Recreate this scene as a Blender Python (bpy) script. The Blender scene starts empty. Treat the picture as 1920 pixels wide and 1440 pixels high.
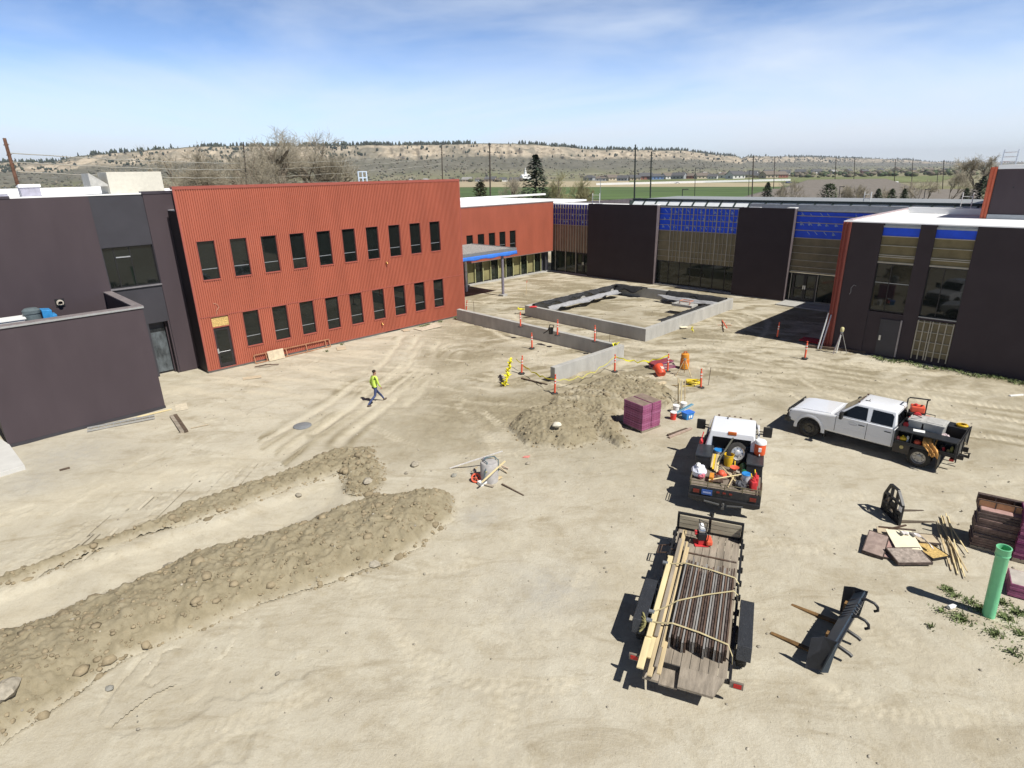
import bpy, math, random
import numpy as np
from mathutils import Matrix, Vector
R = math.radians
rnd = random.Random(7)
nr = np.random.RandomState(11)
S = bpy.context.scene
COL = S.collection

# ------------------------------------------------------------------ camera, sky, sun, exposure
CAM_H = 11.0
F_PX, PITCH, ROLL = 1115.6, .3393, -.0213          # focal length in photo pixels (1920 wide)
_cr, _sr = math.cos(ROLL), math.sin(ROLL)
_r0 = np.array([1, 0, 0.]); _u0 = np.array([0, math.sin(PITCH), math.cos(PITCH)])
FWD = np.array([0, math.cos(PITCH), -math.sin(PITCH)])
RIGHT = _cr * _r0 + _sr * _u0
UP = -_sr * _r0 + _cr * _u0
cd = bpy.data.cameras.new('camera'); cam = bpy.data.objects.new('camera', cd); COL.objects.link(cam)
cd.sensor_fit = 'HORIZONTAL'; cd.sensor_width = 36; cd.lens = 36 * F_PX / 1920
cd.clip_start = .1; cd.clip_end = 40000
m = Matrix.Identity(4)
for i in range(3):
    m[i][0], m[i][1], m[i][2] = RIGHT[i], UP[i], -FWD[i]
m[2][3] = CAM_H
cam.matrix_world = m
S.camera = cam
S.view_settings.view_transform = 'Standard'; S.view_settings.look = 'None'
S.view_settings.gamma = 1; S.view_settings.exposure = .38
S.cycles.max_bounces = 8; S.cycles.volume_bounces = 0
S.cycles.use_denoising = True

SUN_EL, SUN_AZ = R(53), R(-42.5)                  # azimuth from +X towards +Y
sx, sy = math.cos(SUN_AZ), math.sin(SUN_AZ)
ld = bpy.data.lights.new('sun', 'SUN'); sun = bpy.data.objects.new('sun', ld); COL.objects.link(sun)
ld.energy = 4.6; ld.angle = R(.5); ld.color = (1, .965, .90)
sun.rotation_euler = Vector((sx * math.cos(SUN_EL), sy * math.cos(SUN_EL), math.sin(SUN_EL))).to_track_quat('Z', 'Y').to_euler()
W = bpy.data.worlds.new('World'); S.world = W; W.use_nodes = True
nt = W.node_tree; N = nt.nodes; L = nt.links
for n in list(N): N.remove(n)
out = N.new('ShaderNodeOutputWorld'); bg = N.new('ShaderNodeBackground'); sky = N.new('ShaderNodeTexSky')
sky.sky_type = 'NISHITA'; sky.sun_disc = False; sky.sun_elevation = SUN_EL; sky.sun_rotation = math.atan2(sx, sy)
sky.altitude = 1000; sky.air_density = 1.0; sky.dust_density = .3; sky.ozone_density = 2.2
tc = N.new('ShaderNodeTexCoord'); mp = N.new('ShaderNodeMapping'); mp.inputs['Scale'].default_value = (1.1, 1.1, 5.5)
mp.inputs['Rotation'].default_value = (R(7), R(-9), R(25))
nz = N.new('ShaderNodeTexNoise'); nz.inputs['Scale'].default_value = 1.5; nz.inputs['Detail'].default_value = 7; nz.inputs['Roughness'].default_value = .55
nz.inputs['Distortion'].default_value = .5
rp = N.new('ShaderNodeValToRGB'); rp.color_ramp.elements[0].position = .43; rp.color_ramp.elements[1].position = .72
sep = N.new('ShaderNodeSeparateXYZ')
hz = N.new('ShaderNodeMapRange'); hz.inputs[1].default_value = 0; hz.inputs[2].default_value = .20; hz.inputs[3].default_value = .55; hz.inputs[4].default_value = 0
hz.interpolation_type = 'SMOOTHSTEP'
mx = N.new('ShaderNodeMath'); mx.operation = 'MULTIPLY_ADD'; mx.inputs[1].default_value = .62; mx.use_clamp = True
cf = N.new('ShaderNodeMapRange'); cf.inputs[1].default_value = .22; cf.inputs[2].default_value = .48; cf.inputs[3].default_value = 1; cf.inputs[4].default_value = .06; cm = N.new('ShaderNodeMath'); cm.operation = 'MULTIPLY'
mix = N.new('ShaderNodeMix'); mix.data_type = 'RGBA'; mix.inputs['B'].default_value = (5.9, 6.5, 7.3, 1)
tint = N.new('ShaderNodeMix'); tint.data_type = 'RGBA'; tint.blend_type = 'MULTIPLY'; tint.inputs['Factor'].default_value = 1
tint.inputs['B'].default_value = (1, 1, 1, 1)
el = N.new('ShaderNodeValToRGB'); el.color_ramp.elements[0].position = .10; el.color_ramp.elements[0].color = (.92, 1.03, 1.27, 1)   # overhead sky dimmed to deepen the ground shadows, pale band at the horizon
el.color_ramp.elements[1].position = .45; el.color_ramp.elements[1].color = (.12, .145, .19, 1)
L.new(tc.outputs['Generated'], mp.inputs['Vector']); L.new(mp.outputs['Vector'], nz.inputs['Vector'])
L.new(nz.outputs['Fac'], rp.inputs['Fac']); L.new(tc.outputs['Generated'], sep.inputs[0]); L.new(sep.outputs['Z'], hz.inputs[0])
L.new(sep.outputs['Z'], cf.inputs[0]); L.new(rp.outputs['Color'], cm.inputs[0]); L.new(cf.outputs[0], cm.inputs[1]); L.new(cm.outputs[0], mx.inputs[0]); L.new(hz.outputs[0], mx.inputs[2])
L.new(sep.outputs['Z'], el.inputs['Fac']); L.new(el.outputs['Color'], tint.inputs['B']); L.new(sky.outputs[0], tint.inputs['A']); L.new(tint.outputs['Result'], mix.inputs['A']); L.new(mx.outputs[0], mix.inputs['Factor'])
L.new(mix.outputs['Result'], bg.inputs['Color']); bg.inputs['Strength'].default_value = .115
L.new(bg.outputs[0], out.inputs['Surface'])

# ------------------------------------------------------------------ measuring helpers
def _ray(u, v): return (u - 960) / F_PX * RIGHT - (v - 720) / F_PX * UP + FWD
def G(u, v, z=0.):
    """world point at height z seen at photo pixel (u, v)"""
    d = _ray(u, v); t = (z - CAM_H) / d[2]
    return Vector((d[0] * t, d[1] * t, z))
def at(u, v, Y):
    """world point at forward distance Y seen at photo pixel (u, v)"""
    d = _ray(u, v); t = Y / d[1]
    return Vector((d[0] * t, Y, CAM_H + d[2] * t))
def ang(a, b): return math.atan2(b[1] - a[1], b[0] - a[0])

# ------------------------------------------------------------------ numpy noise
def vnoise(x, y, seed=0):
    xi = np.floor(x).astype(np.int64); yi = np.floor(y).astype(np.int64); xf = x - xi; yf = y - yi
    def h(a, b):
        n = (a * 374761393 + b * 668265263 + seed * 1442695041) & 0x7fffffff
        n = ((n ^ (n >> 13)) * 1274126177) & 0x7fffffff
        return ((n ^ (n >> 16)) & 0xffff) / 65535.
    u = xf * xf * (3 - 2 * xf); v = yf * yf * (3 - 2 * yf)
    a = h(xi, yi); b = h(xi + 1, yi); c = h(xi, yi + 1); d = h(xi + 1, yi + 1)
    return (a + (b - a) * u) * (1 - v) + (c + (d - c) * u) * v - .5
def fbm(x, y, o=4, seed=0, gain=.5):
    s = 0; a = 1.
    for i in range(o):
        s = s + a * vnoise(x * 2 ** i + i * 17.3, y * 2 ** i - i * 9.1, seed + i); a *= gain
    return s

# ------------------------------------------------------------------ materials
MATS = {}
def mk(name, col, rough=.75, metal=0., var=.12, scale=4., bump=0., bscale=40., spec=.35, col2=None, stretch=(1, 1, 1), coat=0., wear=0., wearcol=(.3, .27, .2), wscale=1.5, ior=None):
    """procedural surface: base colour with two scales of noise, patchy wear and fine bump"""
    if name in MATS: return MATS[name]
    M = bpy.data.materials.new(name); M.use_nodes = True; MATS[name] = M
    t = M.node_tree; n = t.nodes; l = t.links; b = n['Principled BSDF']
    b.inputs['Roughness'].default_value = rough; b.inputs['Metallic'].default_value = metal
    b.inputs['Specular IOR Level'].default_value = spec; b.inputs['Coat Weight'].default_value = coat
    if ior: b.inputs['IOR'].default_value = ior
    c = n.new('ShaderNodeTexCoord'); mpp = n.new('ShaderNodeMapping'); mpp.inputs['Scale'].default_value = stretch
    l.new(c.outputs['Object'], mpp.inputs['Vector'])
    nz = n.new('ShaderNodeTexNoise'); nz.inputs['Scale'].default_value = scale; nz.inputs['Detail'].default_value = 6; nz.inputs['Roughness'].default_value = .62
    l.new(mpp.outputs[0], nz.inputs['Vector'])
    mixn = n.new('ShaderNodeMix'); mixn.data_type = 'RGBA'
    d = col2 or tuple(max(0, x * (1 - 2 * var)) for x in col); e = tuple(min(1, x * (1 + var)) for x in col)
    mixn.inputs['A'].default_value = (*d, 1); mixn.inputs['B'].default_value = (*e, 1)
    rr = n.new('ShaderNodeMapRange'); rr.inputs[1].default_value = .3; rr.inputs[2].default_value = .7
    l.new(nz.outputs['Fac'], rr.inputs[0]); l.new(rr.outputs[0], mixn.inputs['Factor'])
    src = mixn.outputs['Result']
    if wear:
        w = n.new('ShaderNodeTexNoise'); w.inputs['Scale'].default_value = wscale; w.inputs['Detail'].default_value = 8; w.inputs['Roughness'].default_value = .7
        l.new(mpp.outputs[0], w.inputs['Vector'])
        wr = n.new('ShaderNodeMapRange'); wr.inputs[1].default_value = .62 - .2 * wear; wr.inputs[2].default_value = .8 - .1 * wear; wr.inputs[4].default_value = min(1, .4 + wear * .5)
        wm = n.new('ShaderNodeMix'); wm.data_type = 'RGBA'; wm.inputs['B'].default_value = (*wearcol, 1)
        l.new(w.outputs['Fac'], wr.inputs[0]); l.new(wr.outputs[0], wm.inputs['Factor']); l.new(src, wm.inputs['A']); src = wm.outputs['Result']
    l.new(src, b.inputs['Base Color'])
    if bump:
        bn = n.new('ShaderNodeTexNoise'); bn.inputs['Scale'].default_value = bscale; bn.inputs['Detail'].default_value = 4
        l.new(c.outputs['Object'], bn.inputs['Vector'])
        bb = n.new('ShaderNodeBump'); bb.inputs['Strength'].default_value = bump; bb.inputs['Distance'].default_value = .02
        l.new(bn.outputs['Fac'], bb.inputs['Height']); l.new(bb.outputs[0], b.inputs['Normal'])
    return M
DUST = (.36, .31, .23)
dark = mk('dark_cladding', (.070, .054, .060), .6, spec=.15, var=.06, scale=.7, wear=.12, wearcol=(.095, .078, .082), wscale=.8, stretch=(1, 1, .35), bump=.03, bscale=3)
charcoal = mk('charcoal_panel', (.048, .046, .054), .5, var=.07, scale=1)
red = mk('red_metal', (.385, .110, .066), .45, var=.07, scale=.8, spec=.4, stretch=(1, 1, .3), wear=.1, wearcol=(.44, .15, .10))
redtrim = mk('red_trim', (.33, .09, .065), .45, var=.05)
white_roof = mk('white_membrane', (.84, .84, .83), .6, var=.03, scale=.5, wear=.12, wearcol=(.66, .65, .62), wscale=.6)
white = mk('white_paint', (.78, .79, .80), .3, var=.03)
greymetal = mk('grey_metal', (.36, .38, .40), .4, .6, var=.08)
alu = mk('aluminium', (.62, .63, .64), .35, .8, var=.05)
frame_m = mk('window_frame_black', (.022, .02, .022), .4, var=.1)
glass = mk('dark_glass', (.010, .013, .012), .03, var=.2, scale=.6, spec=.5, ior=1.5)
glassg = mk('storefront_glass', (.016, .022, .016), .04, var=.2, scale=.6, spec=.5, ior=1.5)
black = mk('black_steel', (.022, .022, .024), .45, var=.15, wear=.15, wearcol=(.10, .085, .065), wscale=4)
blackplastic = mk('black_plastic', (.02, .02, .02), .5, var=.1)
bluewrap = mk('blue_membrane', (.014, .09, .80), .45, var=.08, scale=2)
bluewrap2 = mk('blue_sheet', (.05, .19, .66), .4, var=.1, scale=2)
wrapprint = mk('membrane_print', (.30, .42, .68), .5, var=.1)
tan = mk('tan_sheathing', (.21, .175, .105), .8, var=.14, scale=1.2, wear=.15, wearcol=(.22, .19, .12))
tanbrown = mk('brown_sheathing', (.23, .155, .105), .8, var=.14, scale=1.2)
green_sheath = mk('green_sheathing', (.24, .22, .10), .8, var=.12, scale=1.4)
batten = mk('metal_batten', (.42, .39, .32), .5, .2, var=.08)
batten_g = mk('grey_batten', (.26, .29, .30), .5, .2, var=.08)
concrete = mk('concrete', (.42, .41, .38), .85, var=.10, scale=1.5, bump=.25, bscale=60, wear=.25, wearcol=(.30, .285, .25), wscale=.9, stretch=(1, 1, .4))
gravel_m = mk('roof_gravel', (.40, .39, .37), .9, var=.5, scale=14, bump=.8, bscale=25)
wood = mk('pine_board', (.58, .46, .27), .7, var=.14, scale=5, stretch=(.15, 1, 1), bump=.1)
wood_new = mk('yellow_pine_board', (.72, .60, .34), .65, var=.1, scale=5, stretch=(.15, 1, 1))
wood_old = mk('weathered_plank', (.30, .255, .20), .85, var=.25, scale=6, stretch=(.12, 1, 1), bump=.3, wear=.3, wearcol=(.40, .36, .29), wscale=2)
wood_dk = mk('dark_timber', (.12, .085, .06), .85, var=.25, scale=5, bump=.2)
ply = mk('plywood', (.52, .43, .30), .75, var=.1, scale=2, wear=.2, wearcol=(.40, .32, .22))
plycream = mk('cream_board', (.80, .74, .55), .6, var=.04)
osb = mk('strand_board', (.62, .43, .16), .75, var=.3, scale=22)
form_face = mk('form_panel_face', (.33, .25, .215), .7, var=.18, scale=5, wear=.35, wearcol=(.46, .40, .33), wscale=3)
form_edge = mk('purple_panel_edge', (.30, .085, .175), .6, var=.22, scale=9, wear=.18, wearcol=(.36, .20, .22), wscale=6)
form_pink = mk('pink_panel_face', (.42, .27, .24), .7, var=.12, scale=4, wear=.3, wearcol=(.50, .42, .35))
form_dk = mk('dirty_panel_edge', (.10, .072, .062), .8, var=.35, scale=8, wear=.25, wearcol=(.20, .15, .12), wscale=5)
rust = mk('rusty_steel', (.13, .085, .062), .7, .3, var=.3, scale=9, wear=.35, wearcol=(.34, .31, .28), wscale=4, stretch=(.2, 1, 1))
orange = mk('orange_plastic', (.74, .12, .06), .5, var=.08)
orangey = mk('orange_yellow_plastic', (.66, .27, .035), .5, var=.1)
redp = mk('red_plastic', (.62, .045, .05), .4, var=.1)
whitep = mk('white_plastic', (.82, .82, .80), .4, var=.03)
bluep = mk('blue_plastic', (.03, .24, .62), .4, var=.08)
yellow = mk('yellow_tape', (.84, .76, .03), .45, var=.06)
yellowp = mk('yellow_plastic', (.80, .52, .03), .45, var=.1)
greenp = mk('green_pipe_plastic', (.19, .58, .31), .45, var=.05, wear=.1, wearcol=(.3, .5, .3), wscale=3)
greend = mk('dark_green_paint', (.02, .14, .06), .5, var=.1)
tyre_m = mk('tyre_rubber', (.035, .033, .03), .85, var=.2, wear=.5, wearcol=(.12, .105, .085), wscale=5, bump=.2)
rim_m = mk('wheel_rim', (.10, .095, .085), .5, .6, var=.15)
rim_l = mk('pale_wheel_rim', (.46, .45, .43), .4, .6, var=.1)
truckw = mk('white_truck_paint', (.80, .81, .83), .22, var=.015, scale=2, coat=.5, spec=.5)
truckdirt = mk('dusty_truck_paint', (.74, .75, .77), .3, var=.03, scale=2, coat=.3, wear=.3, wearcol=(.50, .46, .36), wscale=2, stretch=(.5, 1, 1))
truckblk = mk('flatbed_black', (.028, .030, .034), .4, var=.15, wear=.25, wearcol=(.11, .10, .085), wscale=3)
glassc = mk('car_glass', (.006, .007, .009), .05, var=.1, spec=.3, ior=1.4)
amber = mk('amber_lens', (.55, .14, .03), .3, var=.1)
redlens = mk('red_lens', (.45, .02, .02), .25, var=.1)
headl = mk('headlight_lens', (.62, .64, .66), .15, .3, var=.1)
plate_m = mk('licence_plate', (.04, .10, .34), .4, var=.1)
greybin = mk('grey_bin', (.36, .355, .33), .5, var=.05)
tread = mk('tread_plate', (.055, .058, .064), .4, .4, var=.1, bump=.9, bscale=55)
strap_m = mk('webbing_strap', (.52, .44, .25), .8, var=.1)
fabric = mk('landscape_fabric', (.030, .030, .032), .75, var=.25, scale=5, bump=.4, bscale=12)
fabric_g = mk('grey_fleece', (.32, .32, .33), .85, var=.12, scale=4, bump=.3, bscale=15)
canvas = mk('orange_canvas', (.66, .34, .10), .8, var=.12, bump=.3, bscale=12)
bluesteel = mk('navy_steel', (.055, .075, .10), .32, .3, var=.12, wear=.12, wearcol=(.16, .15, .13), wscale=3)
purplep = mk('purple_paint', (.13, .04, .16), .5, var=.1)
polewood = mk('creosoted_pole', (.075, .060, .048), .9, var=.25, scale=3)
poler = mk('reddish_pole', (.17, .085, .055), .9, var=.25, scale=3)
wire_m = mk('pale_cable', (.55, .53, .47), .5, .3)
bark = mk('grey_bark', (.19, .155, .115), .9, var=.3, scale=3)
twig = mk('bare_twigs', (.37, .325, .245), .9, var=.2, scale=.5)
twig_g = mk('budding_twigs', (.34, .32, .17), .9, var=.2, scale=.5)
needle = mk('dark_needles', (.030, .050, .026), .9, var=.45, scale=.8)
needle2 = mk('green_needles', (.070, .100, .042), .9, var=.4, scale=.8)
leaf = mk('weed_leaf', (.17, .215, .08), .8, var=.35, scale=3)
stone = mk('field_stone', (.37, .33, .26), .9, var=.2, scale=6, bump=.4, bscale=20)
stone_w = mk('pale_stone', (.68, .64, .52), .85, var=.08, scale=6)

# ------------------------------------------------------------------ mesh builder
class MB:
    def __init__(s, M=None): s.v = []; s.f = []; s.m = []; s.M = M
    def add(s, vs, fs, mi=0):
        o = len(s.v)
        s.v += [tuple(s.M @ Vector(p)) for p in vs] if s.M else [tuple(p) for p in vs]
        s.f += [tuple(i + o for i in f) for f in fs]; s.m += [mi] * len(fs)
    def box(s, x0, x1, y0, y1, z0, z1, mi=0):
        s.add([(x0, y0, z0), (x1, y0, z0), (x1, y1, z0), (x0, y1, z0), (x0, y0, z1), (x1, y0, z1), (x1, y1, z1), (x0, y1, z1)],
              [(0, 3, 2, 1), (4, 5, 6, 7), (0, 1, 5, 4), (1, 2, 6, 5), (2, 3, 7, 6), (3, 0, 4, 7)], mi)
    def hexa(s, b, t, mi=0):
        s.add(list(b) + list(t), [(0, 3, 2, 1), (4, 5, 6, 7), (0, 1, 5, 4), (1, 2, 6, 5), (2, 3, 7, 6), (3, 0, 4, 7)], mi)
    def beam(s, p0, p1, w, h, mi=0, up=(0, 0, 1)):
        p0 = Vector(p0); p1 = Vector(p1); d = (p1 - p0).normalized(); u = Vector(up)
        if abs(d.dot(u)) > .98: u = Vector((1, 0, 0))
        a = d.cross(u).normalized(); b = a.cross(d)
        q = [(-w / 2, -h / 2), (w / 2, -h / 2), (w / 2, h / 2), (-w / 2, h / 2)]
        s.hexa([p0 + a * x + b * y for x, y in q], [p1 + a * x + b * y for x, y in q], mi)
    def cyl(s, p0, p1, r0, r1=None, n=12, mi=0, cap=True):
        r1 = r0 if r1 is None else r1
        s.tube([p0, p1], [r0, r1], n, mi, cap)
    def tube(s, pts, r, n=8, mi=0, cap=True):
        pts = [Vector(p) for p in pts]; k = len(pts)
        if not hasattr(r, '__len__'): r = [r] * k
        vs = []; ref = None
        for i, p in enumerate(pts):
            d = (pts[min(i + 1, k - 1)] - pts[max(i - 1, 0)])
            d = d.normalized() if d.length > 1e-9 else Vector((0, 0, 1))
            if ref is None: ref = Vector((0, 0, 1)) if abs(d.z) < .9 else Vector((1, 0, 0))
            a = d.cross(ref)
            a = a.normalized() if a.length > 1e-6 else d.orthogonal().normalized()
            b = d.cross(a); ref = a.cross(d)
            for j in range(n):
                q = 2 * math.pi * j / n
                vs.append(p + (a * math.cos(q) + b * math.sin(q)) * r[i])
        fs = [(i * n + j, i * n + (j + 1) % n, (i + 1) * n + (j + 1) % n, (i + 1) * n + j) for i in range(k - 1) for j in range(n)]
        if cap: fs += [tuple(range(n))[::-1], tuple(range((k - 1) * n, k * n))]
        s.add(vs, fs, mi)
    def lathe(s, prof, n=20, mi=0, c=(0, 0, 0), axis='z'):
        vs = []
        for r, z in prof:
            for j in range(n):
                q = 2 * math.pi * j / n; x, y = r * math.cos(q), r * math.sin(q)
                p = (x, y, z) if axis == 'z' else ((x, z, y) if axis == 'y' else (z, x, y))
                vs.append((p[0] + c[0], p[1] + c[1], p[2] + c[2]))
        k = len(prof)
        fs = [(i * n + j, i * n + (j + 1) % n, (i + 1) * n + (j + 1) % n, (i + 1) * n + j) for i in range(k - 1) for j in range(n)]
        s.add(vs, fs, mi)
    def prism(s, poly, axis, a0, a1, mi=0):
        n = len(poly)
        def P(p, a): return {'x': (a, p[0], p[1]), 'y': (p[0], a, p[1]), 'z': (p[0], p[1], a)}[axis]
        s.add([P(p, a0) for p in poly] + [P(p, a1) for p in poly],
              [tuple(range(n))[::-1], tuple(range(n, 2 * n))] + [(i, (i + 1) % n, n + (i + 1) % n, n + i) for i in range(n)], mi)
    def quad(s, a, b, c, d, mi=0): s.add([a, b, c, d], [(0, 1, 2, 3)], mi)
    def grid(s, P, mi=0):
        """P[i][j] rows of points"""
        k = len(P); n = len(P[0])
        s.add([p for row in P for p in row], [(i * n + j, i * n + j + 1, (i + 1) * n + j + 1, (i + 1) * n + j) for i in range(k - 1) for j in range(n - 1)], mi)
    def blob(s, c, r, n=8, mi=0, jit=0., rg=rnd):
        c = Vector(c); r = r if hasattr(r, '__len__') else (r, r, r); k = max(4, n // 2 + 1); vs = []
        for i in range(k + 1):
            th = math.pi * i / k
            for j in range(n):
                q = 2 * math.pi * j / n; e = 1 + jit * rg.uniform(-1, 1)
                vs.append((c.x + r[0] * e * math.sin(th) * math.cos(q), c.y + r[1] * e * math.sin(th) * math.sin(q), c.z + r[2] * e * math.cos(th)))
        s.add(vs, [(i * n + j, (i + 1) * n + j, (i + 1) * n + (j + 1) % n, i * n + (j + 1) % n) for i in range(k) for j in range(n)], mi)
    def build(s, name, mats, parent=None, bevel=0., smooth=False, loc=None, rz=None, seg=2, angle=40):
        me = bpy.data.meshes.new(name); me.from_pydata(s.v, [], s.f)
        mats = mats if isinstance(mats, (list, tuple)) else [mats]
        for mm in mats: me.materials.append(mm)
        if any(s.m): me.polygons.foreach_set('material_index', s.m)
        me.update(); me.validate()
        if smooth:
            me.polygons.foreach_set('use_smooth', [True] * len(me.polygons))
            me.set_sharp_from_angle(angle=R(angle))
        o = bpy.data.objects.new(name, me); COL.objects.link(o)
        if parent: o.parent = parent
        if loc is not None: o.location = loc
        if rz is not None: o.rotation_euler = (0, 0, rz)
        if bevel:
            b = o.modifiers.new('bevel', 'BEVEL'); b.width = bevel; b.segments = seg; b.limit_method = 'ANGLE'; b.angle_limit = R(35)
        return o
def tag(o, label=None, cat=None, group=None, kind=None):
    if label: o['label'] = label
    if cat: o['category'] = cat
    if group: o['group'] = group
    if kind: o['kind'] = kind
    return o
def thing(name, label, cat, loc=(0, 0, 0), rz=0., group=None):
    o = bpy.data.objects.new(name, None); COL.objects.link(o); o.empty_display_size = .2
    o.location = loc; o.rotation_euler = (0, 0, rz)
    return tag(o, label, cat, group)
KIDS = {}
def dup(root, loc, rz, label=None, group=None, rot=None, scale=None):
    """copy of a thing with its parts and sub-parts"""
    r = root.copy(); COL.objects.link(r); r.location = loc; r.rotation_euler = rot if rot else (0, 0, rz)
    if scale: r.scale = scale
    if label: r['label'] = label
    if group: r['group'] = group
    for ch in list(root.children):
        c = ch.copy(); COL.objects.link(c); c.parent = r
        for g in ch.children:
            d = g.copy(); COL.objects.link(d); d.parent = c
    return r
def npmesh(name, V, Fq, mats, midx=None, smooth=False):
    me = bpy.data.meshes.new(name); V = np.asarray(V, np.float32); Fq = np.asarray(Fq, np.int32); k = Fq.shape[1]
    me.vertices.add(len(V)); me.vertices.foreach_set('co', V.ravel())
    me.loops.add(Fq.size); me.loops.foreach_set('vertex_index', Fq.ravel())
    me.polygons.add(len(Fq)); me.polygons.foreach_set('loop_start', np.arange(0, Fq.size, k, dtype=np.int32))
    try: me.polygons.foreach_set('loop_total', np.full(len(Fq), k, np.int32))
    except Exception: pass
    for mm in (mats if isinstance(mats, (list, tuple)) else [mats]): me.materials.append(mm)
    if midx is not None: me.polygons.foreach_set('material_index', np.asarray(midx, np.int32))
    if smooth: me.polygons.foreach_set('use_smooth', np.ones(len(Fq), bool))
    me.update(calc_edges=True); me.validate()
    o = bpy.data.objects.new(name, me); COL.objects.link(o)
    return o

# ================================================================== GROUND
def pxpoly(pts, z=0): return np.array([[*G(u, v, z)[:2]] for u, v in pts])
def inside_dist(X, Y, poly):
    """signed distance to a polygon, positive inside"""
    d = np.full(X.shape, 1e9); ins = np.zeros(X.shape, bool); n = len(poly)
    for i in range(n):
        ax, ay = poly[i]; bx, by = poly[(i + 1) % n]; ex, ey = bx - ax, by - ay
        t = np.clip(((X - ax) * ex + (Y - ay) * ey) / (ex * ex + ey * ey + 1e-12), 0, 1)
        d = np.minimum(d, np.hypot(X - ax - t * ex, Y - ay - t * ey))
        c = ((ay > Y) != (by > Y)) & (X < ex * (Y - ay) / (ey + 1e-12) + ax)
        ins ^= c
    return np.where(ins, d, -d)
def line_dist(X, Y, pts):
    """distance to a polyline, signed side distance and length along it"""
    d = np.full(X.shape, 1e9); sl = np.zeros(X.shape); sd = np.zeros(X.shape); acc = 0
    for i in range(len(pts) - 1):
        ax, ay = pts[i]; bx, by = pts[i + 1]; ex, ey = bx - ax, by - ay; ll = math.hypot(ex, ey)
        t = np.clip(((X - ax) * ex + (Y - ay) * ey) / (ll * ll), 0, 1)
        q = np.hypot(X - ax - t * ex, Y - ay - t * ey); k = q < d
        d = np.where(k, q, d); sl = np.where(k, acc + t * ll, sl)
        sd = np.where(k, ((X - ax) * ey - (Y - ay) * ex) / ll, sd); acc += ll
    return d, sd, sl
def smooth_line(pts, k=6):
    """Catmull-Rom through points"""
    P = [np.array(p, float) for p in pts]; P = [2 * P[0] - P[1]] + P + [2 * P[-1] - P[-2]]; out = []
    for i in range(1, len(P) - 2):
        for j in range(k):
            t = j / k; a, b, c, d = P[i - 1:i + 3]
            out.append(.5 * (2 * b + (c - a) * t + (2 * a - 5 * b + 4 * c - d) * t * t + (3 * b - a - 3 * c + d) * t ** 3))
    return np.array(out + [P[-2]])
BERM = pxpoly([(-160, 1480), (0, 1394), (94, 1328), (234, 1232), (337, 1190), (389, 1172), (492, 1129), (609, 1096), (703, 1063), (790, 1025), (848, 972), (848, 935), (800, 925), (703, 935), (633, 962), (525, 1003), (398, 1032), (281, 1088), (98, 1165), (0, 1200), (-200, 1290)])
RIDGE = pxpoly([(-120, 1160), (0, 1104), (94, 1070), (187, 1028), (281, 1000), (422, 958), (516, 925), (633, 888), (680, 878), (700, 862), (702, 835), (660, 838), (623, 845), (539, 885), (422, 924), (356, 945), (281, 982), (178, 1020), (103, 1048), (0, 1085), (-120, 1135)])
SPOIL = pxpoly([(640, 880), (690, 850), (715, 870), (720, 905), (690, 930), (650, 925)])
MOUND1 = pxpoly([(950, 800), (980, 772), (1040, 758), (1095, 766), (1122, 800), (1122, 828), (1062, 842), (985, 832)])
MOUND2 = pxpoly([(1020, 762), (1060, 735), (1092, 727), (1130, 706), (1200, 703), (1262, 733), (1262, 762), (1158, 772), (1168, 812), (1188, 836), (1160, 840), (1120, 812), (1095, 772)])
PLANTER = [G(1105, 640 - 3), G(993, 590.5), G(1170, 541), G(1363, 579)]
PLANTER = np.array([(9.2, 39.8), (1.6, 48.0), (10.25, 56.6), (18.15, 48.9)])
LANE = pxpoly([(-160, 1175), (0, 1110), (187, 1040), (422, 965), (640, 885), (655, 905), (640, 945), (525, 1003), (281, 1088), (0, 1200), (-250, 1310)])
PATH = smooth_line(pxpoly([(-100, 985), (150, 930), (400, 872), (560, 820), (690, 760), (830, 705), (960, 672), (1030, 660)]))
TRK = [smooth_line(pxpoly(p)) for p in [
    [(520, 1140), (640, 1120), (760, 1085), (890, 1055)], [(660, 1090), (715, 1150), (769, 1211), (797, 1286), (825, 1400)],
    [(769, 1211), (870, 1270), (950, 1287), (1060, 1283)], [(690, 1175), (640, 1260), (520, 1330), (300, 1400)],
    [(1610, 1170), (1690, 1225), (1750, 1256), (1810, 1274), (1920, 1300)], [(1560, 1290), (1650, 1330), (1780, 1345), (1920, 1330)],
    [(1100, 1080), (1050, 1150), (930, 1190), (800, 1180)], [(870, 1040), (930, 1130), (960, 1240), (940, 1400)],
    [(1660, 1140), (1720, 1160), (1800, 1180), (1900, 1235)], [(1420, 1010), (1520, 1030), (1600, 1010), (1690, 990)],
    [(700, 800), (760, 830), (830, 850), (930, 850)], [(760, 720), (830, 760), (900, 800), (960, 850)],
    [(780, 705), (860, 745), (930, 790), (985, 850)], [(1330, 700), (1480, 745), (1650, 745), (1920, 780)],
    [(1700, 700), (1640, 740), (1700, 850), (1860, 950)], [(1400, 870), (1520, 920), (1640, 930), (1860, 900)],
    [(1560, 1020), (1600, 1050), (1640, 1120), (1720, 1210), (1920, 1280)], [(1000, 900), (1080, 960), (1100, 1060), (1060, 1180)], [(1480, 980), (1560, 985), (1640, 985), (1760, 940)], [(1430, 1060), (1500, 1090), (1560, 1080), (1620, 1040)], [(860, 760), (900, 800), (930, 850), (900, 900)], [(1180, 640), (1300, 655), (1430, 668), (1580, 705), (1800, 740)], [(1330, 620), (1400, 640), (1440, 680), (1540, 720), (1700, 800)]]]
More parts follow.
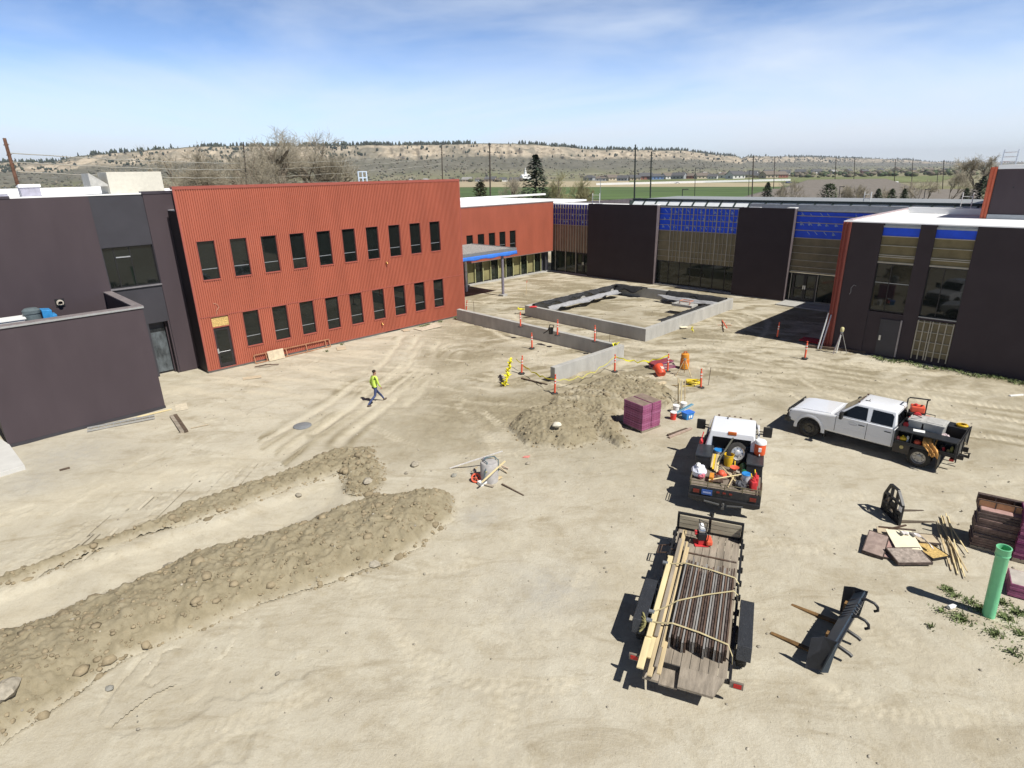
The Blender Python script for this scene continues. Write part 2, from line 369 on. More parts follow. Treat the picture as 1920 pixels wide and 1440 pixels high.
RUTS = [smooth_line(pxpoly(p)) for p in [
    [(1010, 560), (1080, 545), (1150, 533)], [(900, 560), (1000, 540), (1100, 530), (1240, 545), (1400, 570)],
    [(1180, 640), (1260, 652), (1370, 655), (1500, 690), (1700, 722), (1920, 745)], [(1170, 655), (1260, 664), (1400, 685), (1560, 715), (1920, 768)],
    [(1390, 585), (1440, 600), (1420, 635), (1380, 650), (1500, 680), (1600, 700)], [(1250, 640), (1330, 640), (1420, 660), (1520, 700), (1640, 760)],
    [(880, 600), (930, 600), (1000, 630), (1090, 640), (1180, 645)], [(900, 575), (960, 590), (990, 612), (1080, 628)],
    [(790, 640), (760, 690), (700, 740), (600, 810)], [(820, 640), (800, 690), (740, 745), (640, 830)], [(870, 660), (830, 700), (760, 760)],
    [(1380, 600), (1500, 660), (1640, 690), (1920, 722)], [(1480, 690), (1560, 740), (1700, 770), (1920, 800)],
    [(1180, 690), (1330, 690), (1450, 712), (1600, 728), (1920, 790)]]]
BUILD_PADS = None
def hmap(X, Y, full=False, piles=True):
    near = np.exp(-np.maximum(0, np.hypot(X, Y - 30) - 60) / 40)
    h = .10 * fbm(X * .12, Y * .12, 3, 3) + .035 * fbm(X * .9, Y * .9, 3, 5)
    soil = np.zeros(X.shape); dust = np.zeros(X.shape); gravel = np.zeros(X.shape); rough = np.zeros(X.shape)
    warp = np.clip(.35 * fbm(X * .8, Y * .8, 3, 21) + .12 * fbm(X * 3, Y * 3, 2, 22), -.5, .22)
    def pile(poly, H, w, p=.8, rg=1., sl=0.):
        nonlocal h, soil, rough
        d = inside_dist(X, Y, poly) + warp * .55
        t = np.clip(d / w, 0, 1); t = np.where(t > 0, t ** p * (2 - t ** p) if p < 1.2 else t * t * (3 - 2 * t), 0)
        if piles: h = h + H * t * (1 + .30 * fbm(X * .7, Y * .7, 2, 31))
        k = np.clip((d + .12) / .3, 0, 1)
        soil = np.maximum(soil, k); rough = np.maximum(rough, k * rg)
    pile(BERM, .62, 1.25, .9)
    pile(RIDGE, .22, .45, .9)
    pile(SPOIL, .14, .5, .9, 1.2)
    pile(MOUND1, .52, 1.5, 1.0, 1.0)
    pile(MOUND2, .42, 1.3, .9, 1.1)
    d = inside_dist(X, Y, LANE) + .15 * warp; k = np.clip(d / .5, 0, 1); h = h - .12 * k; dust = np.maximum(dust, .6 * np.clip(d / .3, 0, 1) * np.clip(.7 + 1.6 * fbm(X * .8 + Y * .5, Y * .25 - X * .2, 3, 88), 0, 1)); soil = soil * (1 - .5 * k)
    d = inside_dist(X, Y, PLANTER); h = h + np.where(d > -.1, .32 + .12 * fbm(X * .5, Y * .5, 2, 8) + .25 * np.exp(-((X - 12.4) ** 2 + (Y - 44.2) ** 2) / 2.2), 0); soil = np.maximum(soil, np.where(d > 0, .25, 0))
    for poly in (PLANTER, np.array([(-3.9, 47.6), (6.52, 35.5), (6.75, 35.7), (-3.6, 47.9)]), np.array([(6.52, 35.5), (2.15, 31.45), (2.4, 31.2), (6.8, 35.3)])):
        d = -inside_dist(X, Y, poly); k = np.exp(-np.maximum(d, 0) / .45) * (d > -.05) * np.clip(.55 + 1.8 * fbm(X * .7, Y * .7, 3, 111), 0, 1); h = h + .20 * k; soil = np.maximum(soil, .8 * k); rough = np.maximum(rough, .5 * k)
    d, sd, sl = line_dist(X, Y, PATH)
    dust = np.maximum(dust, .65 * np.clip(1 - (d + warp) / 1.5, 0, 1) ** .7)
    for i, T in enumerate(TRK):
        d, sd, sl = line_dist(X, Y, T)
        for off in (-.0, ):
            a = np.abs(sd - off); inb = np.clip((.27 - a) / .07, 0, 1) * np.clip((.42 - d) / .1, 0, 1)
            ch = np.sin(sl * 2 * math.pi / .24 + np.where(sd > 0, 2.2, 0) + a * 9)
            fade = np.clip(.55 + 1.6 * fbm(X * .5 + i * 7, Y * .5, 2, 40 + i), 0, 1) * inb
            h = h + fade * .007 * np.clip(ch * 2, -1, 1) - fade * .010
            dust = np.maximum(dust, fade * np.where(ch > .0, .62, .12)); 
    RW_ = fbm(X * .35, Y * .35, 3, 71); RW2_ = fbm(X * .35, Y * .35, 3, 72)
    for i, T in enumerate(RUTS):
        for dx in (0, 1.7):
            d, sd, sl = line_dist(X + .35 * RW_, Y + .35 * RW2_, T); a = np.abs(sd - dx) if dx else d
            w = .24
            k = np.exp(-(a / w) ** 2) * (d < 2.4) * np.clip(.5 + 2.2 * fbm(X * .3 + i * 3, Y * .3, 2, 60 + i), 0, 1) * np.clip((2.6 - d) / .7, 0, 1)
            h = h - .065 * k * (1 + .35 * np.sign(np.sin(sl * 20 + a * 8))) + .035 * np.exp(-((a - .42) / .16) ** 2) * (d < 2.6) * np.clip(.5 + 2 * RW_, 0, 1)
            dust = np.maximum(dust * 1., .95 * k); soil = np.maximum(soil, np.exp(-((a - .46) / .24) ** 2) * (d < 2.6) * np.clip(.5 + 2 * RW_, 0, 1))
    h = h - .28 * np.exp(-((X - 5.6) ** 2 + (Y - 34.0) ** 2) / 5.)
    # churned dirt in the court and along the far wing
    ch = np.clip(fbm(X * .22, Y * .22, 4, 77) * 2.4 + .32, 0, 1) * np.clip((Y - 18) / 9, 0, 1) * np.clip((X + 9) / 6, 0, 1)
    soil = np.maximum(soil, .95 * ch); rough = np.maximum(rough, .42 * ch)
    st_ = np.clip(fbm((X + .3 * Y) * .5, (Y - .45 * X) * 1.5, 4, 121) * 3.4 + .30, 0, 1) * np.clip((Y - 24) / 8, 0, 1) * np.clip((X + 7) / 5, 0, 1); soil = np.maximum(soil, st_); rough = np.maximum(rough, .35 * st_)
    s2_ = np.clip(fbm((X - .2 * Y) * .4, (Y + .35 * X) * 1.9, 4, 131) * 3.2 - .1, 0, 1) * np.clip((Y - 24) / 8, 0, 1); dust = np.maximum(dust, .9 * s2_)
    for (u, v, rr) in ((1030, 1105, 1.9), (890, 968, 1.0), (120, 850, 3.2), (910, 880, .5), (60, 900, 2.2)):
        c = G(u, v); gravel = np.maximum(gravel, np.clip(1.1 - (np.hypot(X - c.x, (Y - c.y)) + warp * 2.2) / rr, 0, 1) * .85)
    rg = fbm(X * 2.2, Y * 2.2, 3, 91); r2 = np.abs(fbm(X * 4.6, Y * 4.6, 3, 95))
    cl = vnoise(X * 3.1, Y * 3.1, 101); cl = np.where(cl > .18, (cl - .18) * 1.2, 0)
    h = h + rough * (.11 * rg + .15 * (r2 - .15) + .14 * cl)
    h = h * np.clip(near, 0, 1)
    if full: return h, soil * near, dust * near, gravel * near, near
    return h
def hz_(x, y):
    i = min(max(int(np.searchsorted(xs, x)) - 1, 0), nx - 2); j = min(max(int(np.searchsorted(ys, y)) - 1, 0), ny - 2)
    fx_, fy_ = (x - xs[i]) / (xs[i + 1] - xs[i]), (y - ys[j]) / (ys[j + 1] - ys[j])
    return float((H[j, i] * (1 - fx_) + H[j, i + 1] * fx_) * (1 - fy_) + (H[j + 1, i] * (1 - fx_) + H[j + 1, i + 1] * fx_) * fy_)
def spread(a, b, s0, far, sgn):
    out = []; x = a; s = s0
    while abs(x) < far:
        s *= 1.28; x += sgn * s; out.append(x)
    return out
xs = list(np.arange(-27, 29.01, .075)); xs = spread(-27, 0, .2, 9000, -1)[::-1] + xs + spread(29, 0, .2, 9000, 1)
ys = [5.5]; s = .045
while ys[-1] < 74: s = .006 * ys[-1] if ys[-1] > 9 else .05; ys.append(ys[-1] + max(.05, min(s, .16)))
ys = [-9000, -2000, -500, -120, -40, -15, -4, 1, 3, 4.5] + ys
s = .3
while ys[-1] < 12000: s *= 1.28; ys.append(ys[-1] + s)
xs = np.array(xs); ys = np.array(ys); X, Y = np.meshgrid(xs, ys)
H, SOIL, DUSTM, GRAV, NEAR = hmap(X, Y, True)
H0 = hmap(X, Y, False, False)[0]
nx, ny = len(xs), len(ys)
ii = (np.arange(ny - 1)[:, None] * nx + np.arange(nx - 1)[None]).ravel()
gm = bpy.data.materials.new('bare_dirt')
ground = npmesh('ground', np.stack([X, Y, np.where(H - H0 > .004, H0 - .03, H)], -1).reshape(-1, 3), np.stack([ii, ii + 1, ii + nx + 1, ii + nx], 1), gm, smooth=True)
tag(ground, kind='structure')
def heap(name, polys, label, other=None):
    """a dug heap: its own finer mesh lying on the ground sheet"""
    P = np.concatenate(polys); st = .05; gx = np.arange(max(P[:, 0].min(), -19) - 1.8, P[:, 0].max() + 1.8, st); gy = np.arange(max(P[:, 1].min(), 7) - 1.8, P[:, 1].max() + 1.8, st)
    GX, GY = np.meshgrid(gx, gy); h1, so, du_, gr_, ne_ = hmap(GX, GY, True); h0 = hmap(GX, GY, False, False)[0]
    rim = np.clip((h1 - h0) / .12, 0, 1); h1 = h1 + rim * (.06 * fbm(GX * 6, GY * 6, 3, 201) + .05 * np.abs(fbm(GX * 8.3, GY * 8.3, 2, 205)))
    k = np.zeros(GX.shape, bool); D = np.full(GX.shape, -9.)
    for p in polys: D = np.maximum(D, inside_dist(GX, GY, p))
    k = (D > -1.7) & ((h1 - h0) > .004)
    if other is not None: k &= D >= inside_dist(GX, GY, other) - (st if name else 0)
    q = k[:-1, :-1] | k[1:, :-1] | k[:-1, 1:] | k[1:, 1:]; w = len(gx); jj = (np.arange(len(gy) - 1)[:, None] * w + np.arange(w - 1)[None])[q]
    Fq = np.stack([jj, jj + 1, jj + w + 1, jj + w], 1); used = np.unique(Fq); lut = np.zeros(GX.size, np.int64); lut[used] = np.arange(len(used))
    V = np.stack([GX, GY, np.where(h1 - h0 > .004, h1, h0 - .02)], -1).reshape(-1, 3)[used]
    o = npmesh(name, V, lut[Fq], gm, smooth=True)
    a = o.data.color_attributes.new('soil', 'FLOAT_COLOR', 'POINT')
    a.data.foreach_set('color', np.stack([so, du_, gr_, ne_], -1).reshape(-1, 4)[used].astype(np.float32).ravel())
    tag(o, label, 'dirt heap', 'heaps of dug dirt')
heap('dirt_berm', [BERM], 'long brown heap of dug dirt beside the scraped lane, with a rounded end')
heap('dirt_ridge', [RIDGE, SPOIL], 'thin low ridge of dirt along the far edge of the scraped lane')
heap('dirt_mound', [MOUND1], 'low dirt mound with a pale stone on it, near the purple panel stack', MOUND2)
heap('dirt_mound', [MOUND2], 'spread dirt mound behind the purple panel stack, below the concrete wall end', MOUND1)
ca = ground.data.color_attributes.new('soil', 'FLOAT_COLOR', 'POINT')
ca.data.foreach_set('color', np.stack([SOIL, DUSTM, GRAV, NEAR], -1).astype(np.float32).ravel())
gm.use_nodes = True; t = gm.node_tree; n = t.nodes; l = t.links; b = n['Principled BSDF']
b.inputs['Roughness'].default_value = .95; b.inputs['Specular IOR Level'].default_value = .12
at_ = n.new('ShaderNodeAttribute'); at_.attribute_name = 'soil'; sp = n.new('ShaderNodeSeparateColor'); l.new(at_.outputs['Color'], sp.inputs[0])
tc = n.new('ShaderNodeTexCoord')
def noise(scale, detail=6, rough=.6, dist=0., st=None):
    q = n.new('ShaderNodeTexNoise'); q.inputs['Scale'].default_value = scale; q.inputs['Detail'].default_value = detail; q.inputs['Roughness'].default_value = rough; q.inputs['Distortion'].default_value = dist
    if st:
        mq = n.new('ShaderNodeMapping'); mq.inputs['Scale'].default_value = st; l.new(tc.outputs['Object'], mq.inputs[0]); l.new(mq.outputs[0], q.inputs['Vector'])
    else: l.new(tc.outputs['Object'], q.inputs['Vector'])
    return q.outputs['Fac']
def rng(src, a, b_, c=0., d=1.):
    q = n.new('ShaderNodeMapRange'); q.inputs[1].default_value = a; q.inputs[2].default_value = b_; q.inputs[3].default_value = c; q.inputs[4].default_value = d; l.new(src, q.inputs[0]); return q.outputs[0]
def mixc(fac, A, B, mode='MIX'):
    q = n.new('ShaderNodeMix'); q.data_type = 'RGBA'; q.blend_type = mode
    for k, v in (('Factor', fac), ('A', A), ('B', B)):
        if isinstance(v, tuple): q.inputs[k].default_value = (*v, 1)
        elif isinstance(v, (int, float)): q.inputs[k].default_value = v
        else: l.new(v, q.inputs[k])
    return q.outputs['Result']
def mth(op, a, b_=None):
    q = n.new('ShaderNodeMath'); q.operation = op; q.use_clamp = True
    for k, v in ((0, a), (1, b_)):
        if v is None: continue
        if isinstance(v, (int, float)): q.inputs[k].default_value = v
        else: l.new(v, q.inputs[k])
    return q.outputs[0]
c = mixc(rng(noise(.13, 5, .6), .38, .62), (.455, .412, .318), (.515, .476, .382))
c = mixc(rng(noise(.55, 7, .68, .6), .46, .70, 0, .75), c, (.60, .565, .46))
c = mixc(rng(noise(1.6, 8, .72, .3), .50, .75, 0, .7), c, (.36, .305, .205))
c = mixc(rng(noise(.9, 8, .75, .8, (.35, 1, 1)), .50, .72, 0, .8), c, (.27, .22, .14))
c = mixc(rng(noise(2.4, 8, .8, .5, (1, .4, 1)), .52, .70, 0, .55), c, (.54, .49, .37))
soilf = mth('MULTIPLY', sp.outputs[0], rng(noise(1.1, 6, .7), .25, .6, .85, 1))
c = mixc(soilf, c, mixc(rng(noise(2.6, 8, .75), .35, .7), (.200, .170, .106), (.325, .280, .188)))
c = mixc(mth('MULTIPLY', sp.outputs[1], rng(noise(2.2, 6, .7), .3, .62, .35, 1)), c, (.60, .545, .42))
c = mixc(mth('MULTIPLY', sp.outputs[2], rng(noise(3, 8, .75), .35, .6, .3, .9)), c, (.40, .385, .345))
vo = n.new('ShaderNodeTexVoronoi'); vo.inputs['Scale'].default_value = 3.2; l.new(tc.outputs['Object'], vo.inputs['Vector'])
c = mixc(rng(vo.outputs['Distance'], .02, .07, .55, 0.), c, (.25, .21, .15))
vo2 = n.new('ShaderNodeTexVoronoi'); vo2.inputs['Scale'].default_value = 1.3; l.new(tc.outputs['Object'], vo2.inputs['Vector'])
c = mixc(rng(vo2.outputs['Distance'], .015, .035, .7, 0.), c, (.66, .63, .55))
grain = noise(38, 4, .8)
c = mixc(rng(noise(6.5, 8, .8, .6), .54, .74, 0, .5), c, (.30, .25, .165))
c = mixc(rng(grain, .3, .75, 0, .34), c, (.26, .215, .15))
# the plain beyond the site: dry grass and ploughed ground
far = mixc(rng(noise(.012, 5, .6), .4, .6), (.20, .19, .105), (.26, .235, .16))
far = mixc(rng(noise(.05, 6, .7), .45, .7, 0, .6), far, (.15, .16, .07))
c = mixc(rng(at_.outputs['Alpha'], .25, .75), far, c)
l.new(c, b.inputs['Base Color'])
bp = n.new('ShaderNodeBump'); bp.inputs['Strength'].default_value = .6; bp.inputs['Distance'].default_value = .05
bh = n.new('ShaderNodeMath'); bh.operation = 'MULTIPLY_ADD'; bh.inputs[1].default_value = .55
l.new(noise(16, 7, .72), bh.inputs[0]); l.new(noise(3.4, 6, .65, .4), bh.inputs[2])
l.new(bh.outputs[0], bp.inputs['Height']); l.new(bp.outputs[0], b.inputs['Normal'])

# loose clods, uncountable: one object
def scatter_rocks(name, polys, count, smin, smax, mat_, power=2.9, zoff=0., rg=nr):
    P = []
    for poly, w in polys:
        lo, hi = poly.min(0), poly.max(0); k = int(count * w); got = 0
        while got < k:
            q = lo + rg.rand(4000, 2) * (hi - lo)
            q = q[inside_dist(q[:, 0], q[:, 1], poly) > -.15]; q = q[:k - got]; P.append(q); got += len(q)
    P = np.concatenate(P); Z = hmap(P[:, :1], P[:, 1:])[:, 0]
    ph = (1 + 5 ** .5) / 2
    ico = np.array([(-1, ph, 0), (1, ph, 0), (-1, -ph, 0), (1, -ph, 0), (0, -1, ph), (0, 1, ph), (0, -1, -ph), (0, 1, -ph), (ph, 0, -1), (ph, 0, 1), (-ph, 0, -1), (-ph, 0, 1)]) / 1.9
    icf = np.array([(0, 11, 5), (0, 5, 1), (0, 1, 7), (0, 7, 10), (0, 10, 11), (1, 5, 9), (5, 11, 4), (11, 10, 2), (10, 7, 6), (7, 1, 8), (3, 9, 4), (3, 4, 2), (3, 2, 6), (3, 6, 8), (3, 8, 9), (4, 9, 5), (2, 4, 11), (6, 2, 10), (8, 6, 7), (9, 8, 1)])
    k = len(P); sz = smin + (smax - smin) * rg.rand(k) ** (power * 2)
    V = ico[None] * (1 + .35 * (rg.rand(k, 12, 1) - .5)) * sz[:, None, None] * (np.array([1, 1, .65]) * (1 + .5 * (rg.rand(k, 1, 3) - .5)))
    a = rg.rand(k) * 6.28; ca_, sa_ = np.cos(a)[:, None], np.sin(a)[:, None]
    V = np.stack([V[..., 0] * ca_ - V[..., 1] * sa_, V[..., 0] * sa_ + V[..., 1] * ca_, V[..., 2]], -1)
    V += np.stack([P[:, 0], P[:, 1], Z + .12 * sz + zoff], -1)[:, None]
    Fc = icf[None] + (np.arange(k) * 12)[:, None, None]
    return npmesh(name, V.reshape(-1, 3), Fc.reshape(-1, 3), mat_)
clod_m = mk('dirt_clod', (.30, .245, .160), .95, var=.2, scale=3, bump=.3, bscale=25, spec=.1)
tag(scatter_rocks('dirt_clods', [(BERM, .48), (RIDGE, .18), (SPOIL, .08), (MOUND1, .10), (MOUND2, .20)], 11000, .010, .075, clod_m), 'loose clods of dug brown dirt on the heaps', 'dirt clods', kind='stuff')
allp = pxpoly([(-100, 1440), (1920, 1440), (1920, 760), (1300, 560), (880, 590), (300, 750)])
tag(scatter_rocks('dirt_chunks', [(BERM, .62), (RIDGE, .16), (SPOIL, .08), (MOUND2, .14)], 460, .05, .20, clod_m, 1.6, -.03), 'bigger broken lumps of dried dirt on the berm', 'dirt lumps', kind='stuff')
tag(scatter_rocks('pebble_gravel', [(allp, 1.)], 2600, .010, .055, mk('pebble', (.38, .34, .27), .9, var=.3, scale=.7), 2.2), 'small pebbles strewn over the bare dirt', 'pebbles', kind='stuff')

# ================================================================== BUILDINGS
RO, RA = (-18.33, 34.33), .7792          # red two-storey block: its near corner and the direction of its front
BO, BA = (8.67, 67.08), -.795            # dark wing at the end of the court
WO = tuple(G(877, 538)[:2])              # red wing behind the canopy
QO = tuple(G(1558, 652)[:2])             # wing on the other side of the court
UO = tuple(G(1850, 404, 7.9)[:2])
def wall_rects(x0, x1, z0, z1, holes):
    bx = sorted({x0, x1, *[min(max(h[k], x0), x1) for h in holes for k in (0, 1)]}); out = []
    for a, b in zip(bx, bx[1:]):
        if b - a < 1e-6: continue
        zc = z0
        for h in sorted((h for h in holes if h[0] < b - 1e-6 and h[1] > a + 1e-6), key=lambda h: h[2]):
            if h[2] > zc: out.append((a, b, zc, min(h[2], z1)))
            zc = max(zc, h[3])
        if zc < z1: out.append((a, b, zc, z1))
    return out
def corrugated(mb, x0, x1, z0, z1, y, pitch=.125, depth=.045, mi=0):
    """ribbed sheet facing -y, ribs locked to x = 0"""
    k0 = math.floor(x0 / pitch); xsx = [x0]; k = k0
    prof = ((0, 0), (.30, 0), (.42, 1), (.88, 1))
    pts = []
    while k * pitch < x1:
        for f, d in prof: pts.append((k * pitch + f * pitch, d))
        k += 1
    pts.append((k * pitch, 0))
    def dep(x):
        for (a, da), (b_, db) in zip(pts, pts[1:]):
            if a <= x <= b_: return da + (db - da) * (x - a) / (b_ - a + 1e-9)
        return 0
    row = [(x0, dep(x0))] + [p for p in pts if x0 < p[0] < x1] + [(x1, dep(x1))]
    A = [(x, y - depth * d, z0) for x, d in row]; B = [(x, y - depth * d, z1) for x, d in row]
    mb.grid([A, B], mi)
def window(parent, x0, x1, z0, z1, y, rail=.28, depth=.11, glassm=None, mull=(), rails=None, trim=None, name='window'):
    """recessed window facing -y: frame (part), pane and sill (sub-parts)"""
    w, h = x1 - x0, z1 - z0; f = .05
    fb = MB()
    for a in ((0, f, 0, h), (w - f, w, 0, h), (f, w - f, 0, f), (f, w - f, h - f, h)): fb.box(a[0], a[1], depth - .05, depth + .02, a[2], a[3])
    for q in (rails if rails is not None else (rail,)): fb.box(f, w - f, depth - .04, depth + .01, h * q - .02, h * q + .02, 1)
    for q in mull: fb.box(w * q - .02, w * q + .02, depth - .043, depth + .013, f, h - f)
    for a in ((-.004, .012, 0, h), (w - .012, w + .004, 0, h), (.012, w - .012, h - .012, h + .004)): fb.box(a[0], a[1], .002, depth - .05, a[2], a[3], 2)
    o = fb.build(name, [frame_m, greymetal, trim or frame_m], parent, loc=(x0, y, z0))
    g = MB(); g.box(f, w - f, depth - .02, depth - .008, f, h - f); g.build('pane', glassm or glass, o)
    if trim:
        sb = MB(); sb.hexa([(-.02, -.065, -.05), (w + .02, -.065, -.05), (w + .02, depth - .052, -.03), (-.02, depth - .052, -.03)], [(-.02, -.065, -.012), (w + .02, -.065, -.012), (w + .02, depth - .052, .012), (-.02, depth - .052, .012)]); sb.build('sill', trim, o)
    return o
def reuse(o, parent, loc):
    c = o.copy(); COL.objects.link(c); c.parent = parent; c.location = loc
    for g in o.children:
        d = g.copy(); COL.objects.link(d); d.parent = c
    return c

# ---- red two-storey block
T = thing('red_building', 'tall red ribbed metal block with two rows of narrow windows', 'building', (*RO, 0), RA)
LEN = 20.42
upw = [(.69 + 1.848 * i, 1.66 + 1.848 * i, 5.5, 7.71) for i in range(10)]
low = [(2.55 + 1.848 * i, 3.52 + 1.848 * i, 1.13, 3.32) for i in range(9)]
door_h = (.69, 1.68, .15, 3.30)
mb = MB()
SE = 3.37
for r in wall_rects(0, LEN, .15, SE - .02, low + [door_h]) + wall_rects(0, LEN, SE + .03, 10.56, upw): corrugated(mb, *r, 0)
mb.box(0, LEN, .30, .34, .15, 9.4) if False else None
mb.build('ribbed_wall', red, T)
mb = MB()   # inner wall board seen behind ribs, window reveals
for r in wall_rects(.02, LEN - .02, .16, 10.5, [(a - .0, b, c, d) for a, b, c, d in upw + low + [door_h]]): mb.box(r[0], r[1], .02, .30, r[2], r[3])
mb.build('backing_wall', charcoal, T)
mb = MB()
mb.box(-.03, LEN + .03, -.06, .34, 10.56, 10.70); mb.box(-.035, .05, -.05, .02, .13, 10.56); mb.box(LEN - .05, LEN + .035, -.05, .02, .13, 10.56)
mb.box(.05, LEN - .05, -.048, .01, SE - .02, SE + .03)
for r in wall_rects(.05, LEN - .05, .11, .15, [door_h]): mb.box(r[0], r[1], -.05, .01, .11, .16)
for a, b, c, d in upw + low + [door_h]: mb.box(a - .04, b + .04, -.05, .03, d, d + .035); mb.box(a - .035, a, -.046, .03, c, d); mb.box(b, b + .035, -.046, .03, c, d)
mb.build('trim', redtrim, T)
mb = MB(); mb.box(-.04, LEN + .04, -.062, .345, 10.70, 10.725); mb.build('coping', redtrim, T)
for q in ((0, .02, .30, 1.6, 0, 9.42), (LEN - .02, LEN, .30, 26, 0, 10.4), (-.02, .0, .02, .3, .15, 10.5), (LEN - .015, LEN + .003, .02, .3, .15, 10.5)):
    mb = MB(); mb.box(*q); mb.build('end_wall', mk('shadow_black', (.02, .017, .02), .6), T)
mb = MB(); mb.box(.02, LEN, .30, 26, 9.40, 9.46); mb.box(-4, LEN + .1, 24, 24.3, 9.46, 10.4); mb.build('roof', white_roof, T)
mb = MB(); mb.box(0, LEN, .06, .40, -.6, .14); mb.build('foundation', concrete, T)
w0 = window(T, *upw[0], 0, trim=redtrim)
for h in upw[1:] + low: reuse(w0, T, (h[0], 0, h[2]))
mb = MB(); dx0, dx1 = door_h[0], door_h[1]
mb.box(dx0 + .02, dx1 - .02, .06, .11, .18, 2.62)
dr = mb.build('door', mk('bronze_door', (.030, .026, .028), .4), T, bevel=.01)
g = MB(); g.box(dx0 + .16, dx1 - .16, .045, .058, 1.15, 2.45); g.box(dx0 + .16, dx1 - .16, .045, .058, .42, 1.02); g.build('pane', glass, dr)
g = MB(); g.box(dx0 + .04, dx0 + .13, .02, .057, 1.05, 1.35); g.cyl((dx0 + .13, .03, 1.12), (dx1 - .2, .03, 1.12), .012, n=6); g.build('handle', alu, dr)
mb = MB(); mb.box(dx0 + .0, dx1, .02, .06, 2.70, 3.26); mb.build('transom_board', osb, T)
mb = MB(); mb.box(dx0 - .0, dx1, .0, .1, 2.63, 2.69); mb.box(dx0, dx0 + .02, .0, .1, .18, 2.63); mb.box(dx1 - .02, dx1, .0, .1, .18, 2.63); mb.build('door_frame', redtrim, T)
for x, z in ((13.2, 5.15), (12.35, .8)):
    mb = MB(); mb.cyl((x, -.03, z), (x, -.14, z), .05, .04, 10); mb.cyl((x, -.12, z + .02), (x + .02, -.2, z - .1), .035, .05, 10); mb.blob((x, -.1, z), .07, 8)
    mb.build('hose_bibb', mk('brass', (.5, .3, .1), .4, .7), T, smooth=True)
mb = MB(); mb.tube([(1.05, -.05, 3.42), (1.08, -.09, 3.7), (1.25, -.07, 3.85), (1.15, -.08, 4.05), (.98, -.04, 4.12)], .012, 5); mb.build('loose_wire', mk('pink_wire', (.62, .36, .25), .6), T)
# roof access frame standing on the block's roof
gridp = thing('roof_rail_panel', 'small pale blue grid panel standing on the red block roof', 'roof panel', Matrix.Rotation(0, 4, 'Z') @ Vector((0, 0, 0)), RA)
c = Vector((*RO, 0)) + Matrix.Rotation(RA, 3, 'Z') @ Vector((13.6, 3.2, 9.46)); gridp.location = c
mb = MB()
for x in (0, .34, .68): mb.box(x - .04, x + .04, -.03, .03, 0, 1.95)
for z in (.7, 1.1, 1.5, 1.92): mb.box(-.04, .72, -.026, .026, z - .035, z + .035)
mb.build('rail', mk('pale_blue_paint', (.55, .63, .72), .5), gridp)
mb = MB(); mb.box(-.1, .8, -.1, .5, .0, .06); mb.build('base', greymetal, gridp)

# ---- dark wing with the big window
D = thing('dark_wing', 'plum-dark flat panelled building with one wide window and a white roof', 'building', (*RO, 0), RA)
OF = 1.6
win = (-3.62, -1.13, 5.42, 7.65); rec = (-2.22, -1.2, 0, 3.2)
mb = MB()
for r in wall_rects(-40, -3.66, 0, 10.35, []) + wall_rects(-1.10, 1.2, 0, 10.35, [(-2.2, 1.2, -1, -.5), (0.02, 1.3, 0, 9.4)]) : mb.box(r[0], r[1], OF, OF + .35, r[2], r[3])
mb.build('wall', dark, D)
mb = MB()
for r in wall_rects(-3.66, -1.10, 0, 10.38, [win, rec]): mb.box(r[0], r[1], OF + .06, OF + .36, r[2], r[3])
mb.build('bay_panel', charcoal, D)
mb = MB(); mb.box(-40, -6.9, OF - .03, OF + .4, 10.35, 10.47); mb.box(-1.15, 1.2, OF - .03, OF + .4, 10.35, 10.5); mb.build('coping', mk('dark_coping', (.06, .05, .06), .4), D)
mb = MB(); mb.box(-6.9, -1.15, OF + .02, OF + .42, 10.352, 10.42); mb.box(-40, -1.2, OF + .42, 14, 10.2, 10.34); mb.box(-1.2, 0, OF + .36, 14, 10.2, 10.34); mb.box(-40, .4, 14, 14.4, 10.2, 10.75); mb.build('roof', white_roof, D)
wd = window(D, *win, OF + .06, mull=(.22, .53), rails=(), depth=.16)
mb = MB(); mb.box(.24 * 2.49, .52 * 2.49, .09, .15, 1.63, 1.69); mb.build('transom', alu, wd)
mb = MB(); mb.box(-3.66, -1.08, OF - .03, OF + .06, 5.34, 5.42); mb.build('window_ledge', mk('grey_ledge', (.20, .19, .2), .5), D)
mb = MB(); mb.box(rec[0], rec[1], OF + .62, OF + .68, 0, 3.2); mb.box(rec[0], rec[1], OF + .36, OF + .62, 3.14, 3.2); mb.build('door_recess', charcoal, D)
mb = MB(); mb.box(rec[0] + .05, rec[1] - .12, OF + .55, OF + .61, .1, 2.75); mb.build('covered_door', mk('plastic_sheeting', (.10, .115, .125), .22, var=.35, scale=3, stretch=(1, 1, .5), bump=.4, bscale=6), D)
mb = MB(); mb.box(rec[1] - .1, rec[1], OF + .36, OF + .62, 0, 3.14); mb.box(rec[1] - .02, rec[1] + .06, OF - .02, OF + .06, 0, 3.25); mb.build('door_frame', dark, D)
vt = MB(); vt.lathe([(.09, 0), (.16, .0), (.16, .10), (.10, .12), (.10, -.1)], 16, axis='y'); o = vt.build('vent_pipe', mk('pale_vent', (.5, .45, .38), .5), D, loc=(-6.06, OF - .12, 5.08), smooth=True)
v2 = MB(); v2.box(-.2, .2, -.02, .02, -.2, .2); v2.cyl((0, -.01, 0), (0, -.03, 0), .1, n=12); v2.build('vent_plate', black, o, loc=(0, .1, 0))
mb = MB(); mb.box(-1.05, 1.2, OF + .33, OF + .34, 0, 9.4) if False else None
mb.box(.02, 1.2, OF + .2, OF + .34, 0, 9.4); mb.build('dark_slot', frame_m, D)
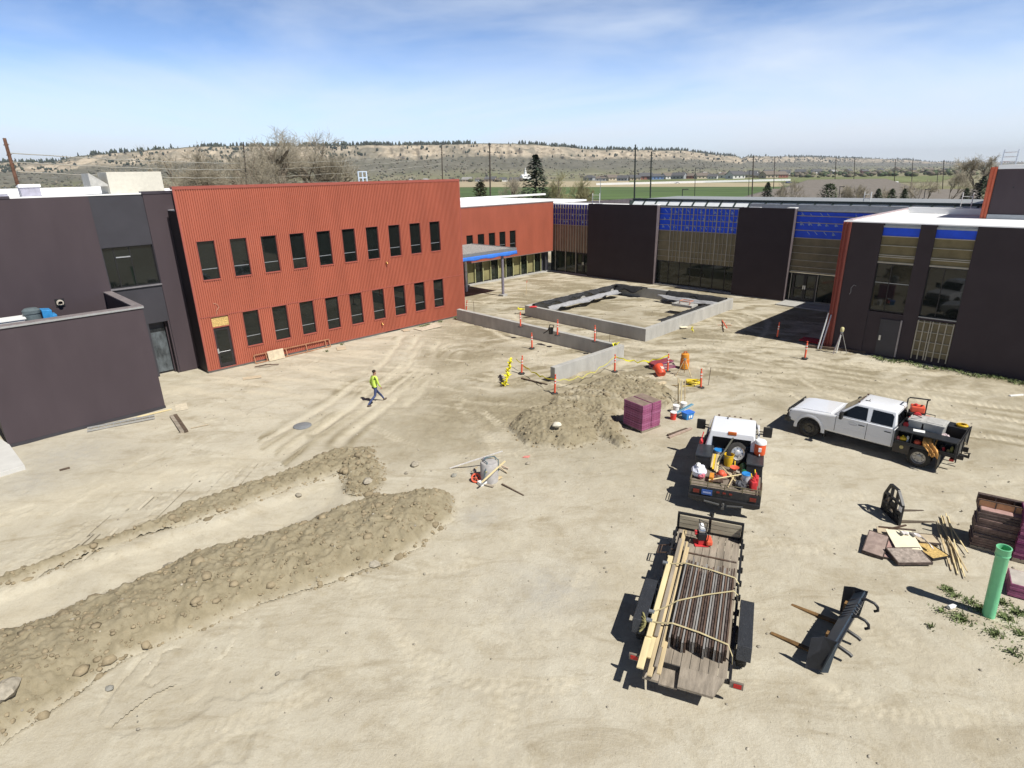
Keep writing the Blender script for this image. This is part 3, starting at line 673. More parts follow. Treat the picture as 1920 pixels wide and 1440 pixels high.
# roof furniture on the dark wing
def on_roof(x, y, z, o=RO, a=RA): return Vector((*o, 0)) + Matrix.Rotation(a, 3, 'Z') @ Vector((x, y, z))
hv = thing('rooftop_unit', 'large cream rooftop air unit with a sloping hood', 'air unit', on_roof(-1.5, 6.6, 10.34), RA)
mb = MB(); mb.box(0, 3.0, 0, 2.2, .0, 1.25); mb.build('body', mk('cream_sheet_metal', (.56, .53, .45), .5, var=.05, wear=.1), hv, bevel=.02)
mb = MB(); mb.prism([(0, .45), (0, 1.2), (.05, 1.2), (.9, .55), (.9, .45)], 'y', .15, 2.05); o = mb.build('hood', mk('grey_hood', (.42, .41, .38), .5), hv, loc=(-.9, 0, 0))
for i, (u, w, h, lab) in enumerate(((-8.6, 2.2, .18, 'long low grey roof hatch at the edge of the plum-dark wing'), (-5.8, .9, .5, 'small square lilac roof vent box on the plum-dark wing'))):
    tt = thing('roof_hatch', lab, 'roof hatch', on_roof(u, 6.5, 10.34), RA, 'hatches on the white roof')
    mb = MB(); mb.box(0, w, 0, .9, 0, h); mb.build('curb', mk('lilac_grey', (.36, .35, .42), .5), tt); mb = MB(); mb.prism([(-.05, h), (.95, h), (.95, h + .06), (-.05, h + .16)], 'x', -.05, w + .05); mb.build('lid', white_roof, tt)

# ---- low walled yard
Yt = thing('yard_wall', 'low plum-dark walled yard with a grey coping against the dark wing', 'wall', (*RO, 0), RA)
EX0, EX1, EY = -10.05, -3.68, -4.38
mb = MB(); mb.box(EX0, EX1, EY, EY + .32, .12, 5.28); mb.box(EX1 - .32, EX1, EY + .32, OF - .002, .12, 5.28); mb.box(EX0, EX0 + .32, EY + .32, OF - .002, .12, 5.28); mb.build('wall', dark, Yt)
mb = MB(); mb.box(EX0 - .04, EX1 + .04, EY - .04, EY + .36, 5.28, 5.34); mb.box(EX1 - .36, EX1 + .04, EY + .36, OF - .004, 5.28, 5.34); mb.box(EX0 - .04, EX0 + .36, EY + .36, OF - .004, 5.28, 5.34)
mb.build('coping', mk('taupe_coping', (.24, .21, .21), .4), Yt)
mb = MB(); mb.box(EX0 - .04, EX1 + .045, EY - .055, EY - .041, 5.22, 5.30); mb.build('drip_edge', alu, Yt)
mb = MB(); mb.box(EX0 - .02, EX1 + .02, EY - .02, OF, -.3, .118); mb.build('plinth', charcoal, Yt)
mu = thing('dust_collector', 'grey motor and blue fan casing beside a white box in the yard', 'machine', on_roof(-8.0, -1.6, 0), RA); mu.scale = (.78, .78, .96)
mb = MB(); mb.box(-1.6, 1.6, -.7, .7, 0, 4.2); mb.build('cabinet', greymetal, mu)
mb = MB(); mb.box(-1.2, .0, -.55, .55, 4.2, 5.3); mb.box(-1.27, .07, -.62, .62, 5.3, 5.36); mb.build('box', whitep, mu)
mb = MB(); mb.lathe([(0, 4.2), (.42, 4.2), (.42, 5.45), (.46, 5.47), (.46, 5.62), (.3, 5.72), (0, 5.72)], 18, c=(.45, 0, 0)); mb.build('motor', mk('slate_paint', (.12, .15, .16), .5), mu, smooth=True)
mb = MB(); mb.prism([(.9, 4.2), (1.75, 4.2), (1.75, 4.9), (1.6, 4.9), (1.6, 5.3), (1.4, 5.3), (1.4, 5.55), (.9, 5.6)], 'y', -.45, .45); mb.build('fan_casing', mk('blue_casing', (.04, .25, .55), .4), mu, bevel=.03)

# ---- red wing behind the canopy
Wg = thing('red_wing', 'long low red metal wing with five small windows over greenish ground floor glazing', 'building', (*WO, 0), RA)
RW1 = 13.42; uw = [(.09 + 1.552 * i, 1.0 + 1.552 * i, 3.3, 5.2) for i in range(-3, 5)]
mb = MB()
for r in wall_rects(-12, RW1, 2.42, 7.88, uw): corrugated(mb, *r, 0, pitch=.125, depth=.03)
mb.build('ribbed_wall', red, Wg)
mb = MB()
for r in wall_rects(-12, RW1 - .02, 2.44, 7.85, uw): mb.box(r[0], r[1], .015, .3, r[2], r[3])
mb.box(RW1 - .02, RW1, -.03, .9, 2.4, 7.9); mb.build('backing_wall', redtrim, Wg)
mb = MB(); mb.box(-12, RW1 + .02, -.05, .32, 7.88, 7.97); mb.box(-12, RW1, -.045, 1.2, 2.36, 2.42); mb.build('coping', mk('taupe_trim', (.20, .15, .14), .5), Wg)
mb = MB(); mb.box(-12, 20, .32, 22, 7.70, 7.90); mb.box(-12, 30, 16, 16.4, 7.9, 8.15); mb.build('roof', white_roof, Wg)
w1 = window(Wg, *uw[0], 0, trim=redtrim)
for h in uw[1:]: reuse(w1, Wg, (h[0], 0, h[2]))
fr = MB(); gx = [-3.4, -2.2, -1.1, .02, .66, 1.74, 2.86, 4.0, 5.15, 6.3, 7.45, 8.65, 9.74, 10.9, 12.05]
for x in gx: fr.box(x - .05, x + .05, .72, .86, .16, 2.36)
fr.box(-12, 12.1, .70, .88, .10, .2); sf = fr.build('storefront_frame', frame_m, Wg)
for i, (a, b_) in enumerate(zip(gx, gx[1:])):
    if i % 2 == 0: s2 = MB(); s2.box(a + .05, b_ - .05, .80, .84, .2, 2.36); s2.build('sheathing', green_sheath, sf)
    else: g = MB(); g.box(a + .05, b_ - .05, .80, .82, .2, 2.36); g.build('pane', glassg, sf)
g = MB(); g.box(-12, gx[0], .8, .82, .2, 2.36); g.build('pane', glassg, sf)
st = MB()
for x in gx[1:]: st.box(x - .16, x - .08, .55, .66, .14, 2.36)
st.build('stud', mk('pale_green_stud', (.42, .42, .22), .6), Wg)
mb = MB(); mb.box(-12, 13.0, .3, 1.2, -.4, .1); mb.build('foundation', concrete, Wg)
mb = MB(); mb.box(12.12, RW1, .75, .9, 0, 2.38); mb.box(12.5, 12.7, .4, .6, 0, 2.38); mb.build('corner_post', charcoal, Wg)

# ---- entrance canopy with pebble roof
Cn = thing('entrance_canopy', 'pebble-topped entrance canopy with a loose blue membrane fascia on steel posts', 'canopy', (*WO, 0), RA)
def toloc(p, o=WO, a=RA): return Matrix.Rotation(-a, 3, 'Z') @ (Vector(p) - Vector((*o, 0)))
cx0, cx1, cy0, cy1 = -11.0, .70, -6.55, -.06
mb = MB(); mb.box(cx0 + .12, cx1 - .12, cy0 + .12, cy1, 4.22, 4.34); mb.build('gravel_roof', gravel_m, Cn)
mb = MB(); mb.box(cx0, cx1, cy0, cy0 + .12, 4.12, 4.40); mb.box(cx1 - .12, cx1, cy0 + .12, cy1, 4.12, 4.40); mb.build('fascia', greymetal, Cn)
mb = MB(); k = 40; rows = []
for zz in range(4): rows.append([(cx0 + (cx1 + .03 - cx0) * i / k, cy0 - .03 - .05 * abs(math.sin(i * 1.7 + zz)) * (zz / 3), 4.13 - (.36 + .05 * math.sin(i * .9 + 1)) * zz / 3) for i in range(k + 1)])
mb.grid(rows[::-1]); sh = mb.build('blue_sheet', bluewrap2, Cn, smooth=True); so = sh.modifiers.new('s', 'SOLIDIFY'); so.thickness = .012
mb = MB(); mb.box(cx0 + .1, cx1 - .05, cy0 + .1, cy1, 3.80, 4.2); mb.build('soffit', redtrim, Cn)
for (u, v, z), mm, nm in (((946, 555, 0), mk('violet_grey_post', (.22, .20, .24), .5), 'post'), ((875, 546, 0), whitep, 'post')):
    p = toloc(G(u, v, z)); q = MB(); p.y = max(p.y, -6.3); q.cyl((p.x, p.y, -.1), (p.x, p.y, 3.85), .13, n=14); q.build(nm, mm, Cn, smooth=True)
p = toloc(G(946, 555)); p.y = -6.3; mb = MB(); mb.box(p.x - .3, p.x + .3, p.y - .3, p.y + .3, -.2, .16); mb.build('footing', concrete, Cn)

# ---- dark wing across the end of the court
B = thing('court_end_wing', 'dark wing across the court end with big black panels and unfinished blue bays', 'building', (*BO, 0), BA)
PZ = 7.8
def big_panel(par, x0, x1, z1=PZ, yb=.62):
    mb = MB(); mb.box(x0, x1, 0, .16, .03, z1); mb.box(x0, x0 + .12, .16, yb, .03, z1); mb.box(x1 - .12, x1, .16, yb, .03, z1)
    o = mb.build('black_panel', mk('black_cladding', (.045, .034, .039), .6, spec=.12, var=.06, scale=.7, bump=.03, bscale=3), par)
    e = MB(); e.box(x1 - .0, x1 + .014, .0, .50, .03, z1); e.build('panel_return', mk('sunlit_return', (.14, .115, .12), .45), par)  # end face in a lighter colour that carries the sunlight
    c = MB(); c.box(x0 + .9, x0 + 1.9, .02, .2, z1, z1 + .05); c.build('cap', white_roof, par); c = MB(); c.box(x1 - .65, x1 + .03, -.02, .62, z1, z1 + .07); c.build('cap', white_roof, par)
    f = MB(); f.box(x0 + .02, x1 - .02, .03, .5, -.5, .03); f.build('foundation', concrete, par)
big_panel(B, 0, 8.57); big_panel(B, 16.97, 21.8)
def bay(par, x0, x1, yb, zb, zm, zt, vert=(), horiz=(), cols=(bluewrap, tan), hz_col=batten, marks=True, rg=rnd):
    mb = MB(); mb.box(x0, x1, yb, yb + .2, zm, zt); o = mb.build('blue_membrane', cols[0], par)
    if marks:
        m_ = MB()
        for z in np.arange(zm + .3, zt - .3, .72):
            x = x0 + .2 + rg.random() * .3
            while x < x1 - .4:
                if rg.random() < .8:
                    a = .22 + .1 * rg.random(); m_.add([(x, yb - .004, z + a), (x + .05, yb - .004, z + a + .03), (x + a + .05, yb - .004, z + .03), (x + a, yb - .004, z)], [(0, 3, 2, 1)])
                    if rg.random() < .6: m_.add([(x + .1 + .1 * math.cos(q), yb - .004, z + a * .3 + .1 * math.sin(q)) for q in np.arange(6) * 1.047], [(5, 4, 3, 2, 1, 0)])
                x += .5 + .3 * rg.random()
        m_.build('membrane_print', wrapprint, o)
    mb = MB(); mb.box(x0, x1, yb + .004, yb + .2, zb, zm); mb.build('sheathing', cols[1], par)
    mb = MB()
    for x, w in vert: mb.box(x - w / 2, x + w / 2, yb - .07, yb - .005, zb, zt)
    for z, w in horiz: mb.box(x0, x1, yb - .055, yb - .003, z - w / 2, z + w / 2)
    mb.build('battens', hz_col, par)
YB = .62
vA = [(-5.6 + .385 * i, .06 if i % 3 else .1) for i in range(15)]
bay(B, -5.75, 0, YB, 2.42, 5.38, 7.62, vA, [(5.4, .05), (6.0, .04), (6.6, .05), (7.2, .04)], (mk('violet_blue_membrane', (.035, .04, .33), .5), tanbrown))
mb = MB()
for x in (-5.2, -3.65, -2.1): mb.box(x - .04, x + .04, YB - .07, YB + .0, .1, 2.42)
mb.build('post_batten', batten, B)
vB = [(9.85 + .40 * i, .08 if i % 3 == 0 else .032) for i in range(18)]
bay(B, 8.57, 16.97, YB, 2.45, 5.38, 7.55, vB, [(5.42, .05), (5.95, .04), (6.45, .05), (6.98, .04), (3.5, .04), (2.9, .035), (4.4, .025)], (bluewrap, tan))
bay(B, 21.8, 32, YB, 2.5, 5.4, 7.52, [], [(5.4, .06), (6.03, .06), (6.65, .06), (7.2, .06), (4.75, .04), (4.15, .04), (3.55, .04), (3.0, .04), (2.6, .08)], (bluewrap, tan))
def storefront(par, x0, x1, z0, z1, y, divs, doors=None):
    fb = MB()
    for x in [x0 + .03] + list(divs) + [x1 - .03]: fb.box(x - .03, x + .03, y - .06, y + .02, z0, z1)
    fb.box(x0, x1, y - .058, y + .02, z0 - .08, z0 + .05); fb.box(x0, x1, y - .058, y + .02, z1 - .05, z1 + .02)
    o = fb.build('storefront_frame', frame_m, par)
    g = MB(); g.box(x0 + .03, x1 - .03, y - .02, y - .01, z0 + .05, z1 - .05); g.build('pane', glassg, o)
    if doors:
        for a, b_ in doors:
            dm = MB(); 
            for q in ((a, a + .12, z0, z1), (b_ - .12, b_, z0, z1), (a + .12, b_ - .12, z0, z0 + .2), (a + .12, b_ - .12, z1 - .15, z1), (a + .12, b_ - .12, z0 + .95, z0 + 1.08)): dm.box(q[0], q[1], y - .12, y - .063, q[2], q[3])
            d_ = dm.build('door', frame_m, par)
            hm = MB(); hx = b_ - .1 if a == doors[0][0] else a + .02; hm.box(hx, hx + .08, y - .17, y - .121, z0 + .98, z0 + 1.3); hm.build('handle', alu, d_)
    return o
storefront(B, 8.57, 16.97, .2, 2.42, YB + .04, [9.88, 11.08, 12.3, 13.5, 14.7, 15.9])
storefront(B, -5.9, 0, .1, 2.4, YB + .04, [-5.2, -3.65, -2.1], doors=[(-1.98, -1.02), (-1.0, -.03)])
storefront(B, 21.8, 32, .15, 2.44, YB + .04, [22.2, 24.2], doors=[(22.24, 23.2), (23.22, 24.16)])
mb = MB(); 
for x in (22.05, 24.23): mb.box(x - .03, x + .03, YB - .12, YB - .06, .1, 2.46)
mb.box(24.23, 26.6, YB - .11, YB - .06, .12, .17); mb.build('bright_edge', batten, B)
mb = MB(); mb.box(8.6, 32, .2, 1.0, -.5, .1); mb.box(-6, 0, .2, 1, -.5, .05); mb.build('foundation', concrete, B)
mb = MB(); mb.box(21.9, 27.5, -1.9, .55, -.3, .07); mb.build('door_slab', concrete, B)
mb = MB(); mb.box(-9, 34, .8, 6.0, 7.40, 7.56); mb.build('roof', mk('grey_roofing', (.36, .34, .33), .8), B)
mb = MB(); mb.box(8.6, 34, .56, .82, 7.56, 7.64); mb.box(16.9, 34, 2.2, 2.35, 7.56, 8.0); mb.build('parapet', greymetal, B)
# high strip of white panels between dark green posts
ZC0, ZC1, YC = 7.56, 8.10, 3.0
mb = MB(); mb.hexa([(3.8, YC - .62, ZC0), (40, YC - .62, ZC0), (40, YC - .56, ZC0), (3.8, YC - .56, ZC0)], [(3.8, YC, ZC1), (40, YC, ZC1), (40, YC + .06, ZC1), (3.8, YC + .06, ZC1)]); mb.build('clerestory_panel', mk('white_corrugated', (.70, .72, .72), .5, var=.04, scale=2), B)
mb = MB()
for k_ in range(26): mb.beam((3.87 + 1.42 * k_, YC - .66, ZC0), (3.87 + 1.42 * k_, YC - .04, ZC1), .14, .10)
mb.box(3.7, 40, YC - .12, YC + .22, ZC1, ZC1 + .18); mb.box(3.9, 40, YC - .74, YC - .64, ZC0, ZC0 + .12); mb.box(3.7, 3.8, YC - .7, YC + 6, ZC0, ZC1); mb.build('clerestory_frame', mk('dark_green_trim', (.035, .05, .048), .5), B)
mb = MB(); mb.box(3.8, 40, YC + .22, YC + 9, ZC1 - .1, ZC1 + .08); mb.build('upper_roof', mk('grey_metal_roof', (.30, .31, .31), .5), B)
mb = MB(); mb.prism([(-9, 7.2), (3.69, 7.2), (3.69, 8.26), (2.8, 8.21), (-9, 7.43)], 'y', 4.4, 4.7); mb.build('sloped_parapet', mk('taupe_parapet', (.24, .20, .20), .6), B)
mb = MB(); mb.box(-9, 3.69, 1.0, 4.4, 7.565, 7.63); mb.build('lower_roof', white_roof, B)

# ---- wing at the far side with a red corner and two tall glazed bays
Qt = thing('side_wing', 'dark panelled wing with a red corner strip, white roof and two tall windows', 'building', (*QO, 0), BA)
QZ = 7.86; dq2 = mk('plum_cladding', (.056, .044, .049), .6, spec=.12, var=.06, scale=.7, bump=.03, bscale=3)
mb = MB()
for a, b_ in ((.0, 1.74), (3.60, 4.36), (6.2, 34)): mb.box(a, b_, 0, .3, -.1, QZ)
mb.box(1.74, 3.6, .05, .3, -.1, 2.68); mb.box(4.36, 6.2, .05, .3, 2.55, 2.72); mb.box(4.36, 6.2, .1, .3, -.1, .42); mb.build('wall', dq2, Qt)
mb = MB(); corrugated(mb, -.42, -.05, 0, QZ, -.02, .18, .05); mb.box(-.42, -.05, .0, .5, 0, QZ); mb.box(-.40, -.02, .5, 24, 0, 7.44); mb.build('red_corner', mk('shaded_red_metal', (.26, .055, .038), .5, var=.08), Qt)  # same red metal, darkened in its colour for the shade here
mb = MB(); mb.box(-.06, .03, -.075, .02, 0, QZ); mb.build('corner_trim', redtrim, Qt)
for a, b_ in ((1.74, 3.6), (4.36, 6.2)):
    bay(Qt, a, b_, .12, 5.62, 7.13, 7.62, [], [(7.13, .05), (6.6, .04), (6.05, .05), (5.95, .05), (5.62, .09)], (bluewrap, mk('tan_sheathing_lit', (.20, .165, .085), .8, var=.14, scale=1.2)))
    window(Qt, a, b_, 2.72, 5.56, .1, mull=(.42,), rails=(.60,) if a < 3 else (), depth=.1)
mb = MB(); mb.box(1.74, 3.6, .06, .3, 7.62, 7.74); mb.box(4.36, 6.2, .06, .3, 7.62, 7.74); mb.box(4.36, 6.2, .02, .1, 2.66, 2.72); mb.build('flashing', greymetal, Qt)
mb = MB()
mb.hexa([(-.44, .02, QZ), (34, .02, QZ), (34, .6, QZ), (-.44, .6, QZ)], [(-.44, .04, QZ + .06), (34, .04, QZ + .06), (34, .6, QZ + .05), (-.44, .6, QZ + .05)])
mb.box(-.44, .1, .6, 24, 7.45, QZ + .06); mb.box(1.7, 6.2, .3, .6, 7.7, QZ)
mb.box(.1, 34, .6, 1.6, 7.60, QZ + .045); mb.box(.1, 34, 1.6, 12.2, 7.40, 7.70); mb.box(.1, 34, 12.2, 12.6, 7.4, 8.1); mb.build('roof', white_roof, Qt)
mb = MB(); mb.box(-.45, -.1, .5, 24, QZ + .06, QZ + .10); mb.build('roof_edge', mk('pinkish_edge', (.50, .40, .40), .5), Qt)
mb = MB(); mb.box(2.5, 3.55, -.02, .048, .05, 2.3); dr = mb.build('door', charcoal, Qt); g = MB(); g.box(2.58, 2.68, -.07, -.02, 1.0, 1.3); g.build('handle', alu, dr)
mb = MB(); mb.box(3.56, 3.64, -.06, -.003, .1, 2.35); mb.build('door_strip', mk('grey_plastic_strip', (.33, .30, .30), .5), Qt)
mb = MB(); mb.box(4.36, 6.2, .06, .1, .42, 2.5); mb.build('sheathing', tan, Qt)
mb = MB()
for x in (4.42, 4.72, 5.02, 5.14, 5.46, 5.80, 6.14): mb.box(x - .025, x + .025, -.03, .058, .2, 2.52)
for z in (.72, 1.28, 1.86, 2.42): mb.box(4.38, 6.18, -.0, .062, z - .016, z + .016)
mb.build('battens', batten, Qt)
mb = MB(); mb.tube([(.55, -.02, 3.55), (.62, -.06, 3.7), (.60, -.06, 3.95), (.72, -.04, 4.15), (.85, -.02, 4.1)], .012, 5); mb.build('loose_wire', mk('grey_wire', (.4, .4, .4), .6), Qt)
# higher block on that roof
Ut = thing('upper_block', 'taller dark block with a sunlit red corner rising behind the white roof', 'building', (*UO, 0), BA)
mb = MB(); mb.box(0.02, 20, 0, 14, 0, 10.68); mb.build('wall', dark, Ut)
mb = MB(); corrugated(mb, -.34, 0.0, 0, 10.8, -.03, .17, .05); mb.box(-.34, 0, -.02, 14, 0, 10.8); mb.build('red_corner', mk('sunlit_red_metal', (.52, .12, .06), .45, var=.06), Ut)  # brighter red, the stronger sun is put into the colour
mb = MB(); mb.box(.03, 20, -.05, 14, 10.68, 10.92); mb.build('roof', white_roof, Ut)
mb = MB(); mb.box(0.02, 20, -.06, -.003, 7.6, 7.98); mb.build('flashing', greymetal, Ut)
mb = MB(); mb.cyl((1.0, -.02, 9.6), (1.0, .02, 9.6), .05, n=10); mb.build('outlet', black, Ut)
# ladders standing over the roof edges
def roof_ladder(p, rz, w, h, n_, label, lean=.0, m_=None):
    t_ = thing('roof_ladder', label, 'ladder', p, rz, 'ladders on the roofs'); q = MB()
    for x in (0, w): q.cyl((x, 0, 0), (x, lean, h), .035, n=6)
    q.build('rail', m_ or alu, t_); q = MB()
    for i in range(n_): z = h * (i + .7) / (n_ + .3); q.cyl((0, lean * z / h, z), (w, lean * z / h, z), .022, n=6)
    q.build('rungs', m_ or alu, t_)
roof_ladder(at(1800, 404, 43.5) if False else Vector(G(1797, 403, 7.55)), BA, .62, 1.55, 3, 'white ladder rails rising from the low white roof near the upper block', .1, whitep)
q_ = G(1877, 309, 10.92); roof_ladder(q_, BA, .75, .95, 3, 'grey ladder top poking above the upper dark block', .1)
q_ = Vector((*BO, 0)) + Matrix.Rotation(BA, 3, 'Z') @ Vector((-.15, .9, 7.5)); roof_ladder(q_, BA, .95, 1.35, 4, 'pale ladder frame above the black panel beside the violet bay', .0, whitep)
q_ = Vector((*BO, 0)) + Matrix.Rotation(BA, 3, 'Z') @ Vector((25.9, 3.4, 8.3)); roof_ladder(q_, BA, .5, .75, 2, 'tiny pale ladder top behind the dark green roof strip', .0, whitep)

# ================================================================== CONCRETE WALLS IN THE COURT
def conc_wall(name, pts, w, h, label, closed=False, heights=None):
    """low poured wall along points, its faces square to each run"""
    mb = MB(); P = [Vector((p[0], p[1])) for p in pts]; n_ = len(P)
    def off(i):
        d = []
        if closed or i > 0: d.append((P[i] - P[(i - 1) % n_]).normalized())
        if closed or i < n_ - 1: d.append((P[(i + 1) % n_] - P[i]).normalized())
        nn = [Vector((-q.y, q.x)) for q in d]; s_ = sum(nn, Vector((0, 0)))
        return s_ / max(.3, s_.dot(nn[0])) if len(nn) > 1 else nn[0]
    A = P; Bp = [P[i] + off(i) * w for i in range(n_)]
    rng_ = range(n_ if closed else n_ - 1)
    vs = [(*p, -.4) for p in A] + [(*p, h) for p in A] + [(*p, -.4) for p in Bp] + [(*p, h) for p in Bp]; fs = []
    for i in rng_:
        j = (i + 1) % n_; fs += [(i, j, n_ + j, n_ + i), (2 * n_ + j, 2 * n_ + i, 3 * n_ + i, 3 * n_ + j), (n_ + i, n_ + j, 3 * n_ + j, 3 * n_ + i)]
    if not closed: fs += [(0, n_, 3 * n_, 2 * n_), (n_ - 1, 3 * n_ - 1, 4 * n_ - 1, 2 * n_ - 1)]
    mb.add(vs, fs); o = mb.build(name, concrete, None, bevel=.012); return tag(o, label, 'concrete wall', 'low concrete walls in the court')
cA = G(857, 600); cC = G(1160, 676 - 2.5); cE = G(1047, 718)
LW = [Vector((cA.x, cA.y)), Vector((6.52, 35.5)), Vector((2.15, 31.45))]
conc_wall('concrete_wall', LW, .34, .88, 'L-shaped low concrete wall running from the red block to a square free end')
conc_wall('concrete_planter', [Vector(p) for p in PLANTER[::-1]], -.3, .86, 'four-sided low concrete planter wall draped with black fabric', closed=True)

# ================================================================== VEHICLES
def wheel(parent, x, y, r, w, side, rimm, dual=False):
    """tyre with a dished rim as its sub-part; side = +1 faces +y"""
    t_ = MB(); h = w / 2
    t_.lathe([(r * .62, -h), (r * .86, -h * 1.0), (r * .97, -h * .8), (r, -h * .5), (r, h * .5), (r * .97, h * .8), (r * .86, h), (r * .62, h), (r * .60, h * .4), (r * .6, -h * .4), (r * .62, -h)], 28, axis='y')
    for k_ in range(28):
        q = 2 * math.pi * k_ / 28; c_, s_ = math.cos(q), math.sin(q)
        t_.beam((c_ * r * .985, -h * .8, s_ * r * .985), (c_ * r * 1.008, -h * .1, s_ * r * 1.008), .03, .02, 0, (c_, 0, s_)); t_.beam((c_ * r * .985, h * .8, s_ * r * .985), (c_ * r * 1.008, h * .1, s_ * r * 1.008), .03, .02, 0, (c_, 0, s_))
    o = t_.build('wheel', tyre_m, parent, loc=(x, y, r), smooth=True)
    m_ = MB(); d = side * h
    prof = [(r * .615, d * .95), (r * .59, d * .9), (r * .52, d * (.1 if dual else .55)), (r * .30, d * (.0 if dual else .5)), (r * .26, d * (.35 if dual else .85)), (r * .12, d * (.5 if dual else .95)), (0, d * (.5 if dual else .95))]
    m_.lathe(prof, 24, axis='y')
    for k_ in range(8):
        q = 2 * math.pi * k_ / 8; m_.cyl((math.cos(q) * r * .40, d * (.06 if dual else .5), math.sin(q) * r * .40), (math.cos(q) * r * .40, d * (.12 if dual else .62), math.sin(q) * r * .40), r * .045, n=8, mi=1)
    m_.build('rim', [rimm, black], o, smooth=True)
    return o
def pickup(name, label, loc, rz, crew=True, mirror_big=False, rimr=rim_m, short=False):
    """white pickup cab on a chassis, front along +x, rear axle at x = 0"""
    T = thing(name, label, 'truck', loc, rz)
    WB = 4.08 - .42 * short; RW = .40; SX = (lambda x: x - .42 * short if x > 3.9 else x)
    cb = .92 if crew else 1.05                    # back of the cab
    # ----- lower body: side outline with the front wheel arch, drawn out over the width
    def arch(cx, r, z0, n_=10): return [(cx + r * math.cos(q), max(z0, .42 + r * math.sin(q))) for q in np.linspace(0, math.pi, n_)]
    side = [(cb, .50), (cb, 1.30), (3.18, 1.27), (3.35, 1.24)] + [(SX(x), z) for x, z in ((4.55, 1.155), (4.90, 1.09), (4.98, .98), (4.99, .60), (4.72, .56))] + [(x, z) for x, z in arch(WB, .50, .5)] + [(3.4, .50)]
    mb = MB()
    nY = [(-1.0, 0, 0), (-.985, .05, .02)]
    n_ = len(side); Y = [-.985, -1.0, -1.0, -.93, .93, 1.0, 1.0, .985]
    def ring(y, dz, inn):
        return [(x - (inn if x > 4.6 else 0), y, z - (dz if z > 1.0 else 0)) for x, z in side]
    rings = [ring(-.95, .0, 0), ring(.95, .0, 0)]
    mb.prism(side, 'y', -.97, .97)
    body = mb.build('body', truckdirt, T, bevel=.07, smooth=True, seg=3)
    mb = MB()
    for s_ in (-1, 1):                              # bulged wings over the front wheels
        P_ = []
        for i, q in enumerate(np.linspace(-.15, math.pi + .1, 14)):
            P_.append([(WB + a * math.cos(q), s_ * y, .42 + a * math.sin(q)) for a, y in ((.50, .955), (.50, .992), (.55, .998), (.64, .968))])
        mb.grid(P_ if s_ > 0 else P_[::-1])
    mb.build('wheel_arch', truckdirt, T, smooth=True, angle=60)
    mb = MB(); mb.prism([(3.3, 1.225), (3.34, 1.275), (SX(4.45), 1.20), (SX(4.86), 1.115), (SX(4.86), 1.07), (3.3, 1.2)], 'y', -.80, .80); mb.build('bonnet', truckw, T, bevel=.035, smooth=True, seg=3)
    mb = MB(); mb.box(cb + .2, SX(4.6), -.72, .72, .40, .62); mb.box(WB - .55, WB + .55, -.9, .9, .5, .95); mb.build('underbody', black, T)
    # ----- glasshouse
    zb, zt = 1.27, (2.0 if short else 1.93); wb, wt = .93, .76
    xf0, xf1 = (3.26, 2.62) if short else (3.22, 2.42); xr0, xr1 = cb + .01, cb + .10
    bq = [(xr0, -wb, zb), (xf0, -wb, zb), (xf0, wb, zb), (xr0, wb, zb)]; tq = [(xr1, -wt, zt), (xf1, -wt, zt), (xf1, wt, zt), (xr1, wt, zt)]
    mb = MB(); mb.hexa(bq, tq); mb.build('cabin', truckw, T, bevel=.055, smooth=True, seg=3)
    mb = MB(); k_ = 7; rows = []
    for i in range(k_ + 1):
        u_ = i / k_; x = xr1 + .04 + (xf1 - .04 - xr1 - .04) * u_
        rows.append([(x, (j / 6 * 2 - 1) * (wt - .03), zt - .006 + .035 * (1 - (j / 3 - 1) ** 2) * min(1, 6 * u_ * (1 - u_) + .2)) for j in range(7)])
    mb.grid(rows[::-1] if False else rows); mb.build('roof', truckw, T, smooth=True)
    def onside(s_, x, z, e=.006):                  # point on the sloping side of the glasshouse
        f = (z - zb) / (zt - zb); return (x, s_ * (wb + (wt - wb) * f + e), z)
    fx = lambda z: xf0 + (xf1 - xf0) * (z - zb) / (zt - zb)
    wins = [[(2.70, 1.33), (2.62, 1.33), (1.98, 1.33)]]
    w_front = [(1.98, 1.325), (2.98, 1.325), (2.93, 1.40), (2.50, 1.80), (2.42, 1.83), (2.02, 1.83)]
    w_rear = [(1.06, 1.325), (1.84, 1.325), (1.84, 1.83), (1.16, 1.82), (1.08, 1.74)]
    if short: w_front = [(2.06, 1.325), (3.03, 1.325), (3.0, 1.40), (2.68, 1.86), (2.6, 1.89), (2.1, 1.89)]; w_rear = [(1.2, 1.325), (1.94, 1.325), (1.94, 1.89), (1.26, 1.88)]
    for s_ in (-1, 1):
        for pl_ in (w_front, w_rear):
            q = MB(); A = [onside(s_, x, z, .004) for x, z in pl_]; Bq = [onside(s_, x, z, -.012) for x, z in pl_]; k_ = len(pl_)
            q.add(A + Bq, [tuple(range(k_))[::s_ * -1 if True else 1], tuple(range(k_, 2 * k_))[::s_]] + [(i, (i + 1) % k_, k_ + (i + 1) % k_, k_ + i)[::s_] for i in range(k_)])
            q.build('side_window', glassc, T)
    def onfront(y, z, e=.006):
        return (fx(z) + e, y, z + e * .8)
    ws = [(-.82, 1.31), (.82, 1.31), (.68, 1.86), (-.68, 1.86)]
    q = MB(); A = [onfront(y, z) for y, z in ws]; Bq = [onfront(y, z, -.02) for y, z in ws]; q.hexa(Bq, A); q.build('windscreen', glassc, T)
    q = MB(); q.box(xr0 + .005, xr0 + .03, -.66, .66, 1.38, 1.80); q.M = None; rw = q.build('rear_window', glassc, T); rw.rotation_euler = (0, R(7.5), 0); rw.location = (-.18, 0, .125)
    # ----- doors, seams, handles
    doors = [(1.93, 3.08), (cb + .07, 1.90)] if crew else [(2.0, 3.08), (cb + .07, 1.97)]
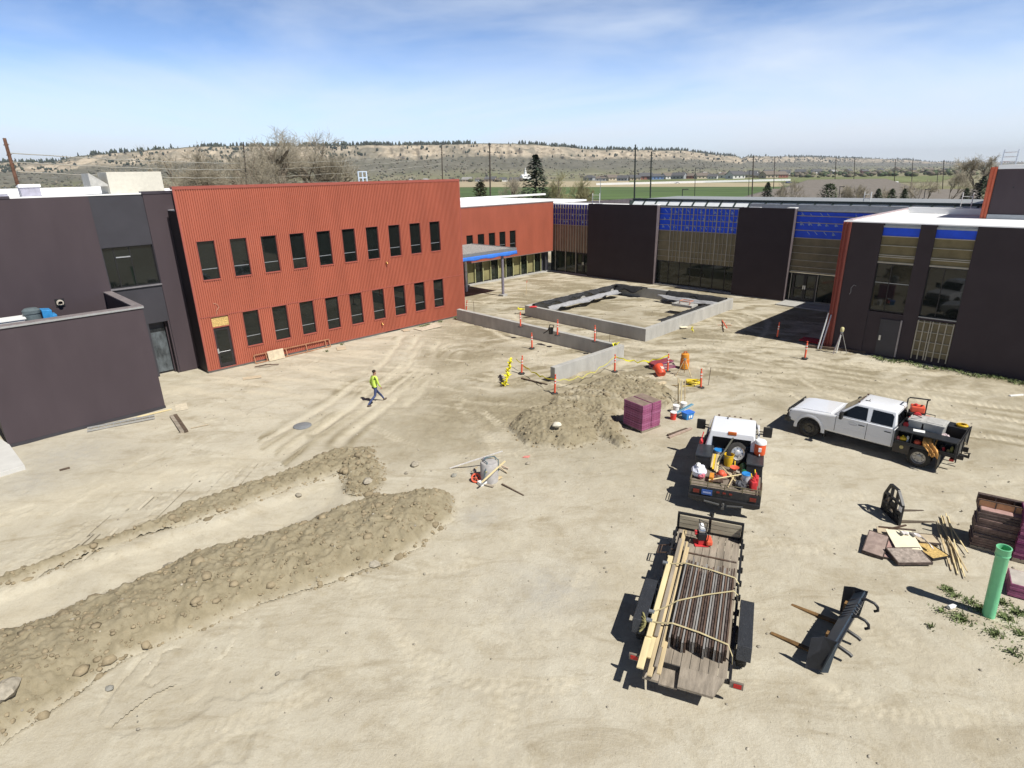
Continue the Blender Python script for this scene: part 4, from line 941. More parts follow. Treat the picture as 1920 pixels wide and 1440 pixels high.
    for s_ in (-1, 1):
        for a, b_ in doors:
            q = MB(); q.box(a, b_, .0, .012, .60, 1.275); q.box(a, b_, .004, .016, .78, .81)
            o = q.build('door', truckdirt, T, bevel=.008, loc=(0, .963 if s_ > 0 else -.975, 0))
            q = MB(); q.box(a + .07, a + .30, -.02, .034, 1.09, 1.125); q.build('handle', blackplastic, o, bevel=.008)
        q = MB()
        for a, b_ in doors: q.box(a - .016, a - .002, s_ * .972 - .003, s_ * .972 + .003, .56, 1.27)
        q.box(doors[0][1] + .002, doors[0][1] + .016, s_ * .972 - .003, s_ * .972 + .003, .6, 1.27); q.build('door_seam', blackplastic, T)
        mbig = 1.35 if mirror_big else 1.
        q = MB(); yy = s_ * (1.0 + .17 * mbig); q.box(2.80, 2.92, yy - .12 * mbig, yy + .12 * mbig, 1.26, 1.26 + .30 * mbig); o = q.build('mirror', blackplastic, T, bevel=.03)
        q = MB(); q.beam((2.84, s_ * .93, 1.36), (2.84, yy, 1.38), .05, .04); q.beam((2.84, s_ * .93, 1.46), (2.84, yy, 1.47), .04, .03); q.build('arm', blackplastic, o)
        q = MB(); q.box(SX(4.80), SX(4.985), s_ * .62 - .02 if s_ > 0 else -.94, .94 if s_ > 0 else -.60, .86, 1.05); q.build('headlight', headl, T, bevel=.03)
        q = MB(); q.box(WB - .66, WB - .62, s_ * .83 - .13, s_ * .83 + .13, .18, .62); q.build('mud_flap', blackplastic, T)
        wheel(T, WB, s_ * .84, RW, .26, s_, rimr)
        wheel(T, 0, s_ * .93, RW, .24, s_, rim_l if crew else rimr, dual=True); wheel(T, 0, s_ * .66, RW, .24, s_, rimr, dual=True)
    q = MB(); q.box(SX(4.94), SX(5.0), -.60, .60, .74, 1.06); g_ = q.build('grille', blackplastic, T, bevel=.01)
    q = MB()
    for z in (.8, .88, .96): q.box(SX(4.99), SX(5.01), -.57, .57, z - .012, z + .012)
    q.build('bars', alu, g_)
    q = MB(); q.box(SX(4.86), SX(5.14), -1.0, 1.0, .50, .74); q.build('front_bumper', mk('grey_black_bumper', (.05, .048, .042), .6, var=.2, wear=.3, wearcol=(.13, .12, .09)), T, bevel=.05)
    q = MB()
    if short: q.box(SX(5.1), SX(5.13), -.5, .5, .55, .70)
    for y in (-.55, .55) if not short else (): q.tube([(5.10, y, .55), (5.07, y, .9), (5.0, y, 1.10)], .028, 8)
    for z in (.82, .97, 1.10) if not short else (): q.cyl((5.05 if z < 1.1 else 5.0, -.95, z), (5.05 if z < 1.1 else 5.0, .95, z), .024, n=8)
    for s_ in (-1, 1) if not short else (): q.tube([(5.0, s_ * .95, 1.10), (5.0, s_ * .99, 1.02), (5.0, s_ * .99, .7)], .024, 8)
    q.build('brush_guard', black, T, smooth=True)
    q = MB()
    for y in (-.58, -.2, 0, .2, .58): q.box(xf1 - .02, xf1 + .05, y - .04, y + .04, zt + (.0 if abs(y) > .5 else .022), zt + .045)
    q.build('cab_light', mk('smoked_amber', (.10, .05, .03), .3), T, bevel=.01)
    q = MB(); q.cyl((xf1 - .25, .25, zt + .02), (xf1 - .28, .25, zt + .12), .01, n=5); q.box(xf1 - .3, xf1 - .12, .22, .26, zt + .024, zt + .04); q.build('antenna', blackplastic, T)
    q = MB()
    for s_ in (-1, 1): q.beam((-1.3, s_ * .45, .62), (SX(4.6), s_ * .45, .58), .09, .18)
    q.cyl((0, -.8, .40), (0, .8, .40), .08, n=10); q.blob((0, 0, .4), .2, 10); q.cyl((WB, -.8, .40), (WB, .8, .40), .06, n=10); q.build('chassis', black, T)
    return T
# door swoosh
def swoosh(T):
    q = MB(); y = .982
    P_ = [(2.05, 1.13), (2.16, 1.12), (2.24, 1.03), (2.30, .93), (2.32, .86), (2.24, .93), (2.14, 1.03), (2.07, 1.10)]
    q.add([(x - .1, y, z) for x, z in P_], [tuple(range(len(P_)))]); 
    q.build('door_emblem', whitep, T)
    q = MB(); pts = [(2.45 + .17 * math.cos(a), y, 1.10 + .055 * math.sin(a)) for a in np.linspace(.3, 5.6, 14)]
    q.tube(pts, .007, 4); q.build('door_emblem', greymetal, T)

# ---- crew cab truck with open side boxes
t2x, t2y = 15.59, 20.57; h2 = ang((15.59, 20.57), (12.73, 23.49))
loc2 = Vector((t2x, t2y, 0)) + Vector((math.sin(h2), -math.cos(h2), 0)) * 1.03; loc2.z = hz_(loc2.x, loc2.y) - .01
T2 = pickup('flatbed_truck', 'white crew cab flatbed truck with open side toolboxes, parked broadside', loc2, h2, True)
swoosh(T2)
mb = MB(); mb.box(-1.08, .85, -.62, .62, .86, .92); mb.box(-1.08, .86, -1.1, 1.1, .80, .86); mb.build('deck', truckblk, T2)
for s_ in (-1, 1):
    y0, y1 = (.58, 1.12) if s_ > 0 else (-1.12, -.58); yo, yi = (y1, y0) if s_ > 0 else (y0, y1)
    mb = MB(); mb.box(-1.08, .86, y0, y1, 1.33, 1.37); mb.box(-1.08, .86, min(yi, yi + s_ * .03), max(yi, yi + s_ * .03), .86, 1.33)
    mb.box(-1.08, .86, y0, y1, .861, .89)
    for x in (-1.08, -.40, .32, .83): mb.box(x, x + .03, y0 + .002, y1 - .002, .89, 1.33)
    if s_ < 0: mb.box(-1.05, .83, y0, y0 + .03, .89, 1.33)
    else:
        mb.box(-1.08, .86, y1 - .03, y1, .86, .95)
    mb.build('toolbox', truckblk, T2, bevel=.006)
mb = MB(); mb.box(.33, .90, .56, 1.08, .42, .80); o = mb.build('tank_box', mk('brown_black_box', (.05, .043, .036), .6, wear=.3, wearcol=(.12, .1, .08)), T2, bevel=.02)
mb = MB(); mb.cyl((.6, 1.08, .68), (.6, 1.095, .68), .07, n=14); mb.build('round_sticker', mk('gold_sticker', (.5, .42, .16), .5), o)
mb = MB(); mb.box(-1.13, -1.09, -1.12, 1.12, .70, 1.34)
mb.build('tail_board', mk('tail_mesh', (.05, .05, .05), .6, wear=.5, wearcol=(.3, .29, .26), wscale=4), T2)
mb = MB()
for y in (-1.05, 0, 1.05): mb.box(-1.17, -1.13, y - .03, y + .03, .6, 1.38)
mb.tube([(-1.15, -1.1, 1.36), (-1.15, 1.1, 1.36)], .025, 6); mb.build('tail_rail', black, T2)
mb = MB(); mb.beam((-1.05, 0, .55), (-1.42, 0, .52), .08, .08); mb.cyl((-1.39, 0, .52), (-1.39, 0, .62), .03, n=8); mb.blob((-1.39, 0, .65), .035, 8); mb.beam((-1.25, -.1, .6), (-1.4, -.28, .58), .03, .03); mb.build('hitch', black, T2)
for s_ in (-1, 1):
    mb = MB(); mb.box(-.62, -.58, s_ * .80 - .28, s_ * .80 + .28, .16, .80); mb.build('mud_flap', blackplastic, T2)
    mb = MB(); mb.box(-1.09, -.95, s_ * .95 - .1, s_ * .95 + .1, .60, .69); mb.build('tail_light', redlens, T2)
mb = MB()
mb.box(.80, .86, -1.0, 1.0, .86, 1.06)
for y in (-1.0, -.5, 0, .5, 1.0): mb.cyl((.83, y, .9), (.83, y, 1.5), .022, n=6)
mb.cyl((.83, -1.0, 1.5), (.83, 1.0, 1.5), .03, n=6); mb.tube([(.0, -.6, 1.38), (.0, -.6, 1.66), (.35, -.6, 1.66), (.35, -.6, 1.38)], .018, 6); mb.build('headache_rack', black, T2)
def local(T_, x, y, z): return Vector(T_.location) + Matrix.Rotation(T_.rotation_euler[2], 3, 'Z') @ Vector((x, y, z))
def item(T_, name, label, cat, x, y, z, rz=0, group=None): return thing(name, label, cat, local(T_, x, y, z), T_.rotation_euler[2] + rz, group)
# bins, machines and tools on its deck
for i, (x, w, lab) in enumerate(((.42, .46, 'small grey lidded bin nearer the cab of the crew truck'), (-.18, .66, 'bigger grey lidded bin standing beside the smaller grey bin'))):
    t_ = item(T2, 'storage_bin', lab, 'bin', x, .12, .92, 0, 'grey bins on the crew truck')
    mb = MB(); mb.hexa([(-w / 2 + .04, -.36, 0), (w / 2 - .04, -.36, 0), (w / 2 - .04, .36, 0), (-w / 2 + .04, .36, 0)], [(-w / 2, -.4, .7), (w / 2, -.4, .7), (w / 2, .4, .7), (-w / 2, .4, .7)]); mb.build('bin_body', greybin, t_, bevel=.02)
    mb = MB(); mb.box(-w / 2 - .03, w / 2 + .03, -.43, .43, .7, .76); mb.box(-w / 2 + .05, w / 2 - .05, -.33, .33, .76, .78); mb.build('lid', mk('pale_grey_lid', (.46, .455, .43), .5), t_, bevel=.015)
def engine_rig(t_, fuelc, bodyc, s=1.):
    mb = MB(); mb.box(-.18 * s, .18 * s, -.16 * s, .16 * s, .25 * s, .55 * s); mb.cyl((0, -.2 * s, .4 * s), (0, .2 * s, .4 * s), .13 * s, n=14); mb.build('engine', black, t_, bevel=.02)
    mb = MB(); mb.box(-.16 * s, .16 * s, -.13 * s, .13 * s, .55 * s, .72 * s); mb.build('fuel_tank', fuelc, t_, bevel=.04)
    mb = MB(); mb.cyl((.05 * s, 0, .72 * s), (.05 * s, 0, .76 * s), .04 * s, n=10); mb.build('cap', bodyc, t_); mb = MB(); mb.cyl((0, .18 * s, .5 * s), (0, .26 * s, .5 * s), .1 * s, n=12); mb.build('starter_cover', bodyc, t_)
    mb = MB()
    for x in (-.22, .22):
        mb.tube([(x * s, -.2 * s, .25 * s), (x * s, -.24 * s, .8 * s), (x * s, .1 * s, .95 * s)], .018 * s, 6)
    mb.cyl((-.22 * s, .1 * s, .95 * s), (.22 * s, .1 * s, .95 * s), .018 * s, n=6); mb.build('handle', black, t_)
    mb = MB(); mb.box(-.24 * s, .24 * s, -.26 * s, .26 * s, 0, .04 * s); mb.box(-.15 * s, .15 * s, -.12 * s, .12 * s, .04 * s, .25 * s); mb.build('foot', bodyc, t_, bevel=.01)
e1 = item(T2, 'jumping_jack', 'orange topped tamping machine standing tall behind the crew cab', 'tamper', .60, -.42, .9, .3); engine_rig(e1, orange, redp, 1.5)
e2 = item(T2, 'jumping_jack', 'red and black tamping machine behind the crew cab, nearer the open boxes', 'tamper', .62, .28, .92, -.4); engine_rig(e2, black, redp, 1.0)
e3 = item(T2, 'saw_frame', 'small red frame lying on the far box of the crew truck', 'tool', .30, -.84, 1.37, .2); mb = MB(); mb.tube([(-.2, -.1, .03), (.2, -.1, .1), (.2, .1, .1), (-.2, .1, .03), (-.2, -.1, .03)], .02, 6); mb.box(-.1, .1, -.06, .06, .02, .12); mb.build('frame', redp, e3)
t_ = item(T2, 'rope_coil', 'coil of yellow rope on the far box of the crew truck', 'rope', -.88, -.84, 1.38)
mb = MB()
for k_ in range(7): mb.tube([((.15 + .018 * (k_ % 3)) * math.cos(a) + .01 * math.sin(3 * a + k_), (.13 + .018 * (k_ % 3)) * math.sin(a), .02 + .022 * (k_ // 2) + .006 * math.sin(2 * a + k_)) for a in np.linspace(0, 6.28, 22)], .014, 5)
mb.build('rope', yellowp, t_, smooth=True)
t_ = item(T2, 'paper_sheet', 'white paper lying on the near box of the crew truck', 'paper', .20, .76, 1.375, .2); mb = MB(); mb.box(-.19, .19, -.13, .13, 0, .008); mb.build('sheet', whitep, t_)
t_ = item(T2, 'plastic_bag', 'crumpled white and pink plastic bag on the crew truck', 'bag', -.58, .42, .93); mb = MB(); mb.blob((0, 0, .2), (.27, .2, .24), 14, jit=.16); mb.build('bag', mk('white_pink_bag', (.8, .66, .66), .4, var=.2, scale=6), t_)
for i, (dy, dz, l_, mm, lab) in enumerate(((-.05, .05, 1.15, wood, 'long wooden shovel handle across the crew truck bed'), (.08, .07, 1.05, wood, 'pale rake handle lying among tools on the crew truck bed'), (.2, .09, .95, wood_old, 'grey handled tool on the crew truck bed'))):
    t_ = item(T2, 'long_tool', lab, 'tool', -.62, dy, .93 + dz, .25 - .12 * i, 'long tools on the crew truck bed')
    mb = MB(); mb.cyl((-l_ / 2, 0, 0), (l_ / 2, 0, .02), .02, n=7); mb.build('handle', mm, t_)
    mb = MB(); mb.prism([(l_ / 2, -.02), (l_ / 2 + .08, -.12), (l_ / 2 + .30, -.11), (l_ / 2 + .36, 0), (l_ / 2 + .30, .11), (l_ / 2 + .08, .12), (l_ / 2, .02)], 'z', .0, .03); mb.build('blade', greymetal if i else alu, t_)
t_ = item(T2, 'marking_flags', 'bundle of pink and red marking flags at the tail of the crew truck', 'flags', -.85, .42, .95, .5)
mb = MB()
for k_ in range(8): mb.add([(-.2 + .05 * k_, -.1 + .03 * (k_ % 3), .1), (-.05 + .05 * k_, -.13 + .05 * (k_ % 4), .16), (-.02 + .05 * k_, .02, .14), (-.16 + .05 * k_, .05, .08)], [(0, 1, 2, 3)])
o = mb.build('flag', mk('pink_flag', (.75, .12, .18), .6), t_); so = o.modifiers.new('s', 'SOLIDIFY'); so.thickness = .006
mb = MB()
for k_ in range(6): mb.cyl((-.25, -.08 + .03 * k_, .03), (.35, -.1 + .04 * k_, .05), .006, n=4)
mb.build('wire', alu, t_)
# in the open near-side boxes
t_ = item(T2, 'canvas_jacket', 'orange canvas jacket hanging out of the open side box', 'jacket', -.28, 1.0, .90)
rows = []
for i in range(9):
    f = i / 8
    if f < .35: p_ = (-.35 + f * 1.3, .42 - f * .5)
    else: p_ = (.105 + (f - .35) * .25, .245 - (f - .35) * .7)
    rows.append([((j / 8 - .5) * (.42 - .25 * max(0, f - .5)) + .08 * math.sin(5 * f) - .12 * f, p_[0] + .035 * math.sin(j * 2.1 + i), p_[1] + .05 * math.sin(j * 1.5 + i * 1.3)) for j in range(9)])
mb = MB(); mb.grid(rows); o = mb.build('cloth', canvas, t_, smooth=True, angle=80); so = o.modifiers.new('s', 'SOLIDIFY'); so.thickness = .02
for (x, y, z, r_, mm, nm, lab, cat) in ((.62, .96, 1.0, (.14, .1, .10), yellowp, 'yellow_jug', 'rounded yellow jug in the first open side box', 'jug'), (.78, 1.0, .97, (.09, .07, .08), mk('salmon_plastic', (.75, .2, .16), .5), 'pink_glove', 'salmon pink glove bundle in the first open side box', 'gloves'), (.14, .95, .98, (.13, .13, .11), orange, 'hard_hat', 'orange hard hat in the second open side box', 'hard hat')):
    t_ = item(T2, nm, lab, cat, x, y, z); mb = MB(); mb.blob((0, 0, 0), r_, 14, jit=.03); mb.build('shell', mm, t_, smooth=True)
    mb = MB(); mb.lathe([(r_[0] * .9, -r_[2] * .6), (r_[0] * 1.2, -r_[2] * .65), (r_[0] * 1.2, -r_[2] * .8), (r_[0] * .9, -r_[2] * .8)], 14) if nm == 'hard_hat' else mb.cyl((0, 0, r_[2] * .8), (.03, 0, r_[2] * 1.25), .03, n=8); mb.build('brim' if nm == 'hard_hat' else 'spout', mm, t_)
for (x, y, mm, lab, h_) in ((.48, .92, whitep, 'small white bottle in the first open side box', .24), (-.95, .95, mk('olive_can', (.22, .21, .06), .5), 'olive can at the rear of the open side boxes', .26), (-.86, .98, mk('khaki_can', (.3, .26, .12), .5), 'low khaki tin in the rear open side box', .12), (-.7, .92, redp, 'small red tin in the rear open side box', .14), (-.62, .84, rust, 'rusty tin deep in the rear open side box', .18)):
    t_ = item(T2, 'spray_can', lab, 'can', x, y, .90, 0, 'cans in the open side boxes'); mb = MB(); mb.lathe([(0, 0), (.055, 0), (.055, h_ * .8), (.03, h_ * .86), (.03, h_), (0, h_)], 12); mb.build('can', mm, t_, smooth=True)
    mb = MB(); mb.cyl((0, 0, h_), (0, 0, h_ + .03), .025, n=8); mb.build('cap', blackplastic, t_)

# ---- rear view flatbed truck
t1r = Vector((7.02, 17.5)); h1 = R(67)
loc1 = Vector((7.02, 17.5, 0)) + Vector((math.cos(h1), math.sin(h1), 0)) * 1.36; loc1.z = hz_(loc1.x, loc1.y) - .01
T1 = pickup('flatbed_truck', 'white truck seen from behind, its flatbed heaped with tools and a spare wheel', loc1, h1, False, True, short=True)
mb = MB(); mb.box(-1.30, 1.25, -1.12, 1.12, .84, .90); mb.build('deck', mk('worn_plank_deck', (.22, .18, .14), .85, var=.25, scale=5, stretch=(.2, 1, 1)), T1)
mb = MB(); mb.box(-1.34, 1.27, -1.14, -1.12, .78, .93); mb.box(-1.34, 1.27, 1.12, 1.14, .78, .93); mb.box(-1.36, -1.30, -1.14, 1.14, .60, .92); mb.build('deck_rail', truckblk, T1)
mb = MB(); mb.box(1.20, 1.26, -.95, .95, .9, 1.05); mb.prism([(-.95, 1.05), (.95, 1.05), (.88, 1.74), (.78, 1.86), (-.78, 1.86), (-.88, 1.74)], 'x', 1.235, 1.25); mb.build('headboard', mk('headboard_mesh', (.014, .014, .018), .6), T1)
mb = MB(); P_ = [(1.22, -.96, .9), (1.22, -.93, 1.68), (1.22, -.80, 1.86), (1.22, .80, 1.86), (1.22, .93, 1.68), (1.22, .96, .9)]; mb.tube(P_, .035, 8)
for y in (-.45, .45): mb.cyl((1.22, y, .9), (1.22, y, 1.86), .022, n=6)
mb.build('headache_rack', black, T1, smooth=True)
mb = MB()
for y in (-.55, -.25, .2, .28, .36): mb.box(1.18, 1.22, y - .03, y + .03, 1.78, 1.815)
mb.build('rack_light', headl, T1)
mb = MB(); mb.box(1.12, 1.32, -.15, .15, 1.88, 2.0); mb.build('beacon', amber, T1, bevel=.02)
for s_, z1_ in ((1, 1.42), (-1, 1.36)):
    y0, y1 = (.60, 1.12) if s_ > 0 else (-1.12, -.60)
    mb = MB(); mb.box(.08, 1.05, y0, y1, .90, z1_ - .06); o = mb.build('toolbox', truckblk, T1, bevel=.012)
    mb = MB(); mb.box(.06, 1.07, y0 - .02, y1 + .02, z1_ - .06, z1_); mb.build('lid', mk('toolbox_lid', (.05, .055, .062), .35, .3, wear=.15, wearcol=(.15, .15, .15)), o, bevel=.02)
mb = MB()
for z in (1.0, 1.12): mb.tube([(-.75, 1.13, z), (-1.30, 1.13, z), (-1.34, 1.09, z), (-1.34, -1.09, z), (-1.30, -1.13, z), (-.75, -1.13, z)], .016, 6)
for y in (-1.1, -.55, 0, .55, 1.1): mb.cyl((-1.34, y, .85), (-1.34, y, 1.14), .018, n=6)
mb.build('tail_rail', mk('khaki_rail', (.14, .12, .07), .6, wear=.3), T1)
mb = MB(); mb.prism([(-1.14, .62), (1.14, .62), (1.14, .5), (.95, .42), (-.95, .42), (-1.14, .5)], 'x', -1.44, -1.32); mb.build('rear_bumper', black, T1, bevel=.02)
mb = MB(); mb.box(-1.40, -1.37, .38, .72, .68, .86); o = mb.build('licence_plate', plate_m, T1); mb = MB(); mb.box(-1.404, -1.401, .42, .68, .74, .80); mb.build('plate_strip', mk('pale_blue_print', (.3, .36, .6), .5), o)
mb = MB()
for s_ in (-1, 1): mb.box(-1.385, -1.36, s_ * .9 - .1, s_ * .9 + .1, .7, .82)
for y in (-.2, 0, .2): mb.box(-1.385, -1.36, y - .05, y + .05, .80, .85)
mb.build('tail_light', mk('dull_red_lens', (.2, .03, .02), .3), T1)
mb = MB(); mb.beam((-1.4, 0, .45), (-1.72, 0, .45), .09, .09); mb.cyl((-1.68, 0, .45), (-1.68, 0, .56), .03, n=8); mb.blob((-1.68, 0, .6), .04, 8)
for s_ in (-1, 1): mb.cyl((-1.46, s_ * .12, .42), (-1.46, s_ * .62, .48), .035, n=8)
mb.build('hitch', mk('scratched_steel', (.12, .12, .12), .5, .5), T1)
# its load
def bucket(t_, bodyc, r=.15, h=.36, lid=None, rimc=None, handle=True, tilt=None):
    mb = MB(); mb.lathe([(0, .0), (r * .86, 0), (r, h), (r * 1.05, h), (r * 1.05, h - .03), (r * .95, h - .03)] if lid else [(0, 0), (r * .86, 0), (r, h), (r * 1.05, h), (r * 1.05, h - .03), (r, h - .03), (r * .96, h - .01), (r * .84, .02), (0, .02)], 20); mb.build('bucket', bodyc, t_, smooth=True)
    if lid: mb = MB(); mb.lathe([(r * 1.04, h - .03), (r * 1.07, h + .005), (r * 1.0, h + .02), (r * .9, h + .012), (0, h + .012)], 20); mb.build('lid', lid, t_, smooth=True)
    if handle: mb = MB(); mb.tube([(r * 1.03 * math.cos(a), -.06 - r * .35 * math.sin(a) * .2, h - .06 - .75 * r * math.sin(a)) if False else (r * 1.06 * math.cos(a), r * 1.06 * abs(math.sin(a)), h - .05 - .10 * math.sin(a)) for a in np.linspace(0, math.pi, 10)], .006, 5); mb.build('handle', alu, t_)
t_ = item(T1, 'lidded_bucket', 'white bucket with a blue lid beside the big black toolbox', 'bucket', .95, .40, .90); bucket(t_, whitep, .16, .42, bluep)
t_ = item(T1, 'spare_wheel', 'spare wheel leaning upright against the headboard of the rear-facing truck', 'wheel', .86, -.28, .90, R(90)); 
w_ = wheel(t_, 0, 0, .40, .24, -1, mk('silver_rim', (.55, .54, .52), .35, .7)); t_.rotation_euler = (R(-22), 0, T1.rotation_euler[2] - R(70))
t_ = item(T1, 'water_cooler', 'orange drink cooler with a white lid on the headboard side', 'cooler', .98, -.98, 1.37)
mb = MB(); mb.lathe([(0, 0), (.17, 0), (.19, .04), (.19, .42), (0, .42)], 20); o = mb.build('cooler_body', mk('cooler_orange', (.80, .12, .035), .4, var=.05), t_, smooth=True)
mb = MB(); mb.lathe([(.2, .42), (.2, .50), (.17, .54), (0, .55)], 20); mb.build('lid', whitep, t_, smooth=True); mb = MB(); mb.box(-.23, -.19, -.05, .05, .18, .32); mb.cyl((-.2, 0, .06), (-.27, 0, .06), .02, n=8); mb.build('tap', whitep, t_)
t_ = item(T1, 'yellow_bucket', 'tall yellow bucket in front of the spare wheel', 'bucket', .66, .02, .90); bucket(t_, yellowp, .17, .44)
t_ = item(T1, 'lumber_scraps', 'upright pale and yellow board offcuts standing in the bed beside the big toolbox', 'board offcuts', .45, .44, .90)
for i, (y, l_, mm) in enumerate(((-.09, .85, wood_new), (-.02, .7, wood), (.05, .8, mk('bright_yellow_level', (.8, .5, .03), .5)), (.11, .65, wood))):
    mb = MB(); mb.beam((-.6 + .05 * i, y, .04 + .03 * i), (.25, y, .34), .06, .03); mb.build('board', mm, t_)
for i, (x, y, z, a, l_, mm, lab) in enumerate(((-.1, .15, .98, .9, 1.15, wood, 'pale shovel handle slanting across the tool heap'), (-.35, -.1, 1.0, .55, 1.25, wood_new, 'light yellow stick laid over the tool heap'), (.05, -.05, 1.02, 1.25, .9, wood_old, 'grey stick half buried in the tool heap'), (-.6, .05, 1.03, -1.0, 1.2, wood_new, 'long light rake handle near the tail rail'), (-.55, -.3, .96, .1, .8, wood_old, 'short weathered stake near the tail rail'), (-.75, -.15, .96, -.2, .7, wood, 'short pale stake by the tail rail'), (-.7, .2, .95, .25, .75, wood_old, 'dull stake under the longer handles'))):
    t_ = item(T1, 'tool_handle', lab, 'tool handle', x, y, z, a, 'handles and stakes in the truck bed'); mb = MB(); mb.cyl((-l_ / 2, 0, -.03), (l_ / 2, 0, .05), .021, n=7); mb.build('shaft', mm, t_)
    mb = MB(); mb.box(l_ / 2, l_ / 2 + .14, -.08 if i % 2 else -.025, .08 if i % 2 else .025, .03, .06); mb.build('tool_head', rust, t_)
for i, (x, y, sx_, sy_, a, mm, lab) in enumerate(((.1, -.15, .5, .35, .3, ply, 'plywood offcut flat in the truck bed'), (-.15, .1, .45, .3, -.4, wood_old, 'grey board piece flat in the truck bed'), (.2, -.3, .4, .25, .8, mk('pale_grey_sheet', (.4, .38, .33), .7), 'pale grey sheet piece beside the spare wheel'), (-.7, .3, .5, .4, .1, rust, 'rust brown tray near the tail rail'))):
    t_ = item(T1, 'board_piece', lab, 'board', x, y, .905 + .025 * i, a, 'flat pieces in the truck bed'); mb = MB(); mb.box(-sx_ / 2, sx_ / 2, -sy_ / 2, sy_ / 2, 0, .022); mb.build('sheet', mm, t_)
t_ = item(T1, 'orange_funnel', 'red orange scoop lying face up on the tool heap', 'scoop', .12, -.22, 1.0); mb = MB(); mb.lathe([(.03, .0), (.15, .10), (.16, .12), (.13, .10), (0, .05)], 16); mb.build('bowl', orange, t_, smooth=True); mb = MB(); mb.cyl((.1, 0, .06), (.5, .02, .12), .018, n=6); mb.build('handle', yellowp, t_)
t_ = item(T1, 'hard_hat', 'bright orange hard hat on the tool heap', 'hard hat', -.32, .18, 1.0); mb = MB(); mb.blob((0, 0, .03), (.16, .13, .11), 16); mb.build('shell', orange, t_, smooth=True); mb = MB(); mb.lathe([(.13, 0), (.18, -.01), (.18, -.02), (.13, -.02)], 16); mb.build('brim', orange, t_)
t_ = item(T1, 'orange_level', 'short orange block by the tail rail of the rear-facing truck', 'block', -.72, .48, .91); mb = MB(); mb.box(-.18, .18, -.07, .07, 0, .2); mb.build('block', orangey, t_, bevel=.01); mb = MB(); mb.box(-.1, .1, -.075, .075, .06, .14); mb.build('face', orange, t_)
t_ = item(T1, 'gas_cylinder', 'dark green cylinder lying beside the smaller toolbox', 'cylinder', .3, -.52, 1.0, .1); mb = MB(); mb.lathe([(0, -.38), (.09, -.36), (.105, -.3), (.105, .3), (.07, .38), (.03, .40), (.03, .46), (0, .46)], 16, axis='x'); mb.build('tank', greend, t_, smooth=True); mb = MB(); mb.lathe([(.05, -.39), (.1, -.37), (.1, -.44), (.08, -.44)], 12, axis='x'); mb.build('collar', whitep, t_)
t_ = item(T1, 'lidded_bucket', 'white bucket with a blue rim between the green cylinder and the red cans', 'bucket', -.5, -.62, .90); bucket(t_, mk('cloudy_bucket', (.66, .68, .72), .4), .15, .34, bluep)
for i, (x, y, lab) in enumerate(((-.55, -.92, 'red fuel can nearer the toolbox on the flatbed corner'), (-.88, -.86, 'red fuel can at the very corner of the tail rail'))):
    t_ = item(T1, 'fuel_can', lab, 'fuel can', x, y, .90, .3 * i, 'red fuel cans on the flatbed'); mb = MB(); mb.box(-.14, .14, -.10, .10, 0, .34); mb.build('can', redp, t_, bevel=.04); mb = MB(); mb.tube([(-.1, 0, .34), (-.06, 0, .42), (.08, 0, .42), (.1, 0, .34)], .022, 6); mb.build('handle', redp, t_); mb = MB(); mb.cyl((.09, .02, .34), (.2, .05, .48), .02, n=8); mb.build('spout', yellowp, t_)
t_ = item(T1, 'rubbish_bag', 'knotted white rubbish bag at the flatbed corner by the big toolbox', 'bag', -.55, .92, .91); mb = MB(); mb.blob((0, 0, .2), (.27, .25, .22), 16, jit=.12); mb.build('bag', mk('bag_white', (.76, .78, .88), .35, var=.12, scale=8), t_); mb = MB(); mb.blob((-.05, .03, .44), (.09, .08, .08), 10, jit=.25); mb.build('knot', whitep, t_); mb = MB(); mb.blob((-.15, -.08, .12), (.15, .14, .12), 10, jit=.2); mb.build('contents', mk('bag_red', (.7, .2, .25), .4), t_)
t_ = item(T1, 'long_pipe', 'dark pipe leaning from the bed up over the headboard', 'pipe', .3, .35, .95); mb = MB(); mb.cyl((-.1, .1, .05), (1.05, -.5, 1.0), .035, n=8); mb.build('tube', mk('olive_pipe', (.09, .09, .07), .5), t_); mb = MB(); mb.cyl((1.05, -.5, 1.0), (1.09, -.52, 1.03), .042, n=8); mb.build('collar', greymetal, t_)
t_ = item(T1, 'hand_tamper', 'red tool hanging outside the headboard on the big toolbox side', 'tool', 1.1, 1.05, 1.38); mb = MB(); mb.blob((0, 0, .1), (.08, .07, .14), 10, jit=.15); mb.build('body', redp, t_); mb = MB(); mb.cyl((0, 0, .2), (.15, -.05, .45), .02, n=6); mb.build('handle', redp, t_)
t_ = item(T1, 'tarp_bundle', 'dark bundled tarp beside the red fuel cans', 'tarp', -.85, -.5, .9); mb = MB(); mb.blob((0, 0, .08), (.25, .2, .13), 14, jit=.2); mb.build('tarp', mk('slate_tarp', (.09, .09, .10), .6, var=.2), t_); mb = MB(); mb.tube([(-.2, -.1, .14), (0, .05, .22), (.2, .1, .12)], .012, 5); mb.build('cord', alu, t_)

